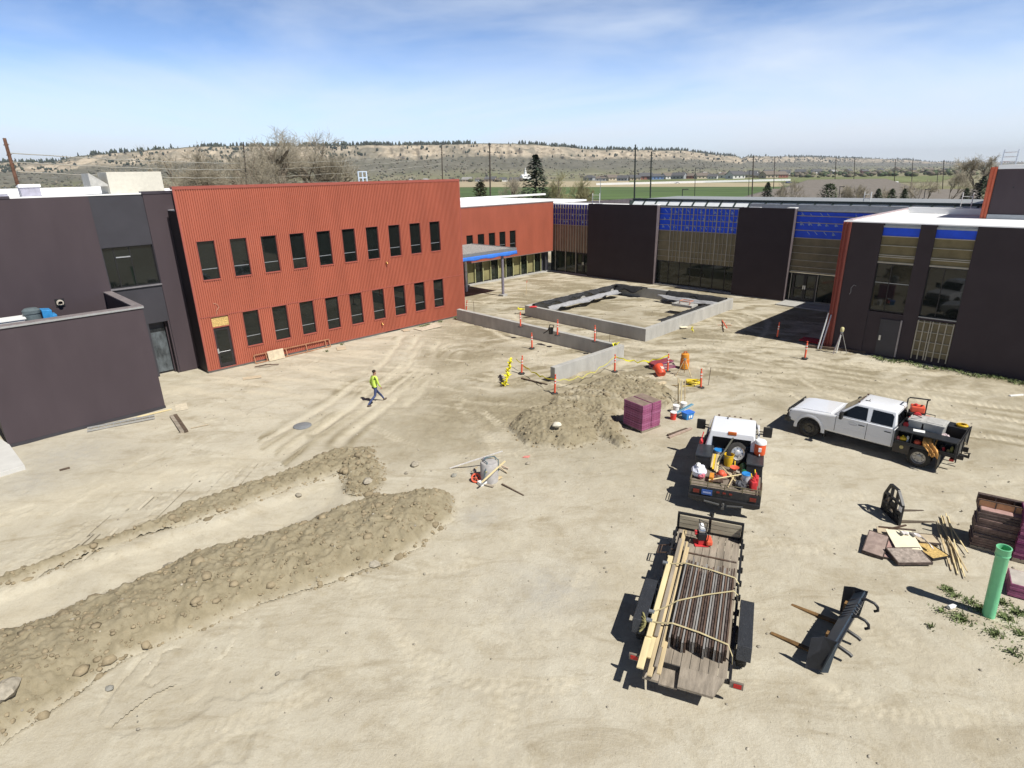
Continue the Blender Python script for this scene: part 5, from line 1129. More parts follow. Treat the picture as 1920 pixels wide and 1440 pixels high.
# ---- trailer
ta = R(67); tl = 5.6; tw = 1.90; tx0 = Vector((5.12, 15.83)) - Vector((math.cos(ta), math.sin(ta))) * tl
tz = hz_(4.6, 12.6)
c_ = Vector((math.cos(ta), math.sin(ta))); r_ = Vector((math.sin(ta), -math.cos(ta)))
to = tx0 + r_ * (tw / 2 - .11)
TR = thing('utility_trailer', 'low tandem axle trailer with a plank deck, loaded with boards and steel forms', 'trailer', (to.x, to.y, tz), ta)
DZ = .62; hw = tw / 2
mb = MB()
npl = 9
for i in range(npl):
    a = -hw + .06 + (tw - .12) * i / npl; mb.box(0, tl - .02, a + .006, a + (tw - .12) / npl - .006, DZ - .04, DZ + rnd.uniform(-.003, .004))
mb.build('deck', wood_old, TR)
mb = MB()
for s_ in (-1, 1): mb.box(-.02, tl, s_ * hw - .03, s_ * hw + .03, DZ - .12, DZ + .02)
mb.box(tl - .05, tl, -hw, hw, DZ - .12, DZ + .015); mb.box(-.02, .04, -hw, hw, DZ - .12, DZ - .02)
for x in np.arange(.5, tl, .6):
    for s_ in (-1, 1): mb.box(x - .05, x + .05, s_ * (hw + .05) - .025, s_ * (hw + .05) + .025, DZ - .1, DZ + .03)
    mb.box(x - .03, x + .03, -hw + .03, hw - .03, DZ - .12, DZ - .045)
mb.build('frame', black, TR)
mb = MB(); mb.box(4.32, 4.37, -hw + .1, hw, DZ + .003, DZ + .03); mb.build('cross_strip', rust, TR)
mb = MB(); 
mb.box(tl - .06, tl, -hw, hw, DZ + .02, DZ + .09); mb.box(tl - .06, tl, -hw, hw, DZ + .50, DZ + .57)
for y in (-hw + .03, 0, hw - .03): mb.box(tl - .06, tl - .0, y - .035, y + .035, DZ + .09, DZ + .5)
mb.box(tl - .30, tl - .06, -hw, -hw + .04, DZ + .02, DZ + .5); mb.build('headboard', black, TR)
mb = MB()
for z in (.10, .24, .38): mb.box(tl - .10, tl - .062, -hw + .07, -.04, DZ + z, DZ + z + .12); mb.box(tl - .10, tl - .062, .04, hw - .07, DZ + z, DZ + z + .12)
mb.build('headboard_planks', mk('silvered_plank', (.42, .37, .27), .85, var=.2, scale=6, stretch=(1, .15, 1)), TR)
mb = MB(); mb.hexa([(-.44, -hw + .30, DZ - .22), (0, -hw + .1, DZ - .08), (0, hw - .86, DZ - .08), (-.44, hw - .86, DZ - .22)], [(-.44, -hw + .30, DZ - .16), (0, -hw + .1, DZ + .0), (0, hw - .86, DZ + .0), (-.44, hw - .86, DZ - .16)])
mb.hexa([(-.44, hw - .45, DZ - .22), (0, hw - .45, DZ - .08), (0, hw - .1, DZ - .08), (-.44, hw - .1, DZ - .22)], [(-.44, hw - .45, DZ - .16), (0, hw - .45, DZ), (0, hw - .1, DZ), (-.44, hw - .1, DZ - .16)])
mb.hexa([(-.40, hw - .855, DZ - .30), (0, hw - .855, DZ - .20), (0, hw - .455, DZ - .20), (-.40, hw - .455, DZ - .30)], [(-.40, hw - .855, DZ - .26), (0, hw - .855, DZ - .16), (0, hw - .455, DZ - .16), (-.40, hw - .455, DZ - .26)])
mb.build('beavertail', wood_old, TR)
for s_ in (-1, 1):
    mb = MB(); y0, y1 = sorted((s_ * (hw + .08), s_ * (hw + .40))); x0, x1 = .78, 2.66
    mb.prism([(x0, DZ - .12), (x0 + .12, DZ + .20), (x1 - .12, DZ + .20), (x1, DZ - .12), (x1 - .03, DZ - .12), (x1 - .15, DZ + .17), (x0 + .15, DZ + .17), (x0 + .03, DZ - .12)], 'y', y0, y1)
    yo0, yo1 = sorted((s_ * (hw + .385), s_ * (hw + .40))); mb.prism([(x0 + .03, DZ - .05), (x0 + .125, DZ + .168), (x1 - .125, DZ + .168), (x1 - .03, DZ - .05)], 'y', yo0, yo1); mb.build('mudguard', tread, TR, bevel=.008)
    for x in (1.30, 2.14): wheel(TR, x, s_ * (hw + .22), .34, .22, s_, rim_l)
    mb = MB(); mb.beam((-.05, s_ * hw, DZ - .05), (-.05, s_ * (hw + .28), DZ - .05), .05, .16); o = mb.build('light_bracket', mk('worn_bracket', (.2, .17, .14), .6, wear=.4), TR); mb = MB(); mb.box(-.09, -.076, s_ * (hw + .16) - .08, s_ * (hw + .16) + .08, DZ - .1, DZ - .0); mb.build('tail_light', redlens, o)
mb = MB(); mb.beam((tl, -.5, DZ - .1), (tl + 1.0, 0, DZ - .14), .08, .10); mb.beam((tl, .5, DZ - .1), (tl + 1.0, 0, DZ - .14), .08, .10); mb.beam((tl + .9, 0, DZ - .14), (tl + 1.25, 0, DZ - .12), .08, .08); mb.cyl((tl + .85, 0, .02), (tl + .85, 0, DZ + .2), .035, n=8); mb.cyl((1.30, -hw, .34), (1.30, hw, .34), .04, n=8); mb.cyl((2.14, -hw, .34), (2.14, hw, .34), .04, n=8); mb.build('tongue', black, TR)
mb = MB(); mb.tube([(4.35, hw + .02, DZ - .1), (4.35, hw + .38, DZ - .2), (4.75, hw + .38, DZ - .2), (4.75, hw + .02, DZ - .1)], .02, 6); mb.cyl((4.35, hw + .3, DZ - .18), (4.75, hw + .3, DZ - .18), .015, n=6); mb.build('outline_loop', rust, TR)  # added rusty loop, stands for a shadow-like outline beside the trailer
# boards and forms on it
nb = 0
def tload(name, label, cat, x, y, z, rz=0, group=None): return item(TR, name, label, cat, x, y, z, rz, group)
bd = [(-.52, .90, 4.35, .00, wood_new, .15, 'yellowish long plank at the outer edge of the trailer load, sticking out past the deck'), (-.15, .78, 3.9, .0, wood_new, .10, 'yellow long plank second from the outer edge of the trailer load'), (.45, .88, 3.3, .045, wood_new, .13, 'shorter yellow plank lying on top of the outer planks'), (-.66, .67, 5.95, .0, wood, .11, 'longest pale plank reaching from the headboard past the trailer tail'), (-.40, .58, 5.0, .045, wood_old, .07, 'pale narrow plank next to the longest plank'), (-.55, .49, 4.95, .02, wood, .09, 'pale plank beside the steel forms'), (.2, .54, 4.4, .065, wood, .05, 'slim pale plank resting on the inner side of the plank row'), (.5, .73, 4.2, .065, wood_old, .09, 'greyed narrow plank between the pale planks')]
for x, y, l_, dz, mm, w, lab in bd:
    t_ = tload('lumber_board', lab, 'plank', x, y, DZ + .01 + dz + .10, R(rnd.uniform(-.5, .5)), 'planks on the trailer'); mb = MB(); mb.box(0, l_, -w / 2, w / 2, 0, .04); mb.build('plank', mm, t_, bevel=.004)
t_ = tload('bearer_block', 'short timber bearer under the planks on the trailer', 'timber', 1.0, .72, DZ + .006); mb = MB(); mb.box(-.05, .05, -.26, .22, 0, .095); mb.box(2.2, 2.3, -.26, .22, 0, .095); mb.build('block', wood_old, t_)
nf = 22
fcols = [mk('bright_rail', (.46, .44, .41), .5, .3, var=.2, scale=5, stretch=(.15, 1, 1), wear=.35, wearcol=(.22, .15, .11), wscale=3), rust, mk('pale_rust', (.36, .33, .30), .6, .3, var=.2, scale=5, stretch=(.15, 1, 1), wear=.5, wearcol=(.16, .10, .07), wscale=3), form_dk, mk('brown_form', (.15, .095, .07), .7, var=.25, scale=6, stretch=(.2, 1, 1), wear=.3, wearcol=(.30, .26, .22), wscale=4)]
for i in range(nf):
    y = .42 - i * .0585; x = .50 + .09 * rnd.uniform(-1, 1) - .004 * i; l_ = 3.05 + rnd.uniform(-.12, .12); hh = .30 + rnd.uniform(-.012, .02); mm = fcols[(0, 1, 3, 2, 1, 0, 4, 3, 2, 0, 1, 3, 4, 0, 2, 3, 1, 0, 4, 2, 3, 1)[i]]
    t_ = tload('steel_form', 'rusty steel edged form panel standing on edge in the strapped row on the trailer', 'form panel', x, y, DZ + .012, 0, 'steel forms strapped on the trailer')
    mb = MB(); mb.box(0, l_, -.012, .008, .01, hh - .01); mb.build('sheet', form_dk, t_)
    mb = MB(); mb.box(0, l_, -.019, .019, hh - .014, hh); mb.box(0, l_, -.02, .02, 0, .012)
    for xx in (0, .6, 1.2, 1.8, l_ - .012): mb.box(xx, xx + .012, -.02, .02, .012, hh - .014)
    mb.build('edge_rail', mm, t_)
def strap(label, pts, w=.05):
    mb = MB(); rows = []
    for p in pts:
        rows.append([Vector(p) + Vector((-w / 2, 0, 0)), Vector(p) + Vector((w / 2, 0, 0))])
    mb.grid(rows); t_ = tload('ratchet_strap', label, 'strap', 0, 0, 0, 0, 'straps over the trailer load')
    o = mb.build('webbing', strap_m, t_); so = o.modifiers.new('s', 'SOLIDIFY'); so.thickness = .006; so.offset = 1
    q = MB(); p = Vector(pts[1]); q.box(p.x - .05, p.x + .05, p.y - .07, p.y + .07, p.z - .0, p.z + .05); q.build('ratchet', greymetal, t_)
zt_ = DZ + .345
strap('pale strap over the load nearest the trailer headboard', [(3.4, 1.0, DZ - .05), (3.4, .97, DZ + .16), (3.38, .7, DZ + .24), (3.36, .42, zt_), (3.28, -.2, zt_ + .015), (3.18, -.84, zt_), (3.15, -.96, DZ + .2), (3.15, -.97, DZ)])
strap('diagonal strap across the middle of the trailer load', [(1.2, 1.0, DZ - .05), (1.28, .97, DZ + .18), (1.5, .7, DZ + .24), (1.75, .42, zt_), (2.2, -.2, zt_ + .015), (2.62, -.84, zt_), (2.68, -.96, DZ + .2), (2.68, -.97, DZ)])
strap('yellow strap over the load nearest the trailer tail', [(.98, 1.0, DZ - .05), (.96, .97, DZ + .18), (.93, .7, DZ + .24), (.90, .42, zt_), (.80, -.2, zt_ + .015), (.66, -.84, zt_), (.55, -.96, DZ + .15), (.45, -.97, DZ)])
t_ = tload('strap_bundle', 'loose tangle of strap webbing hanging at the trailer edge', 'strap', .95, 1.05, DZ + .12); mb = MB()
for k_ in range(6): mb.tube([(.10 * math.cos(a + k_) * (1 + .2 * k_ % 3), .05 + .06 * math.sin(2 * a + k_), -.02 + .13 * math.sin(a)) for a in np.linspace(0, 6.2, 14)], .018, 4)
mb.build('webbing', mk('olive_webbing', (.34, .31, .13), .8, var=.3, scale=12), t_)
t_ = tload('plate_compactor', 'red and black engine with an orange tank at the trailer headboard', 'engine', 4.95, .18, DZ + .006, R(15)); engine_rig(t_, alu, redp, .75)
mb = MB(); mb.box(-.2, .15, -.30, -.12, .05, .22); mb.build('side_tank', orange, t_, bevel=.04); mb = MB(); mb.cyl((-.05, 0, .52), (.1, .02, .60), .07, n=12); mb.build('air_filter', whitep, t_)

# ================================================================== SITE OBJECTS
def gp(u, v, dz=0.):
    """ground point under photo pixel (u, v), on the uneven dirt"""
    p = G(u, v)
    for _ in range(4): p = G(u, v, hz_(p.x, p.y))
    p.z += dz; return p
LEFT45 = R(44.65)
# ---- delineator posts
def delineator(p, label, lean=(0, 0), base=True, bands=True, h=1.07):
    global DELI
    if DELI is None:
        DELI = thing('traffic_delineator', label, 'marker post', p, 0, 'orange marker posts')
        mb = MB(); mb.lathe([(0, .02), (.055, .02), (.05, .9), (.045, .93), (.03, .95), (.03, 1.0), (.045, 1.02), (.045, 1.07), (0, 1.08)], 12); mb.build('post', orange, DELI, smooth=True)
        mb = MB(); mb.lathe([(.053, .58), (.0535, .66), (.053, .66)], 12); mb.lathe([(.052, .74), (.0525, .82), (.052, .82)], 12); mb.build('reflective_band', mk('reflective_band', (.80, .74, .70), .4), DELI)
        mb = MB(); mb.lathe([(0, 0), (.20, 0), (.19, .035), (.08, .06), (0, .06)], 8); mb.build('base', mk('rubber_base', (.045, .042, .04), .8), DELI)
        o = DELI
    else: o = dup(DELI, p, 0, label)
    o.rotation_euler = (lean[0], lean[1], rnd.uniform(0, 6)); return o
DELI = None
WALLTOP = .85
for (u, v, zt_, lab, lean) in [
    (1040, 738, None, 'orange marker post in front of the free end of the concrete wall', (.02, .03)), (978, 700, None, 'orange marker post in the dirt left of the concrete wall end, tape tied low', (.0, -.05)),
    (997.5, 653, None, 'orange marker post with pale bands inside the corner of the L-shaped wall', (.03, .0)), (1045, 629, WALLTOP, 'orange marker post standing on the middle of the long concrete wall', (0, .02)),
    (1115, 641, WALLTOP, 'orange marker post standing on the concrete wall close to its corner', (0, .03)), (976, 613, WALLTOP, 'orange marker post on the concrete wall with yellow tape wrapped round it', (.02, .02)),
    (1152.5, 697, None, 'orange marker post at the outer foot of the concrete wall corner, tape tied on top', (0, .02)), (1251.5, 697, None, 'orange marker post beside the red drum, holding the end of the yellow tape', (.02, .02)),
    (1314, 727, None, 'orange marker post with a heavy black base beside the yellow hose pile', (0, .05)), (1457, 633, None, 'orange marker post standing in the building shadow', (.0, .04)),
    (1509, 672, None, 'orange marker post in the sun before the red building corner', (.02, -.01)), (811, 604, None, 'orange marker post leaning at the foot of the red ribbed wall', (-.05, .06)),
    (874, 585, None, 'short orange marker at the far corner of the red block', (.2, .1))]:
    p = G(u, v, zt_) if zt_ else gp(u, v); delineator(p, lab, lean)
# ---- stakes, tapes
def ribbon(name, label, cat, pts, w, mm, parent=None, part='tape', group=None, sag=None):
    mb = MB(); n_ = len(pts); rows = []
    for i, p in enumerate(pts):
        p = Vector(p); tw = .6 * math.sin(i * 1.3); rows.append([p + Vector((0, 0, -w / 2)) + Vector((.02 * tw, .02 * tw, 0)), p + Vector((0, 0, w / 2)) - Vector((.02 * tw, .02 * tw, 0))])
    mb.grid(rows)
    o = mb.build(name, mm); so = o.modifiers.new('s', 'SOLIDIFY'); so.thickness = .004
    return tag(o, label, cat, group)
def sagline(a, b, s, n_=14):
    a, b = Vector(a), Vector(b); return [a.lerp(b, i / n_) - Vector((0, 0, s * 4 * (i / n_) * (1 - i / n_) * (1 + .25 * math.sin(i * 2.3)))) for i in range(n_ + 1)]
pa, pb, pc, pd = gp(978, 700, .42), gp(1040, 738, .78), gp(1152.5, 697, .95), gp(1251.5, 697, 1.0)
ribbon('caution_tape', 'yellow tape sagging between the post in the dirt and the post at the wall end', 'caution tape', sagline(gp(968, 688, .5), pb, .25), .075, yellow, group='yellow tapes')
ribbon('caution_tape', 'yellow tape sagging along the concrete wall face between two posts', 'caution tape', sagline(pb, pc, .45), .06, mk('dusty_tape', (.62, .57, .16), .6), group='yellow tapes')
ribbon('caution_tape', 'yellow tape strung from the wall corner post to the post by the red drum', 'caution tape', sagline(pc, pd, .35), .075, yellow, group='yellow tapes')
def tape_bundle(name, label, p, top, w=.25, n_=26):
    t_ = thing(name, label, 'tape bundle', p, 0, 'bunched yellow tape'); d = Vector(top) - Vector(p); mb = MB()
    for i in range(n_):
        f = i / n_; f *= .95; c = d * f + Vector((rnd.uniform(-w, w) * .5 * (1.1 - f), rnd.uniform(-w, w) * .5, .06)); a = rnd.uniform(0, 6); l_ = rnd.uniform(.12, .3); dx = Vector((math.cos(a), math.sin(a), rnd.uniform(-.8, .8))) * l_ * .6; dy = Vector((-math.sin(a), math.cos(a), rnd.uniform(-.6, .6))) * .045
        mb.add([c - dx - dy, c + dx * .3 - dy * .6, c + dx, c + dx + dy, c + dy * 1.4, c - dx + dy], [(0, 1, 4, 5), (1, 2, 3, 4)])
    o = mb.build('tape', yellow, t_); so = o.modifiers.new('s', 'SOLIDIFY'); so.thickness = .005
    mb = MB(); mb.beam((0, 0, -.05), d * 1.03, .04, .04); mb.build('stake', wood, t_); return t_
p = gp(946, 724); tape_bundle('tape_bundle', 'big bunch of bright yellow tape heaped against a leaning stake in the dirt', p, gp(956, 708) + Vector((.12, .1, 1.15)), .26, 60)
p = gp(972, 588, .35); tape_bundle('tape_bundle', 'knot of yellow tape hanging by the planter corner', p, p + Vector((.55, .0, -.05)), .22, 12)
p = G(1296, 613, .85); tape_bundle('tape_bundle', 'small pale yellow rag of tape on the planter near corner', p, p + Vector((.12, -.1, -.4)), .15, 8)
p = G(1151, 647, .86); tape_bundle('tape_bundle', 'little yellow loop of tape on the corner of the concrete wall', p, p + Vector((.25, 0, .02)), .14, 8)
def stake(p, q, label, mm=wood, w=.035, group='survey stakes', tip=None):
    t_ = thing('wooden_stake', label, 'stake', p, 0, group); d = Vector(q) - Vector(p); mb = MB(); mb.beam((0, 0, -.08), d, w, w); mb.build('shaft', mm, t_)
    if tip: mb = MB(); mb.beam(d * .86, d * 1.01, w + .006, w + .006); mb.build('tip', tip, t_)
    return t_
p = gp(986, 552); stake(p, p + Vector((.12, .05, 1.3)), 'orange topped wooden stake in the court near the steel canopy post', wood, .05, tip=orange)
p = gp(889, 590); stake(p, p + Vector((0, 0, 1.1)), 'thin rusty stake by the far corner of the red block', rust, .03)
p = gp(1354, 600); stake(p + Vector((0, 0, .05)), G(1363, 615, .3), 'orange stake lying slanted on the dirt beyond the planter', orange, .06, 'dropped orange stakes'); stake(gp(1345, 609, .06), gp(1371, 612, .1), 'second orange stake crossing the first beyond the planter', mk('pale_orange', (.6, .3, .16), .6), .05, 'dropped orange stakes')
p = gp(1328, 722); stake(p, p + Vector((.05, 0, 1.0)), 'thin dark rod stuck upright right of the marker post', rust, .022, 'rods')
for u, v, lab in ((1118, 640, 'thin dark rod beside the post on the concrete wall'), (1143, 643, 'short dark rod at the concrete wall corner')): p = G(u, v, .7); stake(p, p + Vector((0, .02, .7)), lab, rust, .022, 'rods')
# ---- black bucket on the wall
t_ = thing('black_bucket', 'dark bucket and hose standing behind the middle of the concrete wall', 'bucket', G(1033, 626, .85)); mb = MB(); mb.lathe([(0, 0), (.14, 0), (.17, .42), (.15, .42), (.13, .03)], 14); mb.build('bucket', blackplastic, t_, smooth=True); mb = MB(); mb.tube([(.12, 0, .3), (.2, .1, .55), (-.05, .1, .62), (-.2, .1, .2), (-.5, .1, .02)], .035, 8); mb.build('hose', blackplastic, t_, smooth=True)
# ---- drum, boards, tripod, stakes, hose, pails behind the panel stack
p = gp(1283, 690); t_ = thing('traffic_barrel', 'orange and yellow barrel standing upright near the dug dirt', 'barrel', p, .3)
mb = MB(); mb.lathe([(0, 0), (.27, 0), (.27, .30), (.25, .31), (.25, .58), (.235, .59), (.23, .86), (.18, .90), (0, .90)], 20); mb.build('barrel', orangey, t_, smooth=True); mb = MB(); mb.lathe([(.253, .34), (.255, .55), (.253, .55)], 20); mb.build('band', mk('deep_orange', (.75, .2, .03), .45), t_); mb = MB(); mb.tube([(-.1, 0, .89), (-.08, 0, 1.0), (.08, 0, 1.0), (.1, 0, .89)], .03, 8); mb.build('handle', mk('red_brown', (.4, .1, .03), .5), t_)
p = gp(1237, 703); t_ = thing('red_drum', 'red orange tub lying tipped on its side on the dirt', 'tub', p + Vector((0, 0, .25)), 0); mb = MB(); mb.lathe([(0, -.3), (.22, -.3), (.25, -.25), (.28, .3), (.31, .32), (.28, .34), (.24, -.24), (0, -.26)], 20); mb.build('tub', mk('red_orange_tub', (.72, .085, .035), .45), t_, smooth=True); mb = MB(); mb.box(-.1, .1, -.275, -.25, -.1, .1); mb.build('label_patch', mk('cream_patch', (.7, .5, .4), .5), t_); t_.rotation_euler = (R(-58), R(10), R(20))
for i, (u, v, a, mm, lab) in enumerate(((1243, 690, .1, form_pink, 'dark red form panel at the bottom by the red drum'), (1240, 688, -.25, form_face, 'pale topped form panel in the middle by the red drum'), (1238, 686, .3, mk('maroon_panel', (.26, .05, .06), .6), 'maroon form panel on top by the red drum'))):
    p = gp(u, v, .04 + .09 * i); t_ = thing('form_panel', lab, 'form panel', p, a + .2, 'panels by the red drum'); mb = MB(); mb.box(-.75, .75, -.3, .3, 0, .07); mb.build('panel', mm, t_, bevel=.008); mb = MB(); mb.box(-.76, .76, -.31, -.3, 0, .07); mb.box(-.76, .76, .3, .31, 0, .07); mb.build('edge', form_edge, t_)
def tripod(p, h, r_, label, mm, headm=None, hr=.07, leg=.022):
    t_ = thing('tripod', label, 'tripod', p, rnd.uniform(0, 2))
    for k_ in range(3):
        a = 2 * math.pi * k_ / 3 + .4; mb = MB(); mb.beam((r_ * math.cos(a), r_ * math.sin(a), 0), (.03 * math.cos(a), .03 * math.sin(a), h), leg * 2, leg); mb.build('leg', mm, t_)
    mb = MB(); mb.cyl((0, 0, h - .02), (0, 0, h + .05), .08, n=10); mb.build('head_plate', greymetal, t_)
    if headm: mb = MB(); mb.lathe([(0, 0), (hr, .0), (hr * 1.1, .08), (hr * 1.1, .2), (hr * .7, .26), (0, .28)], 14); mb.build('instrument', headm, t_, loc=(0, 0, h + .05), smooth=True)
tripod(gp(1282, 704), .95, .5, 'pale wooden tripod standing between the barrel and the yellow hose', wood)
p = gp(1277, 757)
for i, (a, b_, lab) in enumerate((((1272, 757), (1266, 722), 'tallest leaning stake behind the pails'), ((1276, 758), (1277, 724), 'upright stake behind the pails'), ((1284, 757), (1280, 727), 'stake leaning the other way behind the pails'), ((1271, 752), (1281, 728), 'crossing stake behind the pails'))):
    p = gp(*a); q = G(b_[0], b_[1], 1.15); stake(p, p + Vector((rnd.uniform(-.2, .2), rnd.uniform(-.1, .2), 1.35 - .07 * i)), lab, wood_new if i % 2 else wood, .045, 'stakes behind the pails')
stake(gp(1256, 721, .04), gp(1274, 727, .12), 'long stick lying on the dirt bank behind the pails', wood, .05, 'stakes behind the pails')
t_ = thing('hose_coil', 'flat coil of yellow hose lying by the black based post', 'hose', gp(1300, 719)); mb = MB()
for k_ in range(8): mb.tube([((.30 + .03 * (k_ % 4)) * math.cos(a) + .05 * math.sin(2 * a + k_), (.24 + .03 * (k_ % 4)) * math.sin(a), .04 + .035 * (k_ // 2) + .02 * math.sin(3 * a + k_)) for a in np.linspace(0, 6.28, 24)], .022, 5)
mb.tube([(.3, 0, .06), (-.1, -.5, .03), (-.7, -.45, .03)], .02, 5); mb.build('hose', mk('yellow_hose', (.72, .55, .04), .5), t_, smooth=True)
for (u, v, c_, lid, lab, r__) in ((1267, 773, whitep, whitep, 'white pail with a lid nearest the purple panel stack', .16), (1281, 768, mk('white_pail', (.76, .77, .78), .4), whitep, 'white pail behind the blue tub', .16), (1262, 786, mk('cooler_red', (.74, .07, .05), .4), whitep, 'red cooler pail with white lid on the dirt', .15)):
    t_ = thing('pail', lab, 'pail', gp(u, v), rnd.uniform(0, 6), 'pails near the purple panel stack'); bucket(t_, c_, r__, .36, lid)
t_ = thing('blue_tub', 'blue rectangular tub beside the white pails', 'tub', gp(1289, 785), .5); mb = MB(); mb.hexa([(-.2, -.14, 0), (.2, -.14, 0), (.2, .14, 0), (-.2, .14, 0)], [(-.25, -.18, .32), (.25, -.18, .32), (.25, .18, .32), (-.25, .18, .32)]); mb.build('tub', bluep, t_, bevel=.02); mb = MB(); mb.box(-.27, .27, -.2, .2, .32, .36); mb.build('rim', bluewrap2, t_, bevel=.01); mb = MB(); mb.box(-.1, -.02, -.187, -.165, .1, .22); mb.box(.02, .1, -.187, -.165, .1, .22); mb.build('white_mark', whitep, t_)
t_ = thing('blue_board', 'blue grey board propped across the blue tub', 'board', gp(1280, 782, .38), .45); mb = MB(); mb.beam((-.5, 0, -.12), (.55, 0, .18), .16, .025); mb.build('board', mk('blue_grey_board', (.10, .26, .36), .6), t_); mb = MB(); mb.beam((-.5, -.07, -.10), (.55, -.07, .195), .02, .03); mb.build('rim', mk('pale_blue_edge', (.3, .5, .62), .5), t_)
for i, (a, b_, lab) in enumerate((((1252, 818), (1288, 806), 'dark rusty bar lying near the rear-facing truck'), ((1254, 822), (1296, 805), 'pinkish plank lying beside the dark bar near the truck'))):
    p, q = gp(*a, .05), gp(*b_, .06); t_ = thing('plank', lab, 'plank', p, 0, 'planks lying near the truck'); mb = MB(); mb.beam((0, 0, 0), q - p, .12, .06); mb.build('plank', (wood_dk, mk('pink_plank', (.42, .32, .26), .8))[i], t_)
# ---- stacks of form panels
def panel_mesh(lx, ly, lz, edge, face, fr=.022):
    t_ = bpy.data.objects.new('form_panel', None); COL.objects.link(t_)
    mb = MB(); mb.box(0, lx, 0, ly, 0, lz); a = mb.build('edge_frame', edge, t_, bevel=.006)
    mb = MB(); mb.box(fr, lx - fr, fr, ly - fr, lz, lz + .004); mb.build('face', face, t_)
    return t_
def stack(origin, rz, cols, lx, ly, lz, edges, face, label, toplabel, group, jit=.02, gap=0):
    protos = [panel_mesh(lx, ly, lz, e, face) for e in edges]; used = set()
    for ci, (cx, n_) in enumerate(cols):
        for k_ in range(n_):
            pi_ = rnd.randrange(len(protos)); loc = Vector(origin) + Matrix.Rotation(rz, 3, 'Z') @ Vector((cx + rnd.uniform(-jit, jit), rnd.uniform(-jit, jit), .13 + k_ * (lz + .012)))
            lab = (toplabel[ci] if k_ == n_ - 1 else label)
            if pi_ in used: o = dup(protos[pi_], loc, rz + rnd.uniform(-.01, .01), lab, group)
            else: o = protos[pi_]; used.add(pi_); o.location = loc; o.rotation_euler = (0, 0, rz)
            o['label'] = lab; o['category'] = 'form panel'; o['group'] = group
    for i, o in enumerate(protos):
        if i not in used:
            for ch in list(o.children): bpy.data.objects.remove(ch)
            bpy.data.objects.remove(o)
def pallet(p, rz, lx, ly, label):
    t_ = thing('wooden_pallet', label, 'pallet', p, rz, 'pallets'); mb = MB()
    for k_ in range(7): mb.box(lx * k_ / 7 + .01, lx * (k_ + 1) / 7 - .02, 0, ly, .10, .122)
    mb.build('slats', wood_old, t_); mb = MB()
    for k_ in range(3): y = (ly - .09) * k_ / 2; mb.box(0, lx, y, y + .09, .02, .10)
    mb.box(0, .12, 0, ly, 0, .02); mb.box(lx - .12, lx, 0, ly, 0, .02); mb.build('bearers', wood_old, t_)
pA = gp(1203, 813); sa = ang(G(1203, 813), G(1229, 801)); 
sa = ang((pA.x, pA.y), tuple(G(1231, 802))[:2])
pallet(pA - Vector((0, 0, .02)), sa, 1.24, 1.24, 'pallet under the purple edged panel stack by the mound')
stack(pA - Vector((0, 0, .02)), sa, [(.0, 11), (.60, 11)], .57, 1.16, .098, [form_edge, mk('magenta_panel_edge', (.34, .11, .215), .6, var=.2, scale=9, wear=.2, wearcol=(.4, .25, .25), wscale=6)], mk('brown_panel_face', (.24, .18, .14), .75, var=.15, scale=4, wear=.3, wearcol=(.35, .3, .24), wscale=3), 'purple edged form panel inside the two-column stack on the pallet by the dirt mound', ['top panel of the column nearer the mound in the two-column stack', 'top panel of the column nearer the pails in the two-column stack'], 'purple panel stack by the mound', .012)
# dirty brown stack at the edge of the site
pB = gp(1818, 1026); sb = ang((pB.x, pB.y), tuple(G(1893, 1045))[:2])
pallet(pB - Vector((0, 0, .03)), sb, 1.22, .8, 'pallet under the dirty brown panel stack')
stack(pB - Vector((0, 0, .03)), sb, [(0, 14)], 1.22, .82, .075, [form_dk, mk('brown_panel_edge', (.15, .10, .085), .8, var=.3, scale=7, wear=.25, wearcol=(.28, .22, .18), wscale=5)], form_pink, 'brown caked form panel inside the dirty stack beside the sticks', ['upper flat panel of the dirty brown stack, pink faced'], 'dirty brown panel stack', .03)
for i, lab in enumerate(('orange faced panel laid on edge on top of the dirty brown stack, nearer', 'dark ribbed panel back on top of the dirty brown stack, farther')):
    o_ = Vector(pB) + Matrix.Rotation(sb, 3, 'Z') @ Vector((-.06, .30 + .26 * i, .13 + 14 * .081 + .0)); t_ = thing('form_panel', lab, 'form panel', o_, sb, 'dirty brown panel stack')
    mb = MB(); mb.box(0, 1.3, 0, .03, 0, .26) if i == 0 else mb.box(0, 1.3, .1, .13, 0, .30); mb.build('face', mk('orange_ply', (.62, .34, .17), .7, var=.15) if i == 0 else wood_dk, t_)
    mb = MB()
    for x in (0, .42, .86, 1.27): mb.box(x, x + .03, -.03 if i == 0 else 0, -.001 if i == 0 else .099, 0, .27 + .03 * i)
    mb.box(-.001, 1.301, -.031 if i == 0 else -.001, 0 if i == 0 else .0995, .25 + .03 * i, .272 + .03 * i); mb.box(-.001, 1.301, -.031 if i == 0 else -.001, 0 if i == 0 else .0995, -.0, .02); mb.build('edge_frame', form_dk, t_)
pC = gp(1896, 1052); pallet(pC, sb, 1.3, .9, 'pallet under the clean purple stack at the picture edge')
stack(pC, sb, [(0, 15)], 1.22, .80, .085, [form_edge, mk('deep_purple_panel', (.20, .035, .12), .6, var=.2)], form_face, 'clean purple panel inside the tall stack cut off by the picture edge', ['pale faced top panel of the tall clean purple stack'], 'clean purple panel stack', .012)
pD = gp(1888, 1117); stack(pD - Vector((0, 0, .1)), sb, [(0, 4)], 1.22, .80, .085, [form_edge], mk('chalky_panel_face', (.46, .42, .37), .7, var=.12, wear=.3, wearcol=(.36, .26, .24)), 'purple panel inside the short stack behind the green pipe', ['chalky top panel of the short stack behind the green pipe'], 'short purple panel stack', .012)
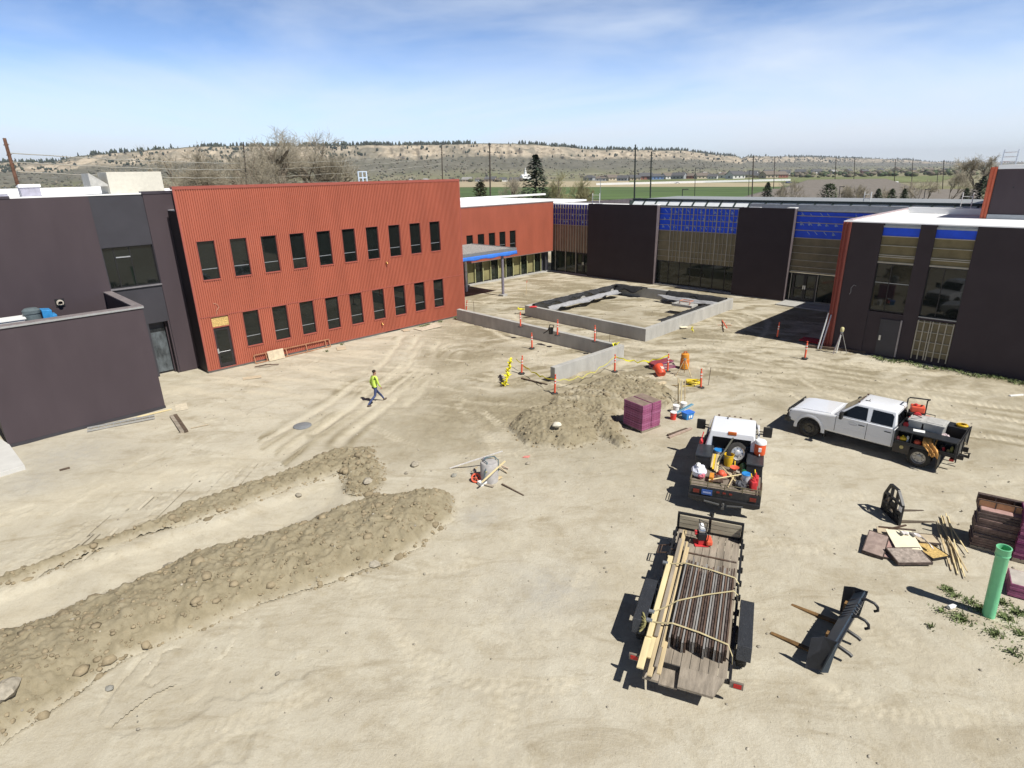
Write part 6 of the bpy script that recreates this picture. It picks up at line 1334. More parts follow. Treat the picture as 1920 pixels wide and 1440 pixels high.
# ---- green pipe, bottle, weeds
p = gp(1853, 1154); t_ = thing('green_pipe', 'tall green plastic pipe standing upright in the weeds', 'pipe', p, 0)
mb = MB(); mb.lathe([(.142, -.2), (.142, 1.86), (.156, 1.88), (.156, 2.06), (.163, 2.07), (.163, 2.09), (.138, 2.09), (.138, 1.6), (0, 1.6)], 28); mb.build('pipe', greenp, t_, smooth=True); mb = MB(); mb.lathe([(.157, 1.86), (.162, 1.87), (.162, 1.90), (.157, 1.91)], 28); mb.build('collar', greenp, t_, smooth=True); t_.rotation_euler = (R(.5), R(-3.5), 0)
p = gp(1784, 1140, .05); t_ = thing('white_bottle', 'white plastic bottle lying at the tip of the pipe shadow', 'bottle', p, .3); mb = MB(); mb.lathe([(0, -.12), (.055, -.12), (.06, -.1), (.06, .06), (.03, .1), (.03, .13), (0, .13)], 14, axis='x'); mb.build('bottle', whitep, t_, smooth=True); mb = MB(); mb.lathe([(.033, .13), (.033, .16), (0, .16)], 10, axis='x'); mb.build('cap', greymetal, t_)
def weeds(name, label, spots, blades=60, hgt=.22):
    V = []; Fq = []
    for (x, y, r__, n_) in spots:
        for i in range(n_):
            a = rnd.uniform(0, 6.28); d = r__ * abs(rnd.gauss(0, .5)); bx, by = x + d * math.cos(a), y + d * math.sin(a); bz = hz_(bx, by) if i % 6 == 0 else bz; q = rnd.uniform(0, 6.28); l_ = .6 * hgt * rnd.uniform(.4, 1.2) * max(.4, 1 - d / r__ * .5); w = .006 + .009 * rnd.random(); dx, dy = math.cos(q), math.sin(q); k_ = len(V)
            V += [(bx - dy * w, by + dx * w, bz - .01), (bx + dy * w, by - dx * w, bz - .01), (bx + dx * l_ * .5 + dy * w * 1.3, by + dy * l_ * .5 - dx * w * 1.3, bz + l_ * .55), (bx + dx * l_ * .95, by + dy * l_ * .95, bz + l_ * .62)]; Fq.append((k_, k_ + 1, k_ + 2, k_ + 3))
    o = npmesh(name, V, Fq, leaf); return tag(o, label, 'weeds', kind='stuff')
sp_ = []
for (u, v, r__, n_) in ((1778, 1107, .28, 130), (1800, 1160, .45, 200), (1840, 1145, .42, 220), (1880, 1130, .35, 120), (1888, 1160, .4, 140), (1910, 1150, .5, 170), (1866, 1190, .4, 130), (1900, 1225, .4, 90), (1820, 1130, .4, 90), (1765, 1145, .25, 60), (1745, 1175, .2, 40), (1915, 1190, .4, 100), (1790, 1118, .3, 60)):
    p = gp(u, v); sp_.append((p.x, p.y, r__, n_))
weeds('green_weeds', 'low green weeds round the foot of the green pipe', sp_)
sp_ = []
e_ = Vector((math.cos(BA), math.sin(BA))); nn_ = Vector((math.sin(BA), -math.cos(BA)))
for i in range(46):
    s_ = 2.8 + i * .34; o_ = .35 + .25 * math.sin(i) + .2; q = Vector(QO) + e_ * s_ + nn_ * o_; sp_.append((q.x, q.y, .5, 45))
weeds('wall_weeds', 'band of green weeds along the foot of the dark wing', sp_, hgt=.38)
sp_ = []
e2_ = Vector((math.cos(RA), math.sin(RA))); n2_ = Vector((math.sin(RA), -math.cos(RA)))
for s_, o_, r__, n_ in ((15.7, .5, .5, 160), (16.3, .35, .3, 80), (17.6, .3, .3, 50), (8.8, .3, .3, 40), (7.2, 1.1, .25, 40), (19.2, .3, .3, 50)): q = Vector(RO) + e2_ * s_ + n2_ * o_; sp_.append((q.x, q.y, r__, n_))
weeds('wall_weeds', 'few weed tufts at the foot of the red ribbed wall', sp_, hgt=.28)
# ---- fork attachments
Ap = gp(1531, 1278); Af = G(1606, 1096, .35); fa = ang((6.80, 10.62), (8.90, 12.80)); FL = 2.62
t_ = thing('fork_carriage', 'big navy steel fork carriage with angled end wings and two brown tines', 'fork attachment', (6.92, 10.66, hz_(7.5, 11.5)), fa)
mb = MB()      # top shelf, back plate and lower rail between the wings
mb.hexa([(.18, .02, .80), (FL - .1, .02, .80), (FL - .1, .05, .80), (.18, .05, .80)], [(.18, -.20, .975), (FL - .1, -.20, .975), (FL - .1, -.17, .99), (.18, -.17, .99)])
mb.add([(.18, .03, .79), (FL - .15, .03, .79), (FL - .15, -.20, .97), (.18, -.20, .97), (.18, .03, .76), (FL - .15, .03, .76), (FL - .15, -.20, .94), (.18, -.20, .94)], [(0, 1, 2, 3), (7, 6, 5, 4), (0, 4, 5, 1), (3, 2, 6, 7), (0, 3, 7, 4), (1, 5, 6, 2)])
mb.build('shelf', bluesteel, t_)
mb = MB(); mb.hexa([(.18, -.25, .95), (FL - .15, -.25, .95), (FL - .15, -.205, .95), (.18, -.205, .95)], [(.35, -.12, .25), (FL - .3, -.12, .25), (FL - .3, -.08, .25), (.35, -.08, .25)]); mb.box(.2, FL - .2, -.02, .10, .08, .24); mb.build('back_plate', mk('dark_blue_black', (.028, .032, .042), .4, .2, var=.12), t_)
for x0, s_ in ((.18, -1), (FL - .15, 1)):
    mb = MB(); P_ = [(x0, .06, .98), (x0, -.22, 1.0), (x0, -.12, .12), (x0 + s_ * .10, .10, .0), (x0 + s_ * .14, .30, .02), (x0 + s_ * .06, .30, .85)]
    P2 = [(x0, .08, .70), (x0 + s_ * .02, -.32, .98), (x0 + s_ * .42, -.30, .92), (x0 + s_ * .46, .20, .55)]
    th = Vector((s_ * .025, 0, 0)); k_ = len(P_); mb.add([Vector(a) for a in P_] + [Vector(a) + th for a in P_], [tuple(range(k_)), tuple(range(k_, 2 * k_))[::-1]] + [(i, (i + 1) % k_, k_ + (i + 1) % k_, k_ + i) for i in range(k_)])
    mb.build('end_wing', mk('wing_navy', (.04, .045, .058), .42, .2, var=.1), t_)
    mb = MB(); P3 = [(x0 + s_ * .03, -.22, 1.0), (x0 + s_ * .13, -.19, .94), (x0 + s_ * .15, -.02, .10), (x0 + s_ * .05, -.14, .10)]; th = Vector((0, -.025, 0)); mb.hexa([Vector(a) + th for a in P3], P3); mb.build('wing_flange', bluesteel, t_)
mb = MB()
for y_ in range(4): mb.box(.158 - .004, .155, -.05 + .03 * y_ , -.03 + .03 * y_, .55, .60)
mb.build('pale_mark', whitep, t_)
for x in (.62, 2.02):
    mb = MB(); mb.hexa([(x - .07, .08, .06), (x + .07, .08, .06), (x + .05, 1.32, .02), (x - .05, 1.32, .02)], [(x - .07, .08, .11), (x + .07, .08, .11), (x + .04, 1.32, .035), (x - .04, 1.32, .035)]); mb.box(x - .07, x + .07, .06, .12, .1, .78); mb.build('tine', mk('rusted_tine', (.26, .15, .06), .6, .2, var=.3, scale=4, wear=.4, wearcol=(.10, .07, .05), wscale=5), t_)
for x in (1.32, 2.12):
    mb = MB(); mb.tube([(x, .05, .80), (x, -.30, 1.02), (x, -.48, 1.0), (x, -.56, .93), (x, -.58, .84), (x, -.51, .78)], .035, 8); mb.build('hook', black, t_, smooth=True)
for x in (.85, 1.55): mb = MB(); mb.tube([(x, -.14, .35), (x, -.38, .28), (x, -.44, .24)], .045, 8); mb.build('lug', black, t_, smooth=True)
mb = MB()
for x in (1.44, 1.56, 1.70, 1.84): mb.tube([(x, .06, .76), (x, .05, .81), (x, -.20, 1.0), (x, -.27, .95)], .014, 6)
mb.build('cable', black, t_)
p = Vector((12.47, 17.2, hz_(12.5, 17.2))); ga = ang((12.41, 17.50), (12.53, 16.80))
t_ = thing('pallet_fork_frame', 'black loader fork frame with window holes, standing with its tines along the ground', 'fork attachment', (12.52, 17.62, p.z), R(-92))
FW = .98
mb = MB()
bars = [((0, 0), (0, .62)), ((0, .62), (.22, 1.08)), ((.22, 1.08), (.62, 1.08)), ((.62, 1.08), (FW, .72)), ((FW, .72), (FW, 0)), ((0, .04), (FW, .04)), ((0, .36), (FW, .36)), ((.05, .68), (FW, .70)), ((.34, 0), (.34, 1.08)), ((.64, 0), (.64, 1.08)), ((.1, .2), (.34, .36)), ((.64, .36), (.9, .2))]
for a, b_ in bars: mb.beam((a[0], 0, a[1]), (b_[0], 0, b_[1]), .06, .085, 0, (0, 1, 0))
mb.box(0, FW, -.02, .02, .02, .20); mb.box(.30, .68, -.03, .03, .40, .56); mb.build('frame', black, t_)
mb = MB(); mb.box(FW - .10, FW + .04, -.05, -.045, .5, .68) ; mb.build('pale_plate', whitep, t_)
for x in (.12, .82):
    mb = MB(); mb.hexa([(x - .06, .02, .02), (x + .06, .02, .02), (x + .05, 1.32, .01), (x - .05, 1.32, .01)], [(x - .06, .02, .07), (x + .06, .02, .07), (x + .04, 1.32, .025), (x - .04, 1.32, .025)]); mb.box(x - .06, x + .06, .02, .07, .07, .7); mb.build('tine', mk('brown_tine', (.15, .12, .09), .6, .2, var=.2), t_)
mb = MB()
for x in (.3, .5): mb.tube([(x, .0, .75), (x + .05, -.18, .6), (x + .05, -.22, .3), (x, -.04, .15)], .025, 6)
mb.build('hose', blackplastic, t_)
# ---- loose panels and thin stakes on the ground
def flat(name, label, cat, u, v, lx, ly, rz, mm, z=0., tilt=(0, 0), th=.022, group=None, framem=None):
    p = gp(u, v, z + .02); t_ = thing(name, label, cat, p, 0, group); mb = MB(); mb.box(-lx / 2, lx / 2, -ly / 2, ly / 2, 0, th); mb.build('sheet', mm, t_)
    if framem: mb = MB(); f = .025; mb.box(-lx / 2 - f, lx / 2 + f, -ly / 2 - f, -ly / 2, -.02, th + .012); mb.box(-lx / 2 - f, lx / 2 + f, ly / 2, ly / 2 + f, -.02, th + .012); mb.box(-lx / 2 - f, -lx / 2, -ly / 2, ly / 2, -.02, th + .012); mb.box(lx / 2, lx / 2 + f, -ly / 2, ly / 2, -.02, th + .012); mb.build('edge_frame', framem, t_)
    t_.rotation_euler = (tilt[0], tilt[1], rz); return t_
GP_ = 'loose form panels on the ground'
flat('form_panel', 'pinkish panel at the outer side of the loose panel heap, nearest the fork carriage', 'form panel', 1641, 1026, .52, 1.15, R(-38), form_face, .06, (R(4), R(2)), .06, GP_, form_dk)
flat('form_panel', 'salmon pink panel partly under the cream board', 'form panel', 1662, 1030, .55, 1.1, R(-24), form_pink, .04, (R(5), 0), .05, GP_, form_dk)
flat('plywood_board', 'cream white square board on the loose panel heap', 'board', 1692, 1022, .72, .95, R(-14), plycream, .17, (R(3), R(-2)), .02, GP_)
flat('form_panel', 'grey brown speckled panel lying in front of the cream board', 'form panel', 1702, 1050, .95, .62, R(-1), mk('speckled_panel', (.36, .30, .255), .8, var=.25, scale=12), .10, (R(6), R(0)), .05, GP_, form_dk)
flat('form_panel', 'buff panel behind the cream board in the loose heap', 'form panel', 1668, 1004, .7, .5, R(-25), ply, .05, (0, 0), .03, GP_)
flat('form_panel', 'orange ply panel in a black frame at the far side of the loose heap', 'form panel', 1735, 1030, .55, 1.05, R(12), osb, .03, (0, 0), .03, GP_, black)
flat('form_panel', 'dusty panel in a dark frame beyond the cream board', 'form panel', 1724, 1014, .9, .5, R(-12), ply, .06, (R(-3), 0), .03, GP_, form_dk)
t_ = thing('steel_bar', 'crossed dark steel bars lying behind the loose panels', 'bar', gp(1680, 997, .12)); mb = MB(); mb.beam((-.5, .12, 0), (.5, -.15, .02), .05, .04); mb.beam((-.3, -.08, .04), (.35, .1, .05), .05, .04); mb.build('bar', rust, t_)
rows = []
for i in range(22):
    f = i / 21; p = G(1686 + 62 * f, 998 + 9 * f + 60 * max(0, f - .55) ** 1.3, .25 + .05 * math.sin(f * 17)); w = .10 + .04 * math.sin(i * 1.7)
    rows.append([p + Vector((0, -w, .03 * math.sin(i * 2.2))), p + Vector((0, 0, .05)), p + Vector((0, w, .03 * math.cos(i * 1.9)))])
mb = MB(); mb.grid(rows); o = mb.build('plastic_sheet', mk('clear_grey_sheet', (.60, .56, .55), .3, var=.15, scale=6), smooth=True); so = o.modifiers.new('s', 'SOLIDIFY'); so.thickness = .008; tag(o, 'crumpled strip of pale plastic film draped over the loose panels', 'plastic film')
SG = 'thin wooden stakes fanned on the ground'
for i, (a, b_, lab) in enumerate((((1758, 978), (1783, 1070), 'long pale stake at the outer side of the fanned bundle'), ((1764, 970), (1795, 1078), 'pale stake reaching farthest in the fanned bundle'), ((1768, 972), (1788, 1058), 'buff stake in the middle of the fanned bundle'), ((1772, 968), (1808, 1085), 'longest stake of the fanned bundle, its end sticking out'), ((1754, 985), (1779, 1062), 'short pale stake at the edge of the fanned bundle'), ((1776, 975), (1800, 1070), 'yellow stake on the inner side of the fanned bundle'), ((1762, 990), (1812, 1076), 'stake crossing over the fanned bundle'), ((1777, 990), (1813, 1041), 'lone stake splayed away from the fanned bundle'))):
    p, q = gp(*a, .05 + .02 * i), gp(*b_, .03 + .01 * i); t_ = thing('wooden_stake', lab, 'stake', p, 0, SG); mb = MB(); mb.beam((0, 0, 0), q - p, .028, .024); mb.build('shaft', wood_new if i % 2 else wood, t_); mb = MB(); d = (q - p); mb.beam(d, d + d.normalized() * .05, .02, .02); mb.build('point', wood_old, t_)
# ---- pier with boards round it
p = gp(918, 901); t_ = thing('concrete_pier', 'round grey concrete pier stub with hose looped on top, boards around it', 'pier', p, .3)
mb = MB(); mb.lathe([(0, -.2), (.34, -.2), (.345, .2), (.335, .75), (.30, .80), (0, .81)], 22); mb.build('pier', mk('grey_pier', (.42, .40, .385), .85, var=.14, scale=3, bump=.4, bscale=30, wear=.3, wearcol=(.56, .55, .52)), t_, smooth=True)
t2_ = thing('cable_loop', 'dark cable looped over the top of the round concrete pier', 'cable', p + Vector((0, 0, .82)), 0); mb = MB(); mb.tube([(.36, .05, -.45), (.35, .1, .0), (.2, .22, .10), (-.1, .2, .05), (-.2, 0, .06), (-.05, -.2, .04), (-.12, -.33, -.2), (-.2, -.36, -.6)], .022, 6); mb.tube([(-.3, .1, .02), (-.1, .26, .05), (.2, .28, .06), (.34, .1, -.2)], .018, 6); mb.build('cable', mk('slate_cable', (.10, .15, .17), .5), t2_, smooth=True)
BG = 'boards round the concrete pier'
for i, (a, za, b_, zb_, w, mm, lab) in enumerate((((843, 876), .02, (942, 844), .75, .05, mk('whitewashed_board', (.78, .75, .72), .6), 'long white stick slanting up behind the concrete pier'), ((903, 902), .35, (947, 862), .80, .06, wood_new, 'yellow stick leaning against the concrete pier'), ((903, 893), .1, (913, 882), .55, .12, mk('olive_board', (.42, .38, .16), .7), 'olive board standing against the concrete pier'), ((922, 902), .06, (940, 891), .08, .12, wood, 'short thick timber lying at the pier foot'), ((935, 868), .12, (953, 876), .05, .05, mk('pinkish_stick', (.55, .42, .32), .7), 'thin pinkish stick beyond the pier'), ((937, 873), .1, (951, 884), .05, .05, ply, 'second thin stick beyond the pier'), ((884, 881), .03, (895, 873), .15, .04, wood, 'small pale stick before the long white stick'), ((902, 898), .0, (907, 855), .95, .045, mk('violet_rod', (.26, .23, .30), .5), 'upright violet grey rod leaning on the pier'), ((941, 905), .04, (982, 927), .02, .06, wood_dk, 'dark timber strip lying on the ground past the pier'), ((908, 905), .05, (925, 910), .03, .12, wood_old, 'short grey board in front of the pier'))):
    p_, q_ = G(a[0], a[1], za), G(b_[0], b_[1], zb_); g_ = hz_(p_.x, p_.y); p_.z += g_; q_.z += g_
    t_ = thing('board', lab, 'board', p_, 0, BG); mb = MB(); mb.beam((0, 0, 0), q_ - p_, w, .035); mb.build('board', mm, t_)
t_ = thing('hose_reel', 'orange spoked reel lying beside the concrete pier', 'reel', gp(893, 902, .12), 0); mb = MB(); mb.lathe([(.17, -.05), (.19, -.06), (.19, .06), (.17, .05), (.14, .03), (.14, -.03), (.17, -.05)], 22); mb.build('rim', orange, t_, smooth=True); mb = MB()
for k_ in range(5): a = 2 * math.pi * k_ / 5; mb.beam((.03 * math.cos(a), .03 * math.sin(a), 0), (.16 * math.cos(a), .16 * math.sin(a), 0), .03, .03)
mb.cyl((0, 0, -.06), (0, 0, .07), .04, n=10); mb.build('spokes', mk('dark_orange', (.5, .08, .03), .5), t_); t_.rotation_euler = (R(40), R(-15), .4)
t_ = thing('white_box', 'small white carton open beside the orange reel', 'box', gp(905, 908), .6); mb = MB(); mb.box(-.16, .16, -.13, .13, 0, .14); mb.build('box', whitep, t_, bevel=.008); mb = MB(); mb.hexa([(.16, -.13, .13), (.34, -.13, .05), (.34, .13, .05), (.16, .13, .13)], [(.16, -.13, .14), (.34, -.13, .06), (.34, .13, .06), (.16, .13, .14)]); mb.build('flap', whitep, t_)
t_ = thing('small_can', 'silver can standing next to the orange reel', 'can', gp(890, 890)); mb = MB(); mb.lathe([(0, 0), (.08, 0), (.08, .2), (.06, .22), (0, .22)], 12); mb.build('can', alu, t_, smooth=True); mb = MB(); mb.cyl((0, 0, .22), (0, 0, .27), .03, n=8); mb.build('cap', blackplastic, t_)
# ---- along the red block and the yard
def bd_(name, label, u0, v0, u1, v1, w, th, mm, z=.03, group=None):
    p_, q_ = gp(u0, v0, z), gp(u1, v1, z); t_ = thing(name, label, 'board', p_, 0, group); mb = MB(); mb.beam((0, 0, 0), q_ - p_, w, th); mb.build('board', mm, t_)
t_ = thing('extension_ladder', 'silver ladder lying on the ground along the yard wall', 'ladder', gp(164, 811, .04), 0); d_ = gp(291, 786, .04) - t_.location; l_ = d_.length; t_.rotation_euler = (0, 0, math.atan2(d_.y, d_.x))
for y in (0, .42):
    mb = MB(); mb.box(0, l_, y - .02, y + .02, 0, .08); mb.build('rail', alu, t_)
mb = MB()
for k_ in range(int(l_ / .3)): mb.cyl((.15 + .3 * k_, 0, .04), (.15 + .3 * k_, .42, .04), .018, n=6)
mb.build('rungs', alu, t_)
bd_('board', 'yellow board lying at the far end of the silver ladder', 258, 783, 322, 768, .14, .03, wood_new, group='boards near the yard wall')
flat('plywood_board', 'plywood rectangle lying on the dirt near the yard wall corner', 'board', 340, 764, .55, 1.1, R(30), mk('pale_ply', (.60, .53, .40), .75), 0, (0, 0), .02, 'boards near the yard wall')
for i, (a, lab) in enumerate((((322, 782, 342, 812), 'dark timber of the pair lying near the plywood rectangle, outer one'), ((329, 780, 350, 811), 'dark timber of the pair lying near the plywood rectangle, inner one'))): bd_('timber', lab, *a, .16, .10, wood_dk if i else wood_old, .05, 'timbers near the yard wall')
bd_('board', 'thin short stick beside the dark timber pair', 358, 804, 391, 797, .07, .02, ply, group='boards near the yard wall'); bd_('board', 'small brown stick on the bare dirt below the yard wall', 112, 883, 131, 878, .10, .05, wood_dk, group='boards near the yard wall')
o = MB(); a_ = gp(-60, 905); 
Ps = [G(-120, 790, .02), G(0, 826, .02), G(19, 838, .02), G(48, 878, .02), G(0, 893, .02), G(-120, 935, .02)]
mb = MB(); k_ = len(Ps); mb.add([(q.x, q.y, .16) for q in Ps] + [(q.x, q.y, -.3) for q in Ps], [tuple(range(k_))[::-1], tuple(range(k_, 2 * k_))] + [(i, (i + 1) % k_, k_ + (i + 1) % k_, k_ + i) for i in range(k_)]); o = mb.build('concrete_slab', mk('pale_slab', (.56, .55, .52), .8, var=.06, scale=1.2, bump=.1, wear=.15, wearcol=(.42, .40, .36)), bevel=.01); tag(o, 'pale grey poured concrete slab at the corner of the yard wall', 'slab')
# long wooden frame leaning at the wall, beige sheet, scraps
FR = lambda s_, o_, z: Vector((*RO, 0)) + Matrix.Rotation(RA, 3, 'Z') @ Vector((s_, -o_, z))
t_ = thing('wood_frame', 'long low wooden frame leaning along the foot of the red wall', 'frame', FR(2.75, .28, .02), RA)
mb = MB(); mb.beam((0, 0, 0), (5.2, 0, .0), .05, .05); mb.beam((0, .14, .5), (5.2, .14, .5), .05, .05)
for x in (0, .75, 2.1, 3.5, 4.9, 5.2): mb.beam((x, 0, 0), (x, .14, .5), .05, .04)
mb.build('frame', mk('red_brown_wood', (.40, .20, .11), .7, var=.15), t_)
t_ = thing('beige_sheet', 'beige board leaning on the wooden frame by the red wall', 'board', FR(3.55, .45, .0), RA); mb = MB(); mb.hexa([(0, 0, 0), (1.05, 0, 0), (1.05, .02, 0), (0, .02, 0)], [(0, .16, .62), (1.05, .16, .62), (1.05, .18, .62), (0, .18, .62)]); mb.build('sheet', mk('beige_sheet_mat', (.56, .47, .33), .7), t_)
flat('plywood_board', 'big plywood sheet lying flat near the far end of the red wall', 'board', 803, 615, 1.1, 2.0, R(-45), mk('pale_ply2', (.55, .48, .37), .75), 0.02, (0, 0), .02, 'boards by the red wall'); flat('plywood_board', 'small pale board lying by the red wall beside the dark mat', 'board', 761, 620, .5, .6, R(30), ply, 0.01, (0, 0), .02, 'boards by the red wall')
flat('plywood_board', 'small board flat on the dirt below the wooden frame', 'board', 640, 654, .6, .9, R(20), ply, .01, (0, 0), .02, 'boards by the red wall'); flat('plywood_board', 'buff board lying near the foot of the red wall door', 'board', 473, 709, 1.0, .5, R(25), ply, .01, (0, 0), .02, 'boards by the red wall')
flat('dark_mat', 'dark crumpled mat at the foot of the red wall', 'mat', 735, 621, 1.3, .35, RA, mk('dark_mat_mat', (.08, .07, .06), .9), .02, (0, 0), .05)
t_ = thing('metal_scrap', 'rusty twisted metal scrap on the dirt before the wooden frame', 'scrap', gp(497, 688, .05)); mb = MB(); mb.tube([(-.6, -.1, 0), (-.2, .05, .03), (.1, -.05, .12), (.5, .15, .04), (.75, .3, .02)], .035, 6); mb.tube([(-.4, .1, 0), (.3, .2, .06)], .03, 6); mb.build('scrap', rust, t_)
# ---- in front of the side wing
FQ = lambda s_, o_, z: Vector((*QO, 0)) + Matrix.Rotation(BA, 3, 'Z') @ Vector((s_, -o_, z))
for i, (a, b_, w, lab) in enumerate((((1513, 650), (1640, 664), .16, 'long dark timber lying in front of the red building corner'), ((1560, 652), (1725, 676), .16, 'second long timber lying before the dark wing door'))): 
    p_, q_ = gp(*a, .06), gp(*b_, .06); t_ = thing('timber', lab, 'timber', p_, 0, 'long timbers before the dark wing'); mb = MB(); mb.beam((0, 0, 0), q_ - p_, w, .14); mb.build('beam', wood_old if i else wood_dk, t_, bevel=.01)
pallet(gp(1640, 663, .08), BA + .1, 1.3, 1.0, 'pale slatted pallet lying on the timbers by the dark door')
tripod(FQ(.75, .95, 0), 1.35, .48, 'survey tripod with a yellow instrument at the red building corner', alu, mk('instrument_yellow', (.62, .56, .30), .5), .1)
t_ = thing('white_board_strip', 'white board strip standing against the survey tripod', 'board', FQ(.62, .9, 0), BA); mb = MB(); mb.beam((0, 0, 0), (.12, -.1, 1.15), .16, .03); mb.build('strip', whitep, t_)
for i, lab in enumerate(('taller pale pole leaning on the red corner strip', 'shorter pale pole leaning on the red corner strip')):
    t_ = thing('pole', lab, 'pole', FQ(-.55 + .18 * i, .75, 0), BA, 'poles leaning on the red corner'); mb = MB(); mb.beam((0, 0, 0), (.12, .62, 2.25 - .1 * i), .06, .05); mb.build('pole', alu if i else whitep, t_)
t_ = thing('red_tarp', 'red tarp lying in the shade against the red corner strip', 'tarp', FQ(-2.1, -.75, .02), BA); rows = [[(x, y, .06 + .10 * abs(math.sin(x * 3 + y * 5)) * (1 - abs(y))) for x in np.linspace(0, 1.9, 12)] for y in np.linspace(-.6, .6, 7)]; mb = MB(); mb.grid(rows); o = mb.build('tarp', mk('red_tarp_mat', (.50, .03, .035), .6, var=.15), t_, smooth=True); so = o.modifiers.new('s', 'SOLIDIFY'); so.thickness = .02
bd_('board', 'white strip lying in the weeds by the dark wing', 1755, 685, 1779, 685, .12, .04, whitep, .08); bd_('board', 'pale strip lying on the ruts far across the court', 1893, 743, 1918, 741, .12, .05, whitep, .03)
bd_('board', 'short pale slab leaning beside the planter wall', 1275, 615, 1288, 614, .3, .05, plycream, .05); bd_('board', 'pale block lying on the dug bank behind the red drum', 1234, 722, 1246, 719, .18, .14, mk('cream_block', (.62, .52, .36), .8), .06)
bd_('board', 'dark timber strip lying below the tape on the dirt', 978, 710, 1026, 722, .1, .06, wood_dk, .03)
t_ = thing('paver_stack', 'pale slab with a small orange frame inside the planter', 'slab', gp(1283, 580, .0), R(-45)); t_.location.z = .62; mb = MB(); mb.box(-.9, .9, -.5, .5, 0, .2); mb.build('slab', concrete, t_, bevel=.01); mb = MB(); mb.tube([(-.3, -.3, .2), (-.3, -.3, .45), (.6, -.3, .45), (.6, .3, .45), (-.3, .3, .45), (-.3, -.3, .45)], .035, 6); mb.tube([(.6, -.3, .2), (.6, -.3, .45)], .035, 6); mb.build('frame', mk('faded_orange', (.62, .30, .20), .6), t_)
# ---- fabric over the planter walls
def drape(a, b_, label, w_in, seed, grey=False, zf=.90, wout=.25):
    rg = random.Random(seed); a, b_ = Vector(a), Vector(b_); d = (b_ - a); l_ = d.length; d.normalize(); nin = Vector((-d.y, d.x)); n_ = int(l_ / .22); rows = []
    cen = Vector(PLANTER.mean(0));
    if nin.dot(cen - a) < 0: nin = -nin
    ph = [rg.uniform(0, 6) for _ in range(6)]
    for i in range(n_ + 1):
        s_ = l_ * i / n_; wig = .5 + .5 * math.sin(s_ * .9 + ph[0]) * math.sin(s_ * 2.1 + ph[1]); base = a + d * s_; row = []
        wi = w_in * (.5 + .8 * wig)
        for j, f in enumerate(np.linspace(-wout, 1, 9)):
            if f < 0: q = base - nin * (.02); z = zf - .02 + f * (1.2 * (.35 + .65 * wig))
            else:
                dd = f * wi; q = base + nin * (dd + .02); z = zf + .05 if dd < .32 else max(.42, zf - (dd - .32) * 1.5)
            z += .025 * math.sin(s_ * 3 + j * .9 + ph[2]) + .012 * math.sin(s_ * 9 + j * 1.7 + ph[3]) ; row.append((q.x + .03 * math.sin(s_ * 7 + j), q.y + .03 * math.cos(s_ * 6 + j), z))
        rows.append(row)
    mb = MB(); mb.grid(rows); o = mb.build('landscape_fabric', fabric_g if grey else fabric, smooth=True, angle=70); so = o.modifiers.new('s', 'SOLIDIFY'); so.thickness = .015
    tag(o, label, 'fabric', 'fabric over the planter walls')
P0, P1, P2, P3 = [Vector(p) for p in PLANTER]
drape(P1 + (P2 - P1) * .02, P1 + (P2 - P1) * .99, 'black fabric bunched along the long planter wall nearest the red wing', .5, 3)
drape(P1 + (P2 - P1) * .10 + Vector((.45, -.40)), P1 + (P2 - P1) * .9 + Vector((.45, -.40)), 'grey fleece strip lying inside the planter below the black fabric', .75, 5, True, .56, 0.02)
drape(P2 + (P3 - P2) * .0, P2 + (P3 - P2) * .3, 'black fabric piled at the far corner of the planter', .6, 7)
drape(P2 + (P3 - P2) * .5, P2 + (P3 - P2) * .99, 'black fabric along the planter wall facing the blue bay', .8, 9)
drape(P2 + (P3 - P2) * .45 + Vector((-.5, -.45)), P2 + (P3 - P2) * .95 + Vector((-.5, -.45)), 'grey fleece inside the planter along its far wall', .6, 13, True, .55, .02)
drape(P3 + (P0 - P3) * .30, P3 + (P0 - P3) * .83, 'black fabric folded over the sunlit planter wall', .5, 11, False, .9, .55)
t_ = thing('red_rag', 'small red rag on the planter corner under the black fabric', 'rag', G(1000, 576, .9)); mb = MB(); mb.blob((0, 0, .03), (.35, .12, .07), 10, jit=.2); mb.build('rag', redp, t_)
# ---- loose stones
for i, (u, v, r_, mm, lab) in enumerate(((1044, 799, .20, stone_w, 'pale cream stone lying on the low mound'), (778, 873, .19, stone, 'brown stone alone on the dirt above the lane'), (762, 888, .09, stone, 'small stone in front of the lone brown stone'), (701, 1061, .18, stone, 'rounded stone at the foot of the berm by the tyre tracks'), (330, 1176, .22, stone, 'tan boulder at the lower edge of the berm'), (317, 1067, .2, stone, 'flat stone on the upper edge of the berm'), (206, 1292, .09, mk('grey_stone', (.27, .26, .23), .9), 'grey stone alone on the bare ground'), (851, 893, .12, mk('flat_grey_stone', (.30, .29, .25), .9), 'flat grey stone before the concrete pier'), (12, 1300, .30, stone, 'large clod stone at the near end of the berm'), (560, 930, .12, stone, 'stone on the lane floor'), (990, 870, .1, stone, 'stone between the pier and the mound'), (690, 905, .2, stone, 'chunk of dried mud at the end of the lane'))):
    p = gp(u, v); t_ = MB(); rg = random.Random(i); t_.blob((0, 0, r_ * .35), (r_ * 1.1, r_ * .85, r_ * .6), 10, jit=.13, rg=rg); o = t_.build('stone', mm, None, loc=p, rz=i, smooth=True, angle=30); tag(o, lab, 'stone', 'loose stones')
p = gp(567, 799); mb = MB(); mb.lathe([(0, -.05), (.42, -.05), (.42, .03), (.39, .045), (0, .045)], 24); o = mb.build('manhole_lid', mk('iron_grey', (.20, .21, .22), .7, var=.1), None, loc=p, smooth=True); tag(o, 'round grey manhole lid flush with the dirt', 'manhole lid')
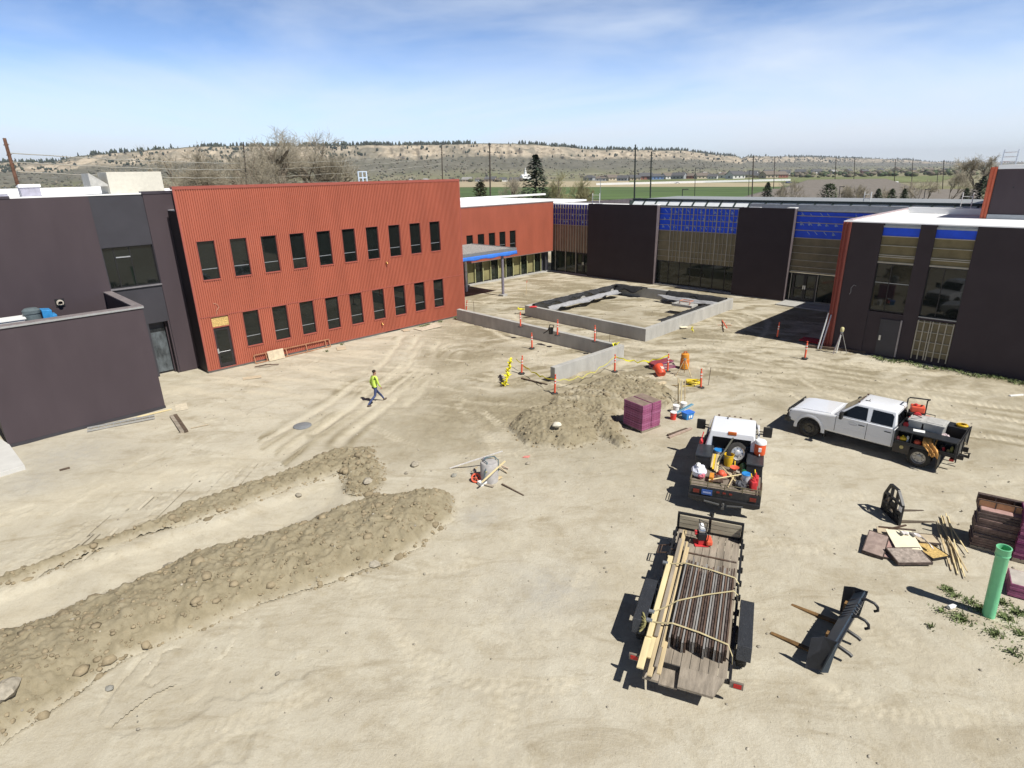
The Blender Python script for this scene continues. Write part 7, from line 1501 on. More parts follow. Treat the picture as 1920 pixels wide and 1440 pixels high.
t_ = thing('pink_rag', 'small pinkish red scrap on the dirt past the pier', 'scrap', gp(986, 857)); mb = MB(); mb.add([(-.15, -.05, .02), (.1, -.1, .03), (.18, .04, .05), (-.05, .08, .02)], [(0, 1, 2, 3)]); o = mb.build('scrap', mk('salmon_rag', (.7, .26, .22), .8), t_); so = o.modifiers.new('s', 'SOLIDIFY'); so.thickness = .02

# ================================================================== PERSON
def person():
    f0, f1 = gp(688.5, 762), gp(722, 751); hd = ang(f0, f1); c_ = (f0 + f1) / 2; st = (f1 - f0).length / 2
    T = None
    V = []; E_ = []; Rr = []
    def v(p, r, par=None):
        V.append(p); Rr.append(r if hasattr(r, '__len__') else (r, r))
        if par is not None: E_.append((par, len(V) - 1))
        return len(V) - 1
    pel = v((0, 0, .90), (.135, .16)); abd = v((.01, 0, 1.08), (.115, .15), pel); che = v((.03, 0, 1.30), (.125, .185), abd); shd = v((.04, 0, 1.44), (.09, .14), che); nk = v((.055, 0, 1.52), (.055, .055), shd)
    jw = v((.08, 0, 1.60), (.075, .07), nk); hd_ = v((.075, 0, 1.69), (.095, .08), jw); v((.065, 0, 1.755), (.07, .065), hd_); v((.165, 0, 1.625), (.014, .014), jw)
    def leg(s, kx, kz, ax, az, tx, tz_):
        h = v((0, s * .09, .86), (.095, .09), pel); k_ = v((kx, s * .10, kz), (.065, .06), h); cf = v((kx * .55 + ax * .45, s * .10, kz * .6 + az * .4), (.062, .056), k_); a = v((ax, s * .10, az), (.045, .042), cf); hl = v((ax - (tx - ax) * .1, s * .1, max(.035, az - .07)), (.042, .042), a); t1 = v((tx, s * .105, tz_), (.038, .045), hl)
    leg(1, .28, .49, st, .10, st + .20, .06); leg(-1, -.10, .46, -st, .11, -st + .20, .035)
    def arm(s, pts):
        k_ = v((.04, s * .19, 1.43), (.07, .06), shd); rr = (.056, .050, .044, .034)
        for p_, r in zip(pts, rr): k_ = v(p_, r, k_)
        return pts[-1]
    handp = [arm(1, [(.0, .235, 1.28), (-.06, .25, 1.14), (-.02, .255, 1.0), (.02, .255, .90)]), arm(-1, [(.04, -.235, 1.28), (.06, -.25, 1.14), (.13, -.25, 1.0), (.20, -.24, .92)])]
    me = bpy.data.meshes.new('body'); me.from_pydata(V, E_, []); o = bpy.data.objects.new('body', me); COL.objects.link(o)
    sk = o.modifiers.new('skin', 'SKIN'); sk.use_smooth_shade = True; me.skin_vertices or None
    for i, r in enumerate(Rr): me.skin_vertices[0].data[i].radius = r
    me.skin_vertices[0].data[0].use_root = True
    sb_ = o.modifiers.new('sub', 'SUBSURF'); sb_.levels = 2; sb_.render_levels = 2
    bpy.context.view_layer.update(); dg = bpy.context.evaluated_depsgraph_get(); m2 = bpy.data.meshes.new_from_object(o.evaluated_get(dg)); bpy.data.objects.remove(o)
    # hands: palm, four fingers of different length and a thumb, joined into the same mesh
    mb = MB()
    for (hx, hy, hz__), s in zip(handp, (1, -1)):
        mb.blob((hx + .015, hy, hz__ - .05), (.038, .018, .05), 10)
        for k_, (dx, l_) in enumerate(((.032, .062), (.013, .075), (-.006, .07), (-.024, .055))):
            mb.tube([(hx + .012 + dx, hy, hz__ - .085), (hx + .014 + dx, hy - s * .006, hz__ - .085 - l_ * .55), (hx + .02 + dx, hy - s * .02, hz__ - .085 - l_)], [.010, .009, .007], 6)
        mb.tube([(hx + .04, hy, hz__ - .03), (hx + .066, hy - s * .01, hz__ - .06), (hx + .07, hy - s * .014, hz__ - .09)], [.012, .010, .008], 6)
    for s in (-1, 1): mb.blob((.065, s * .083, 1.665), (.022, .012, .034), 8); 
    k0 = len(m2.vertices); fs = [tuple(p.vertices) for p in m2.polygons] + [tuple(i + k0 for i in f) for f in mb.f]; vs = [tuple(q.co) for q in m2.vertices] + mb.v
    skin = mk('skin', (.42, .24, .16), .6); shirt = mk('hi_vis_shirt', (.56, .74, .12), .6, var=.1, bump=.3, bscale=14); jeans = mk('blue_jeans', (.055, .075, .17), .8, var=.2, bump=.3, bscale=18); boot = mk('tan_boot', (.12, .09, .07), .8)
    m3 = bpy.data.meshes.new('person'); m3.from_pydata(vs, [], fs)
    for q in (skin, shirt, jeans, boot): m3.materials.append(q)
    for p in m3.polygons:
        c = p.center; z = c.z
        armz = abs(c.y) > .185 and z < 1.36
        if z > 1.515: i = 0
        elif armz and z < .915 and z > .6: i = 0
        elif z > .90: i = 1
        elif z > .115: i = 2
        else: i = 3
        if abs(c.y) > .2 and z > .92 and z < 1.36: i = 1
        p.material_index = i; p.use_smooth = True
    o = bpy.data.objects.new('person', m3); COL.objects.link(o); o.location = (c_.x, c_.y, (f0.z + f1.z) / 2); o.rotation_euler = (0, 0, hd)
    tag(o, 'person in a bright yellow green long sleeved shirt and jeans striding across the dirt', 'person')
    mb = MB(); mb.blob((.052, 0, 1.735), (.105, .088, .085), 16, jit=.03); mb.build('hair', mk('dark_hair', (.03, .02, .015), .8), o, smooth=True)
    mb = MB(); [mb.blob((.155, s * .032, 1.685), (.010, .013, .009), 8) for s in (-1, 1)]; mb.build('eyes', mk('eye_dark', (.05, .03, .02), .3), o)
    mb = MB(); mb.box(.158, .166, -.025, .025, 1.605, 1.613); mb.build('mouth', mk('lip', (.28, .10, .08), .6), o)
    mb = MB(); mb.lathe([(.155, .885), (.16, .89), (.16, .92), (.155, .925)], 18); b_ = mb.build('belt', blackplastic, o); b_.scale = (.82, 1.02, 1)
    return o
person()

# ================================================================== BEYOND THE SITE
# ---- hills: a rim of cliffs that runs off into the distance
SKY = [(-900, 318), (-500, 312), (-200, 306), (0, 303), (100, 303), (128, 296), (150, 291), (200, 287), (300, 279), (380, 273), (460, 272), (560, 272), (620, 272), (700, 270), (800, 270), (900, 268), (960, 268), (1000, 269), (1060, 274), (1090, 278), (1200, 280), (1280, 281), (1330, 288), (1380, 292), (1388, 296), (1400, 292), (1500, 293), (1600, 296), (1700, 299), (1740, 303), (1800, 304), (1900, 304), (2200, 298), (2800, 284)]
DIST = [(-900, 1500), (0, 1750), (130, 1800), (600, 1850), (1000, 2050), (1330, 2500), (1390, 2700), (1400, 3300), (1750, 4600), (1900, 5600), (2800, 6000)]
su, sv = np.array(SKY, float).T; du, dd = np.array(DIST, float).T
US = np.concatenate([np.arange(-900, -100, 20), np.arange(-100, 2050, 3.2), np.arange(2060, 2800, 20)])
TS = np.concatenate([np.linspace(0, .55, 16), np.linspace(.58, .80, 12), np.linspace(.805, 1.0, 26), [1.06, 1.2, 1.5]])
HV = np.zeros((len(US), len(TS), 3)); CL = np.zeros((len(US), len(TS)))
hn = fbm(US * .035, US * 0 + 3.3, 4, 5); hn2 = fbm(US * .11, US * 0 + 8.3, 4, 15)
for i, u in enumerate(US):
    Yr = np.interp(u, du, dd); v = np.interp(u, su, sv) + .8 * hn2[i]; top = at(u, v, Yr); zt_ = max(top.z, 8)
    Y0 = Yr * (.55 if u < 1390 else .62)
    cliff = .55 + .25 * hn[i]
    for j, t in enumerate(TS):
        tt = min(t, 1); Y = Y0 + (Yr - Y0) * t
        if tt < .80: z = (tt / .80) ** 2.1 * .60
        elif tt < .985: 
            q = (tt - .80) / .185; z = .60 + .38 * (q + .10 * math.sin(q * 12.6)) 
        else: z = .98 + .02 * (tt - .985) / .015
        r_ = _ray(u, 312); x = r_[0] / r_[1] * Y
        HV[i, j] = (x, Y, zt_ * z - 1.5 + (0 if t <= 1 else -(t - 1) * 20))
gul = fbm(HV[..., 0] * .018, HV[..., 1] * .004, 4, 33); gul2 = np.abs(fbm(HV[..., 0] * .05, HV[..., 1] * .012, 3, 43))
rel = np.clip(TS / .4, 0, 1)[None] * (np.clip((1.0 - TS) / .05, 0, 1))[None]
HV[..., 2] += rel * (gul * 9 - gul2 * 8); HV[..., 1] += rel * (gul * 60 * np.clip(TS, 0, 1)[None] + gul2 * 40 * (TS[None] > .75))
nu, nt_ = len(US), len(TS); kk = (np.arange(nu - 1)[:, None] * nt_ + np.arange(nt_ - 1)[None]).ravel()
hm = bpy.data.materials.new('hillside'); hm.use_nodes = True; t = hm.node_tree; n = t.nodes; l = t.links; b = n['Principled BSDF']; b.inputs['Roughness'].default_value = .95; b.inputs['Specular IOR Level'].default_value = .05
tc = n.new('ShaderNodeTexCoord'); ha = n.new('ShaderNodeAttribute'); ha.attribute_name = 'rise'
rise = ha.outputs['Fac']
slope = mixc(rng(noise(.013, 6, .65), .38, .62), (.125, .120, .094), (.195, .182, .145))
slope = mixc(rng(noise(.06, 6, .75), .42, .62, 0, .75), slope, (.115, .110, .075))
cl_ = mixc(rng(noise(.02, 6, .7, 0, (1, .2, 7)), .35, .65), (.34, .285, .21), (.52, .44, .33))
cl_ = mixc(rng(noise(.045, 6, .8, 0, (1, .3, 1.2)), .48, .62, 0, .85), cl_, (.19, .155, .11))
flatc = mixc(rng(noise(.006, 5, .6), .4, .6), (.16, .165, .085), (.24, .22, .145))
c = mixc(rng(rise, .08, .3), flatc, slope); c = mixc(mth('MULTIPLY', rng(rise, .56, .64), rng(noise(.009, 5, .6), .36, .52, .25, 1)), c, cl_)
c = mixc(rng(rise, .972, .985), c, (.11, .11, .08)); l.new(c, b.inputs['Base Color'])
hills = npmesh('hills', HV.reshape(-1, 3), np.stack([kk, kk + nt_, kk + nt_ + 1, kk + 1], 1), hm, smooth=True); tag(hills, kind='structure')
zt_arr = HV[:, -4, 2].copy(); risev = np.where(TS[None] < .8, (np.clip(TS, 0, 1)[None] / .8) ** 2.1 * .6, .6 + .38 * np.clip((TS[None] - .8) / .185, 0, 1) + (TS[None] > .985) * .02) * np.ones((nu, 1))
a_ = hills.data.attributes.new('rise', 'FLOAT', 'POINT'); a_.data.foreach_set('value', risev.astype(np.float32).ravel())
# ---- woods on the rim and scrub on the slopes: uncountable
def scatter_trees(name, P, hmin, hmax, wfac, mats, label, cone=True, seed=3):
    rg = np.random.RandomState(seed); k = len(P); h = hmin + (hmax - hmin) * rg.rand(k); w = h * wfac * (.7 + .6 * rg.rand(k)); m_ = 6; V = []; 
    prof = [(0, .0), (.9, .12), (1.0, .3), (.72, .55), (.42, .8), (0, 1.0)] if cone else [(0, 0), (.75, .12), (1, .42), (.95, .65), (.6, .9), (0, 1.0)]
    A = rg.rand(k) * 6.28; vs = []
    for r_, z_ in prof:
        for j in range(m_):
            q = A + 6.283 * j / m_; rr = w * r_ * (.72 + .56 * rg.rand(k)); vs.append(np.stack([P[:, 0] + rr * np.cos(q), P[:, 1] + rr * np.sin(q), P[:, 2] + h * np.minimum(1, z_ + .05 * (rg.rand(k) - .5))], 1))
    V = np.stack(vs, 1); nv = V.shape[1]; F_ = np.array([(i * m_ + j, i * m_ + (j + 1) % m_, (i + 1) * m_ + (j + 1) % m_, (i + 1) * m_ + j) for i in range(len(prof) - 1) for j in range(m_)])
    Fq = (F_[None] + (np.arange(k) * nv)[:, None, None]).reshape(-1, 4); mi = np.repeat(rg.randint(0, len(mats), k), len(F_))
    o = npmesh(name, V.reshape(-1, 3), Fq, mats, mi); return tag(o, label, 'trees', kind='stuff')
def hill_pts(k, t0, t1, dens, seed, sink=.5):
    rg = np.random.RandomState(seed); out = []
    while len(out) < k:
        i = rg.randint(0, nu - 1); t = rg.uniform(t0, t1)
        if rg.rand() > dens(US[i], t): continue
        j = min(np.searchsorted(TS, t), nt_ - 1); f = rg.rand(); p = HV[i, j - 1] * (1 - f) + HV[i, j] * f; q = HV[i + 1, j - 1] * (1 - f) + HV[i + 1, j] * f; g = rg.rand(); out.append(p * (1 - g) + q * g - np.array([0, 0, sink]))
    return np.array(out)
clump = lambda u, s=.02, sd=7: float(np.clip(vnoise(np.array([u * s]), np.array([.5]), sd)[0] * 2.0 + .62, .04, 1))
pine_m = mk('far_pine', (.035, .05, .035), .95, var=.3, scale=.02); pine_m2 = mk('far_pine_olive', (.055, .068, .04), .95, var=.3, scale=.02)
scatter_trees('rim_pine_wood', hill_pts(2600, .985, 1.12, lambda u, t: clump(u) * (1 if -100 < u < 1780 else .4), 5), 6, 14, .26, [pine_m, pine_m2], 'dark pines along the top of the cliffs')
scatter_trees('cliff_scrub', hill_pts(1500, .76, .985, lambda u, t: clump(u, .03, 9) * (1.0 if u > 380 and u < 700 or u > 1390 or u < 200 else .45), 6), 3, 9, .38, [pine_m, pine_m2], 'dark scrub growing on the cliff face', False)
scatter_trees('slope_scrub', hill_pts(3800, .05, .78, lambda u, t: .35 + .65 * clump(u, .015, 19), 8), 1.6, 5, .6, [mk('grey_scrub', (.165, .15, .11), .95, var=.3, scale=.03), mk('brown_scrub', (.19, .165, .115), .95, var=.3, scale=.03), mk('green_scrub', (.115, .118, .075), .95, var=.3, scale=.03)], 'grey brown scrub over the hill slopes', False)
# ---- fields on the plain
def field(name, px, mm, z=.12):
    Ps = [G(u, v, z) for u, v in px]; mb = MB(); mb.add(Ps, [tuple(range(len(Ps)))]); o = mb.build(name, mm); tag(o, kind='structure'); return o
fgreen = mk('green_crop', (.085, .135, .035), .95, var=.25, scale=.05, stretch=(.2, 1, 1)); ftan = mk('ploughed_field', (.40, .335, .21), .95, var=.08, scale=.05); folive = mk('meadow', (.17, .19, .07), .95, var=.25, scale=.03)
field('green_field', [(850, 376), (1500, 372), (1500, 348), (850, 351.5)], fgreen, .15); field('ploughed_field', [(850, 351), (1470, 350), (1460, 337.5), (850, 341)], ftan, .19); field('meadow', [(1180, 343), (1760, 341), (1800, 329), (1180, 336)], folive, .25)
field('pale_field', [(-80, 366), (420, 352), (400, 346.5), (-80, 357)], mk('straw_field', (.36, .32, .2), .95, var=.1, scale=.03), .19); field('meadow', [(560, 342), (900, 334.5), (1000, 329), (560, 338.5)], folive, .3)
# white fence beyond the field
a, b_ = G(1118, 347.5), G(1482, 339.5); t_ = thing('white_fence', 'long white vinyl fence running along the far edge of the ploughed field', 'fence', a, ang(a, b_)); l_ = (b_ - a).length
mb = MB(); mb.box(0, l_, -.05, .05, 0, 1.9); mb.build('panels', whitep, t_); mb = MB()
for x in np.arange(0, l_, 2.4): mb.box(x - .08, x + .08, -.08, .08, 0, 2.05)
mb.build('posts', white, t_)
# ---- distant houses, each one on its own
wallc = [mk('house_wall_' + n_, c_, .8, var=.05) for n_, c_ in (('white', (.66, .65, .62)), ('cream', (.60, .52, .38)), ('grey', (.34, .35, .36)), ('tan', (.44, .36, .26)), ('blue', (.16, .25, .46)), ('rust', (.30, .12, .09)))]
roofc = [mk('house_roof_' + n_, c_, .8, var=.12) for n_, c_ in (('charcoal', (.10, .10, .105)), ('brown', (.17, .14, .115)), ('palegrey', (.30, .29, .28)), ('white', (.62, .62, .62)))]
wn = ['white', 'cream', 'grey', 'tan', 'blue', 'rust red']; rn = ['charcoal', 'brown', 'grey', 'white']
def house_proto(wi, ri, gable=True, dims=(12, 9, 3.2, 2.6)):
    lx, ly, hw_, hr = dims; t_ = bpy.data.objects.new('house', None); COL.objects.link(t_)
    mb = MB(); mb.box(-lx / 2, lx / 2, -ly / 2, ly / 2, 0, hw_)
    if gable: mb.prism([(-ly / 2, hw_), (ly / 2, hw_), (0, hw_ + hr)], 'x', -lx / 2, lx / 2)
    mb.build('wall', wallc[wi], t_); mb = MB()
    if gable:
        for s_ in (-1, 1): mb.hexa([(-lx / 2 - .5, s_ * (ly / 2 + .6), hw_ - .3), (lx / 2 + .5, s_ * (ly / 2 + .6), hw_ - .3), (lx / 2 + .5, 0, hw_ + hr), (-lx / 2 - .5, 0, hw_ + hr)], [(-lx / 2 - .5, s_ * (ly / 2 + .6), hw_ - .05), (lx / 2 + .5, s_ * (ly / 2 + .6), hw_ - .05), (lx / 2 + .5, 0, hw_ + hr + .25), (-lx / 2 - .5, 0, hw_ + hr + .25)])
    else: mb.hexa([(-lx / 2 - .6, -ly / 2 - .6, hw_), (lx / 2 + .6, -ly / 2 - .6, hw_), (lx / 2 + .6, ly / 2 + .6, hw_), (-lx / 2 - .6, ly / 2 + .6, hw_)], [(-lx / 4, -.1, hw_ + hr), (lx / 4, -.1, hw_ + hr), (lx / 4, .1, hw_ + hr), (-lx / 4, .1, hw_ + hr)])
    mb.build('roof', roofc[ri], t_); mb = MB()
    for x in (-lx * .32, -lx * .02, lx * .3): mb.box(x, x + 1.3, -ly / 2 - .03, -ly / 2 - .001, .9, 2.2)
    mb.box(-lx / 2 - .03, -lx / 2 - .001, -.7, .7, .9, 2.2); mb.build('window', frame_m, t_)
    return t_
HPR = {}
def house(u, v, wi, ri, gable, rz, sc, label):
    k_ = (wi, ri, gable); p = G(u, v)
    if k_ not in HPR: o = HPR[k_] = house_proto(*k_); o.location = p; o.rotation_euler = (0, 0, rz); o.scale = (sc, sc, sc)
    else: o = dup(HPR[k_], p, rz, scale=(sc, sc, sc))
    o['label'] = label; o['category'] = 'house'; o['group'] = 'houses across the plain'
    return o
hr_ = random.Random(5); names_used = {}
def hl(wi, ri, where):
    return f"distant {wn[wi]} house with {rn[ri]} roof, {where}"
row = []
for u in list(range(648, 870, 15)): row.append((u, 342 - .018 * (u - 650) + hr_.uniform(-1.2, 1.2), 1.0))
for u in list(range(690, 990, 19)): row.append((u, 335.0 - .02 * (u - 700) + hr_.uniform(-.8, .8), 1.1))
for u in list(range(876, 985, 22)): row.append((u, 340.5 + hr_.uniform(-1, 1), 1.0))
for u in list(range(1105, 1480, 21)): row.append((u, 339.0 - .015 * (u - 1105) + hr_.uniform(-1, 1), 1.15))
for u in list(range(1290, 1800, 30)): row.append((u, 331 - .022 * (u - 1300) + hr_.uniform(-.8, .8), 1.1))
for u in (15, 40, 85, 118, 145, 160, 205): row.append((u, 357 - .02 * u + hr_.uniform(-.6, .6), 1.0))
lm = [(10, 'tilted brown pole'), (120, 'pale straw field'), (457, 'pole before the bare trees'), (700, 'roof rail panel'), (828, 'pole above the red block'), (918, 'pole beside the dark spruce'), (1010, 'dark spruce'), (1193, 'twin tall poles'), (1300, 'white fence'), (1420, 'pole above the tan school roof'), (1570, 'round juniper'), (1690, 'three small firs'), (1800, 'bare tree by the upper block')]
cnt = {}
for u, v, sc in row:
    wi = hr_.choice([0, 0, 1, 2, 2, 3, 3, 0, 1, 5 if u > 1200 else 2]); ri = hr_.choice([0, 0, 1, 1, 2, 3 if hr_.random() < .4 else 0]); 
    if 1215 < u < 1232: wi, ri = 4, 0
    near_ = min(lm, key=lambda q: abs(q[0] - u)); side = 'just past' if u >= near_[0] else 'just before'
    key = (wi, ri, near_[1], side, v > 336); cnt[key] = cnt.get(key, 0) + 1
    extra = ('', ', next along', ', third', ', fourth', ', fifth')[min(4, cnt[key] - 1)]
    house(u, v, wi, ri, hr_.random() < .75, hr_.uniform(-.6, .9), sc * hr_.uniform(.8, 1.35), f"{'nearer' if v > 336 else 'farther'} {wn[wi]} {rn[ri]}-roofed house {side} the {near_[1]}{extra}")
# white steeple
p = at(985, 318.5, 1150); p.z = 1;  t_ = thing('church', 'tiny white church with a pointed steeple in front of the hills', 'church', p, .5); t_.scale = (.62, .62, .62); mb = MB(); mb.box(-14, 14, -8, 8, 0, 9); mb.prism([(-8, 9), (8, 9), (0, 14)], 'x', -14, 14); mb.build('nave', whitep, t_); mb = MB(); mb.hexa([(-4, -4, 9), (4, -4, 9), (4, 4, 9), (-4, 4, 9)], [(-3, -3, 19), (3, -3, 19), (3, 3, 19), (-3, 3, 19)]); mb.hexa([(-3, -3, 19), (3, -3, 19), (3, 3, 19), (-3, 3, 19)], [(-.1, -.1, 33), (.1, -.1, 33), (.1, .1, 33), (-.1, .1, 33)]); mb.build('steeple', whitep, t_)
# tan roofed school behind the site, brown house roof and shed
def hip(p, rz, lx, ly, hw_, hr, name, label, cat, wm, rm, gab=None, group=None):
    t_ = thing(name, label, cat, p, rz, group); mb = MB(); mb.box(-lx / 2, lx / 2, -ly / 2, ly / 2, 0, hw_); mb.build('wall', wm, t_); mb = MB(); e = .9; k_ = min(lx, ly) / 2 * .92
    mb.hexa([(-lx / 2 - e, -ly / 2 - e, hw_), (lx / 2 + e, -ly / 2 - e, hw_), (lx / 2 + e, ly / 2 + e, hw_), (-lx / 2 - e, ly / 2 + e, hw_)], [(-lx / 2 + k_, -ly / 2 + k_, hw_ + hr), (lx / 2 - k_, -ly / 2 + k_, hw_ + hr), (lx / 2 - k_, ly / 2 - k_, hw_ + hr), (-lx / 2 + k_, ly / 2 - k_, hw_ + hr)]); mb.build('roof', rm, t_); mb = MB(); mb.box(-lx / 2 - e, lx / 2 + e, -ly / 2 - e, ly / 2 + e, hw_ - .7, hw_ - .003); mb.build('fascia', mk('dark_fascia', (.05, .045, .04), .6), t_); return t_
rt = mk('taupe_shingle', (.185, .165, .145), .9, var=.08, scale=2); wt_ = mk('buff_wall', (.42, .37, .3), .8)
p = at(1560, 378, 150); p.z = 0; hip(p, R(-22), 46, 20, 3.0, 3.2, 'school_building', 'wide low building with a taupe hipped roof behind the round juniper', 'school', wt_, rt)
p = at(1580, 378, 172); p.z = 0; hip(p, R(-22), 30, 12, 5.4, 2.4, 'school_hall', 'raised taupe roofed hall behind the wide low hipped roof', 'school', wt_, rt)
p = at(1735, 380, 150); p.z = 0; t_ = thing('gabled_building', 'taupe roofed building with a white gable end behind the three small firs', 'building', p, R(-18)); mb = MB(); t_.scale = (1, 1, .8); mb.box(-17, 9, -6, 6, 0, 3.4); mb.build('wall', wt_, t_); mb = MB(); 
for s_ in (-1, 1): mb.hexa([(-17.6, s_ * 6.8, 3.1), (9.8, s_ * 6.8, 3.1), (9.8, 0, 6.6), (-17.6, 0, 6.6)], [(-17.6, s_ * 6.8, 3.3), (9.8, s_ * 6.8, 3.3), (9.8, 0, 6.85), (-17.6, 0, 6.85)])
mb.build('roof', rt, t_); mb = MB(); mb.prism([(-6, 0), (6, 0), (6, 3.2), (0, 6.5), (-6, 3.2)], 'x', 9.0, 9.1); mb.build('gable', mk('white_siding', (.74, .70, .66), .7), t_)
p = at(893, 372, 128); p.z = 0; hip(p, R(-20), 16, 10, 3, 2.2, 'brown_roof_house', 'house with a grey brown hipped roof behind the red wing', 'house', wt_, mk('grey_brown_shingle', (.2, .165, .15), .9)); p = at(955, 372, 138); p.z = 0; hip(p, R(-18), 24, 12, 3.1, 2.4, 'brown_roof_house', 'longer brown roofed house before the dark spruce', 'house', wt_, mk('brown_shingle', (.16, .125, .115), .9))
p = at(876, 371, 118); p.z = 0; t_ = thing('green_roof_shed', 'tiny shed with a bright green roof at the red block corner', 'shed', p, .3); mb = MB(); mb.box(-1.6, 1.6, -1.3, 1.3, 0, 2.2); mb.build('wall', whitep, t_); mb = MB(); mb.prism([(-1.7, 2.15), (1.7, 2.15), (0, 3.0)], 'x', -2.0, 2.0); mb.build('roof', mk('green_shed_roof', (.08, .30, .16), .6), t_)
# ---- poles and wires
def pole(u, vb, vt, Y, label, mm=polewood, r_=.15, arm=False, ub=None, rings=0):
    pb_ = at(ub if ub else u, vb, Y); pb_.z = 0; pt_ = at(u, vt, Y); t_ = thing('utility_pole', label, 'utility pole', pb_, 0, 'utility poles'); d = pt_ - pb_
    mb = MB(); mb.cyl((0, 0, 0), d, r_, r_ * .7, 8); mb.build('shaft', mm, t_)
    mb = MB()
    if arm:
        for f in (.93, .86): c_ = d * f; mb.box(c_.x - 1.1, c_.x + 1.1, c_.y - .08, c_.y + .08, c_.z - .08, c_.z + .08)
    else:
        for f in (.96, .90, .84): c_ = d * f; mb.cyl((c_.x - .25, c_.y, c_.z), (c_.x + .25, c_.y, c_.z + .05), .05, n=6)
    mb.build('crossarm', mm, t_)
    if rings:
        mb = MB()
        for f in (.62, .38):
            c_ = d * f; mb.tube([(c_.x + .42 * math.cos(a), c_.y - .25, c_.z + .42 * math.sin(a)) for a in np.linspace(0, 6.28, 18)], .05, 5)
        mb.build('cable_loop', wire_m, t_)
    return pt_, pb_
pole(8, 352, 259, 62, 'tilted reddish pole with cable loops beyond the white roof', poler, .20, False, 36, 2)
for u, vb, vt, Y, lab, mm, r_ in ((456, 350, 266, 120, 'brown pole standing before the bare trees', polewood, .16), (828, 345, 272, 165, 'pole rising just over the end of the red block', polewood, .16), (918, 368, 268, 118, 'tall pole between the red block and the spruce', polewood, .16),
    (1191.5, 380, 271, 92, 'taller dark green steel pole of the pair behind the black panel', mk('green_black_steel', (.02, .028, .025), .5), .14), (1221.5, 380, 284, 92, 'shorter dark green steel pole of the pair behind the black panel', MATS['green_black_steel'], .13), (1413, 372, 291, 135, 'tall leaning pole before the small dark spruce', polewood, .15), (1453, 350, 293, 210, 'thin pole behind the small dark spruce', polewood, .15), (1568, 345, 293, 230, 'pole over the round juniper', polewood, .16), (1603, 345, 295, 250, 'pole between the juniper and the firs', polewood, .16), (1679, 345, 298, 270, 'pole behind the three small firs', polewood, .17), (1712, 340, 296, 280, 'pole above the roof of the gabled building', polewood, .17), (1770, 348, 300, 250, 'leaning pole near the white gable', polewood, .17), (1759, 345, 318, 255, 'short pole beside the leaning pole near the white gable', polewood, .14)):
    pole(u, vb, vt, Y, lab, mm, r_)
for u, vb, vt, Y, lab in ((1126, 372, 331, 150, 'slim pale lamp post beyond the pale ladder frame'), (1304, 373, 315, 150, 'slim dark lamp post in the green field'), (1280, 373, 355, 100, 'short lamp post with a bent arm by the green field'), (1405, 372, 320, 160, 'thin wooden post in the ploughed field'), (1735, 372, 355, 120, 'short lamp post before the gabled building'), (1575, 376, 350, 125, 'short lamp post beside the round juniper')):
    pb_ = at(u, vb, Y); pb_.z = 0; pt_ = at(u, vt, Y); t_ = thing('lamp_post', lab, 'lamp post', pb_, 0, 'lamp posts beyond the site'); mb = MB(); d = pt_ - pb_; mb.cyl((0, 0, 0), d, .09, .06, 8); mb.build('post', greymetal if u < 1200 else black, t_); mb = MB(); mb.box(d.x - .05, d.x + .9, d.y - .15, d.y + .15, d.z - .06, d.z + .06); mb.build('lamp_head', black, t_)
def wire(a, b_, sag, label, r_=.02, mm=wire_m):
    mb = MB(); mb.tube(sagline(a, b_, sag, 22), r_, 4); o = mb.build('overhead_wire', mm); tag(o, label, 'wire', 'overhead wires')
q0, q1, q2 = at(18, 287, 62), at(24, 304, 62), at(33, 322, 62)
for i, (a, v1, lab) in enumerate(((q0, 306, 'topmost pale cable from the tilted pole'), (q1, 318, 'middle pale cable from the tilted pole'), (q2, 333, 'lowest pale cable from the tilted pole'))):
    b1 = at(458, v1, 120); wire(a, b1, .25, lab + ' to the brown pole', .045); b2 = at(828, v1 - 18 - 4 * i, 165); wire(b1, b2, .5, lab + ' continuing past the bare trees', .026)
wire(at(300, 279, 120), at(660, 283, 150), .2, 'thin cable high in front of the bare trees', .02); wire(at(918, 322, 118), at(1130, 325, 130), .3, 'thin cable past the dark spruce', .02); wire(at(918, 332, 118), at(560, 341, 118), .3, 'thin cable low over the red block roof', .02)
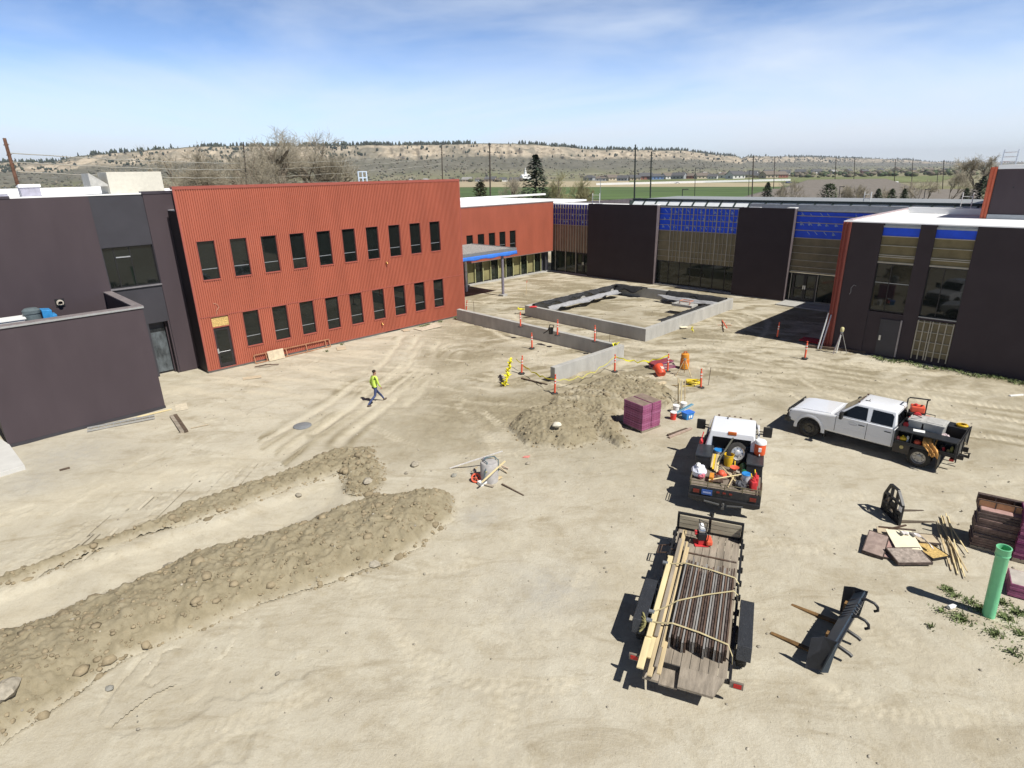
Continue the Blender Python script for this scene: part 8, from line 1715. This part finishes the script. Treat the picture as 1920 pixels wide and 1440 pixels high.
# ---- trees one can tell apart
def bare_tree(name, label, u, Y, vtop, wpx, seed, mm=twig, levels=6, trunk_r=.45, group='bare trees', ub=None, dens=1.):
    rg = random.Random(seed); b0 = at(u, 340, Y); b0.z = 0; H_ = at(u, vtop, Y).z; Wd = wpx / F_PX * Y; t_ = thing(name, label, 'tree', b0, rg.uniform(0, 6), group)
    tr = MB(); tw_ = []
    def grow(p, d, l_, r, lv):
        k_ = 3; pts = [p]; q = p.copy(); dd = d.copy()
        for i in range(k_):
            dd = (dd + Vector((rg.gauss(0, .13), rg.gauss(0, .13), rg.gauss(.03, .08)))).normalized(); q = q + dd * l_ / k_; pts.append(q.copy())
        if lv >= 3: tr.tube(pts, [r * (1 - .35 * i / k_) for i in range(k_ + 1)], 6 if lv > 4 else 5, cap=False)
        else: tw_.append((pts, r))
        if lv == 0: return
        nb_ = 3 if lv > 3 else (4 if lv > 1 else 5)
        for i in range(nb_):
            f = rg.uniform(.35, 1.0) if lv < levels else rg.uniform(.55, 1); idx = min(k_, int(f * k_)); src = pts[idx]
            ax = dd.orthogonal().normalized(); ax = Matrix.Rotation(rg.uniform(0, 6.28), 3, dd) @ ax; an = rg.uniform(.35, .95) if lv > 1 else rg.uniform(.3, 1.1); nd = (dd * math.cos(an) + ax * math.sin(an)); nd.z += .10; nd.normalize()
            grow(src, nd, l_ * rg.uniform(.62, .84), r * rg.uniform(.5, .66), lv - 1)
    n0 = max(1, int(round(Wd / H_ * 1.4)))
    for i in range(n0 if n0 < 4 else 4):
        a = 6.28 * i / n0 + rg.random(); lean = .35 if n0 > 1 else .05; grow(Vector((.3 * math.cos(a), .3 * math.sin(a), 0)), Vector((math.cos(a) * lean, math.sin(a) * lean, 1)).normalized(), H_ * .30, trunk_r, levels)
    zmax = max(p.z for pts, r in tw_ for p in pts); xmax = sorted(abs(p.x) for pts, r in tw_ for p in pts)[int(.97 * sum(len(q[0]) for q in tw_)) - 1]
    sxy, sz_ = Wd / 2 / xmax, H_ / zmax
    tr.v = [(x * sxy, y * sxy, z * sz_) for x, y, z in tr.v]; tr.build('trunk', bark, t_, smooth=True)
    V = []; Fq = []
    for pts, r in tw_:
        w = max(.012, r * .5) * Y / 130 + .012
        for a, b_ in zip(pts, pts[1:]):
            a = Vector((a.x * sxy, a.y * sxy, a.z * sz_)); b_ = Vector((b_.x * sxy, b_.y * sxy, b_.z * sz_)); d = (b_ - a).normalized(); s1 = d.orthogonal().normalized() * w; s2 = d.cross(s1); k_ = len(V)
            V += [a + s1, a - s1 * .5 + s2 * .87, a - s1 * .5 - s2 * .87, b_ + s1 * .6, b_ - s1 * .3 + s2 * .5, b_ - s1 * .3 - s2 * .5]; Fq += [(k_, k_ + 1, k_ + 4, k_ + 3), (k_ + 1, k_ + 2, k_ + 5, k_ + 4), (k_ + 2, k_, k_ + 3, k_ + 5)]
    o = npmesh('crown', [tuple(q) for q in V], Fq, mm); o.parent = t_
    return t_
bare_tree('cottonwood_tree', 'largest bare cottonwood with dark forked limbs, rising above the hills', 545, 128, 234, 170, 4, twig, 6, .5)
bare_tree('cottonwood_tree', 'bare cottonwood with a rounded crown beside the largest one', 610, 140, 240, 120, 8, twig, 6, .38)
bare_tree('cottonwood_tree', 'tall bare cottonwood just behind the largest one', 580, 146, 236, 150, 52, twig, 6, .42)
bare_tree('cottonwood_tree', 'wide bare cottonwood low between the brown pole and the largest one', 505, 140, 256, 130, 57, twig, 6, .35)
bare_tree('cottonwood_tree', 'thin bare tree before the hills, nearest the cream rooftop unit', 385, 122, 272, 110, 15, twig, 6, .28)
bare_tree('cottonwood_tree', 'bushy bare tree between the thin tree and the brown pole', 430, 130, 266, 110, 16, twig, 6, .28)
bare_tree('cottonwood_tree', 'low bare tree just before the largest cottonwood', 485, 118, 262, 110, 19, twig, 6, .28)
bare_tree('cottonwood_tree', 'low bare tree past the rounded cottonwood', 645, 150, 280, 70, 27, twig, 5, .22)
bare_tree('cottonwood_tree', 'bare tree with a wide pale crown beside the upper block', 1838, 160, 286, 84, 31, twig, 6, .35)
bare_tree('willow_tree', 'yellowish budding willow beside the dark spruce', 1045, 108, 321, 62, 41, twig_g, 6, .2, 'budding willows')
bare_tree('willow_tree', 'second budding willow farther from the dark spruce', 1078, 114, 325, 60, 43, twig_g, 6, .2, 'budding willows')
bare_tree('bare_shrub', 'grey bare shrub tree on the near side of the dark spruce', 958, 125, 328, 55, 45, twig, 5, .2, 'bare shrubs')
for u, vt, w, lab in ((1480, 333, 60, 'spindly bare tree beside the small dark spruce'), (1590, 345, 34, 'small bare tree between the juniper and the firs'), (1615, 343, 40, 'bare sapling in front of the taupe roof'), (1738, 330, 70, 'bare thicket tree by the leaning pole'), (1672, 348, 40, 'bare sapling behind the firs'), (1790, 312, 60, 'pale bare tree before the wide pale crown')): bare_tree('bare_shrub', lab, u, 128, vt, w, int(u), twig, 5, .12, 'bare shrubs')
def conifer(name, label, u, vb, vt, Y, wpx, mm, seed, group='evergreens', roundc=False):
    rg = random.Random(seed); b0 = at(u, vb, Y); b0.z = 0; H_ = at(u, vt, Y).z; Wd = 1.3 * wpx / F_PX * Y / 2; t_ = thing(name, label, 'tree', b0, rg.uniform(0, 6), group); mb = MB(); mb.cyl((0, 0, 0), (0, 0, H_ * .9), .18, .03, 7); mb.build('trunk', bark, t_)
    V = []; Fq = []; n_ = 2600
    for i in range(n_):
        f = rg.random() ** 1.25; z = H_ * (.06 + .93 * f)
        env = (1 - f) ** .8 * (.85 + .25 * math.sin(f * 40) * (1 - f)) + .03 if not roundc else math.sqrt(max(0, 1 - (2 * f - .85) ** 2 / 1.4)) * .95
        a = rg.uniform(0, 6.28); r_ = Wd * env * (rg.random() ** .35) * (1 + .18 * math.sin(3 * a + seed) + .14 * math.sin(5 * a + f * 9)); p = Vector((r_ * math.cos(a), r_ * math.sin(a), z)); l_ = H_ * rg.uniform(.025, .06); d = Vector((math.cos(a), math.sin(a), rg.uniform(-.5, .25 if not roundc else .8))).normalized(); s_ = Vector((-math.sin(a), math.cos(a), rg.uniform(-.3, .3))) * l_ * .38; k_ = len(V)
        V += [p - d * l_ * .5, p + s_, p + d * l_ * .6, p - s_]; Fq.append((k_, k_ + 1, k_ + 2, k_ + 3))
    o = npmesh('crown', [tuple(q) for q in V], Fq, mm); o.parent = t_; return t_
conifer('spruce_tree', 'tall dark pointed spruce in front of the steeple', 1005, 372, 288, 108, 84, needle, 1); conifer('juniper_bush', 'brown green rounded evergreen near the green roofed shed', 901, 372, 340, 112, 27, mk('olive_needles', (.085, .085, .035), .9, var=.4, scale=1), 2, roundc=True); conifer('spruce_tree', 'small dark spruce by the leaning pole', 1437, 374, 341, 118, 40, needle, 3)
conifer('juniper_bush', 'round dark juniper in front of the taupe roof', 1552, 376, 344, 118, 32, needle2, 4, roundc=True)
for u, w, lab in ((1644, 42, 'first of the three small firs, nearest the juniper'), (1670, 42, 'middle one of the three small firs'), (1693, 36, 'last of the three small firs, nearest the white gable')): conifer('fir_tree', lab, u, 378, 353, 110, w, needle2, int(u))
conifer('spruce_tree', 'wide dark evergreen against the sunlit red corner of the upper block', 1832, 392, 330, 105, 62, needle, 9); conifer('spruce_tree', 'dark tree low behind the roof near the white gable', 1806, 388, 352, 112, 40, needle2, 12)
# trees of the far suburb, one mass
rg = np.random.RandomState(9); FP = []
for k_ in range(2600):
    u = rg.uniform(-60, 1900); v = rg.uniform(321.5, 341) + (8 if u < 300 else 0) - .0213 * (u - 960) * .6
    if 1000 < u < 1480 and v > 334: continue
    p = G(u, max(v, 346.5 - .0213 * u + 3.0)); FP.append((p.x, p.y, 0))
FP = np.array(FP); FP = FP[FP[:, 1] > 260]
scatter_trees('far_tree_belt', FP, 1.8, 5.5, .75, [mk('far_bare_brown', (.16, .135, .10), .95, var=.3, scale=.05), mk('far_bare_grey', (.19, .165, .125), .95, var=.3, scale=.05), mk('far_green', (.06, .085, .04), .95, var=.3, scale=.05), mk('far_olive', (.12, .125, .06), .95, var=.3, scale=.05)], 'mixed bare and green trees among the distant houses', False)
# parked cars far off
for i, (u, v, c_, lab) in enumerate(((1270, 344.5, truckw, 'tiny white car by the far fence'), (1478, 343.5, mk('far_car_blue', (.12, .14, .25), .4), 'tiny dark blue car beside the spindly bare tree'), (1663, 345, mk('far_car_silver', (.5, .52, .55), .4), 'tiny silver car past the juniper'), (1680, 344.6, truckw, 'tiny white van near the thin poles'))):
    p = G(u, v); t_ = thing('parked_car', lab, 'car', p, .4 * i, 'cars far across the plain'); mb = MB(); mb.prism([(-2.2, .3), (2.2, .3), (2.2, .8), (1.2, .95), (.7, 1.45), (-1.3, 1.45), (-2.1, .95)], 'y', -.9, .9); mb.build('body', c_, t_, bevel=.06); mb = MB(); mb.prism([(1.1, .98), (.65, 1.38), (-1.25, 1.38), (-1.7, .98)], 'y', -.91, .91); mb.build('window', glassc, t_); mb = MB()
    for x in (-1.35, 1.35): mb.cyl((x, -.92, .33), (x, .92, .33), .33, n=12)
    mb.build('wheels', tyre_m, t_)
# ---- the air between: thin haze over the whole place
hb = MB(); hb.box(-7500, 7500, -400, 7200, -3, 175); ho = hb.build('haze', mk('tmp_haze', (1, 1, 1))); tag(ho, kind='stuff')
hm_ = bpy.data.materials.new('haze'); hm_.use_nodes = True; t = hm_.node_tree; t.nodes.remove(t.nodes['Principled BSDF']); pv = t.nodes.new('ShaderNodeVolumePrincipled'); pv.inputs['Color'].default_value = (.86, .90, .96, 1); pv.inputs['Density'].default_value = .00010; pv.inputs['Anisotropy'].default_value = .2; t.links.new(pv.outputs[0], t.nodes['Material Output'].inputs['Volume']); ho.data.materials.clear(); ho.data.materials.append(hm_)
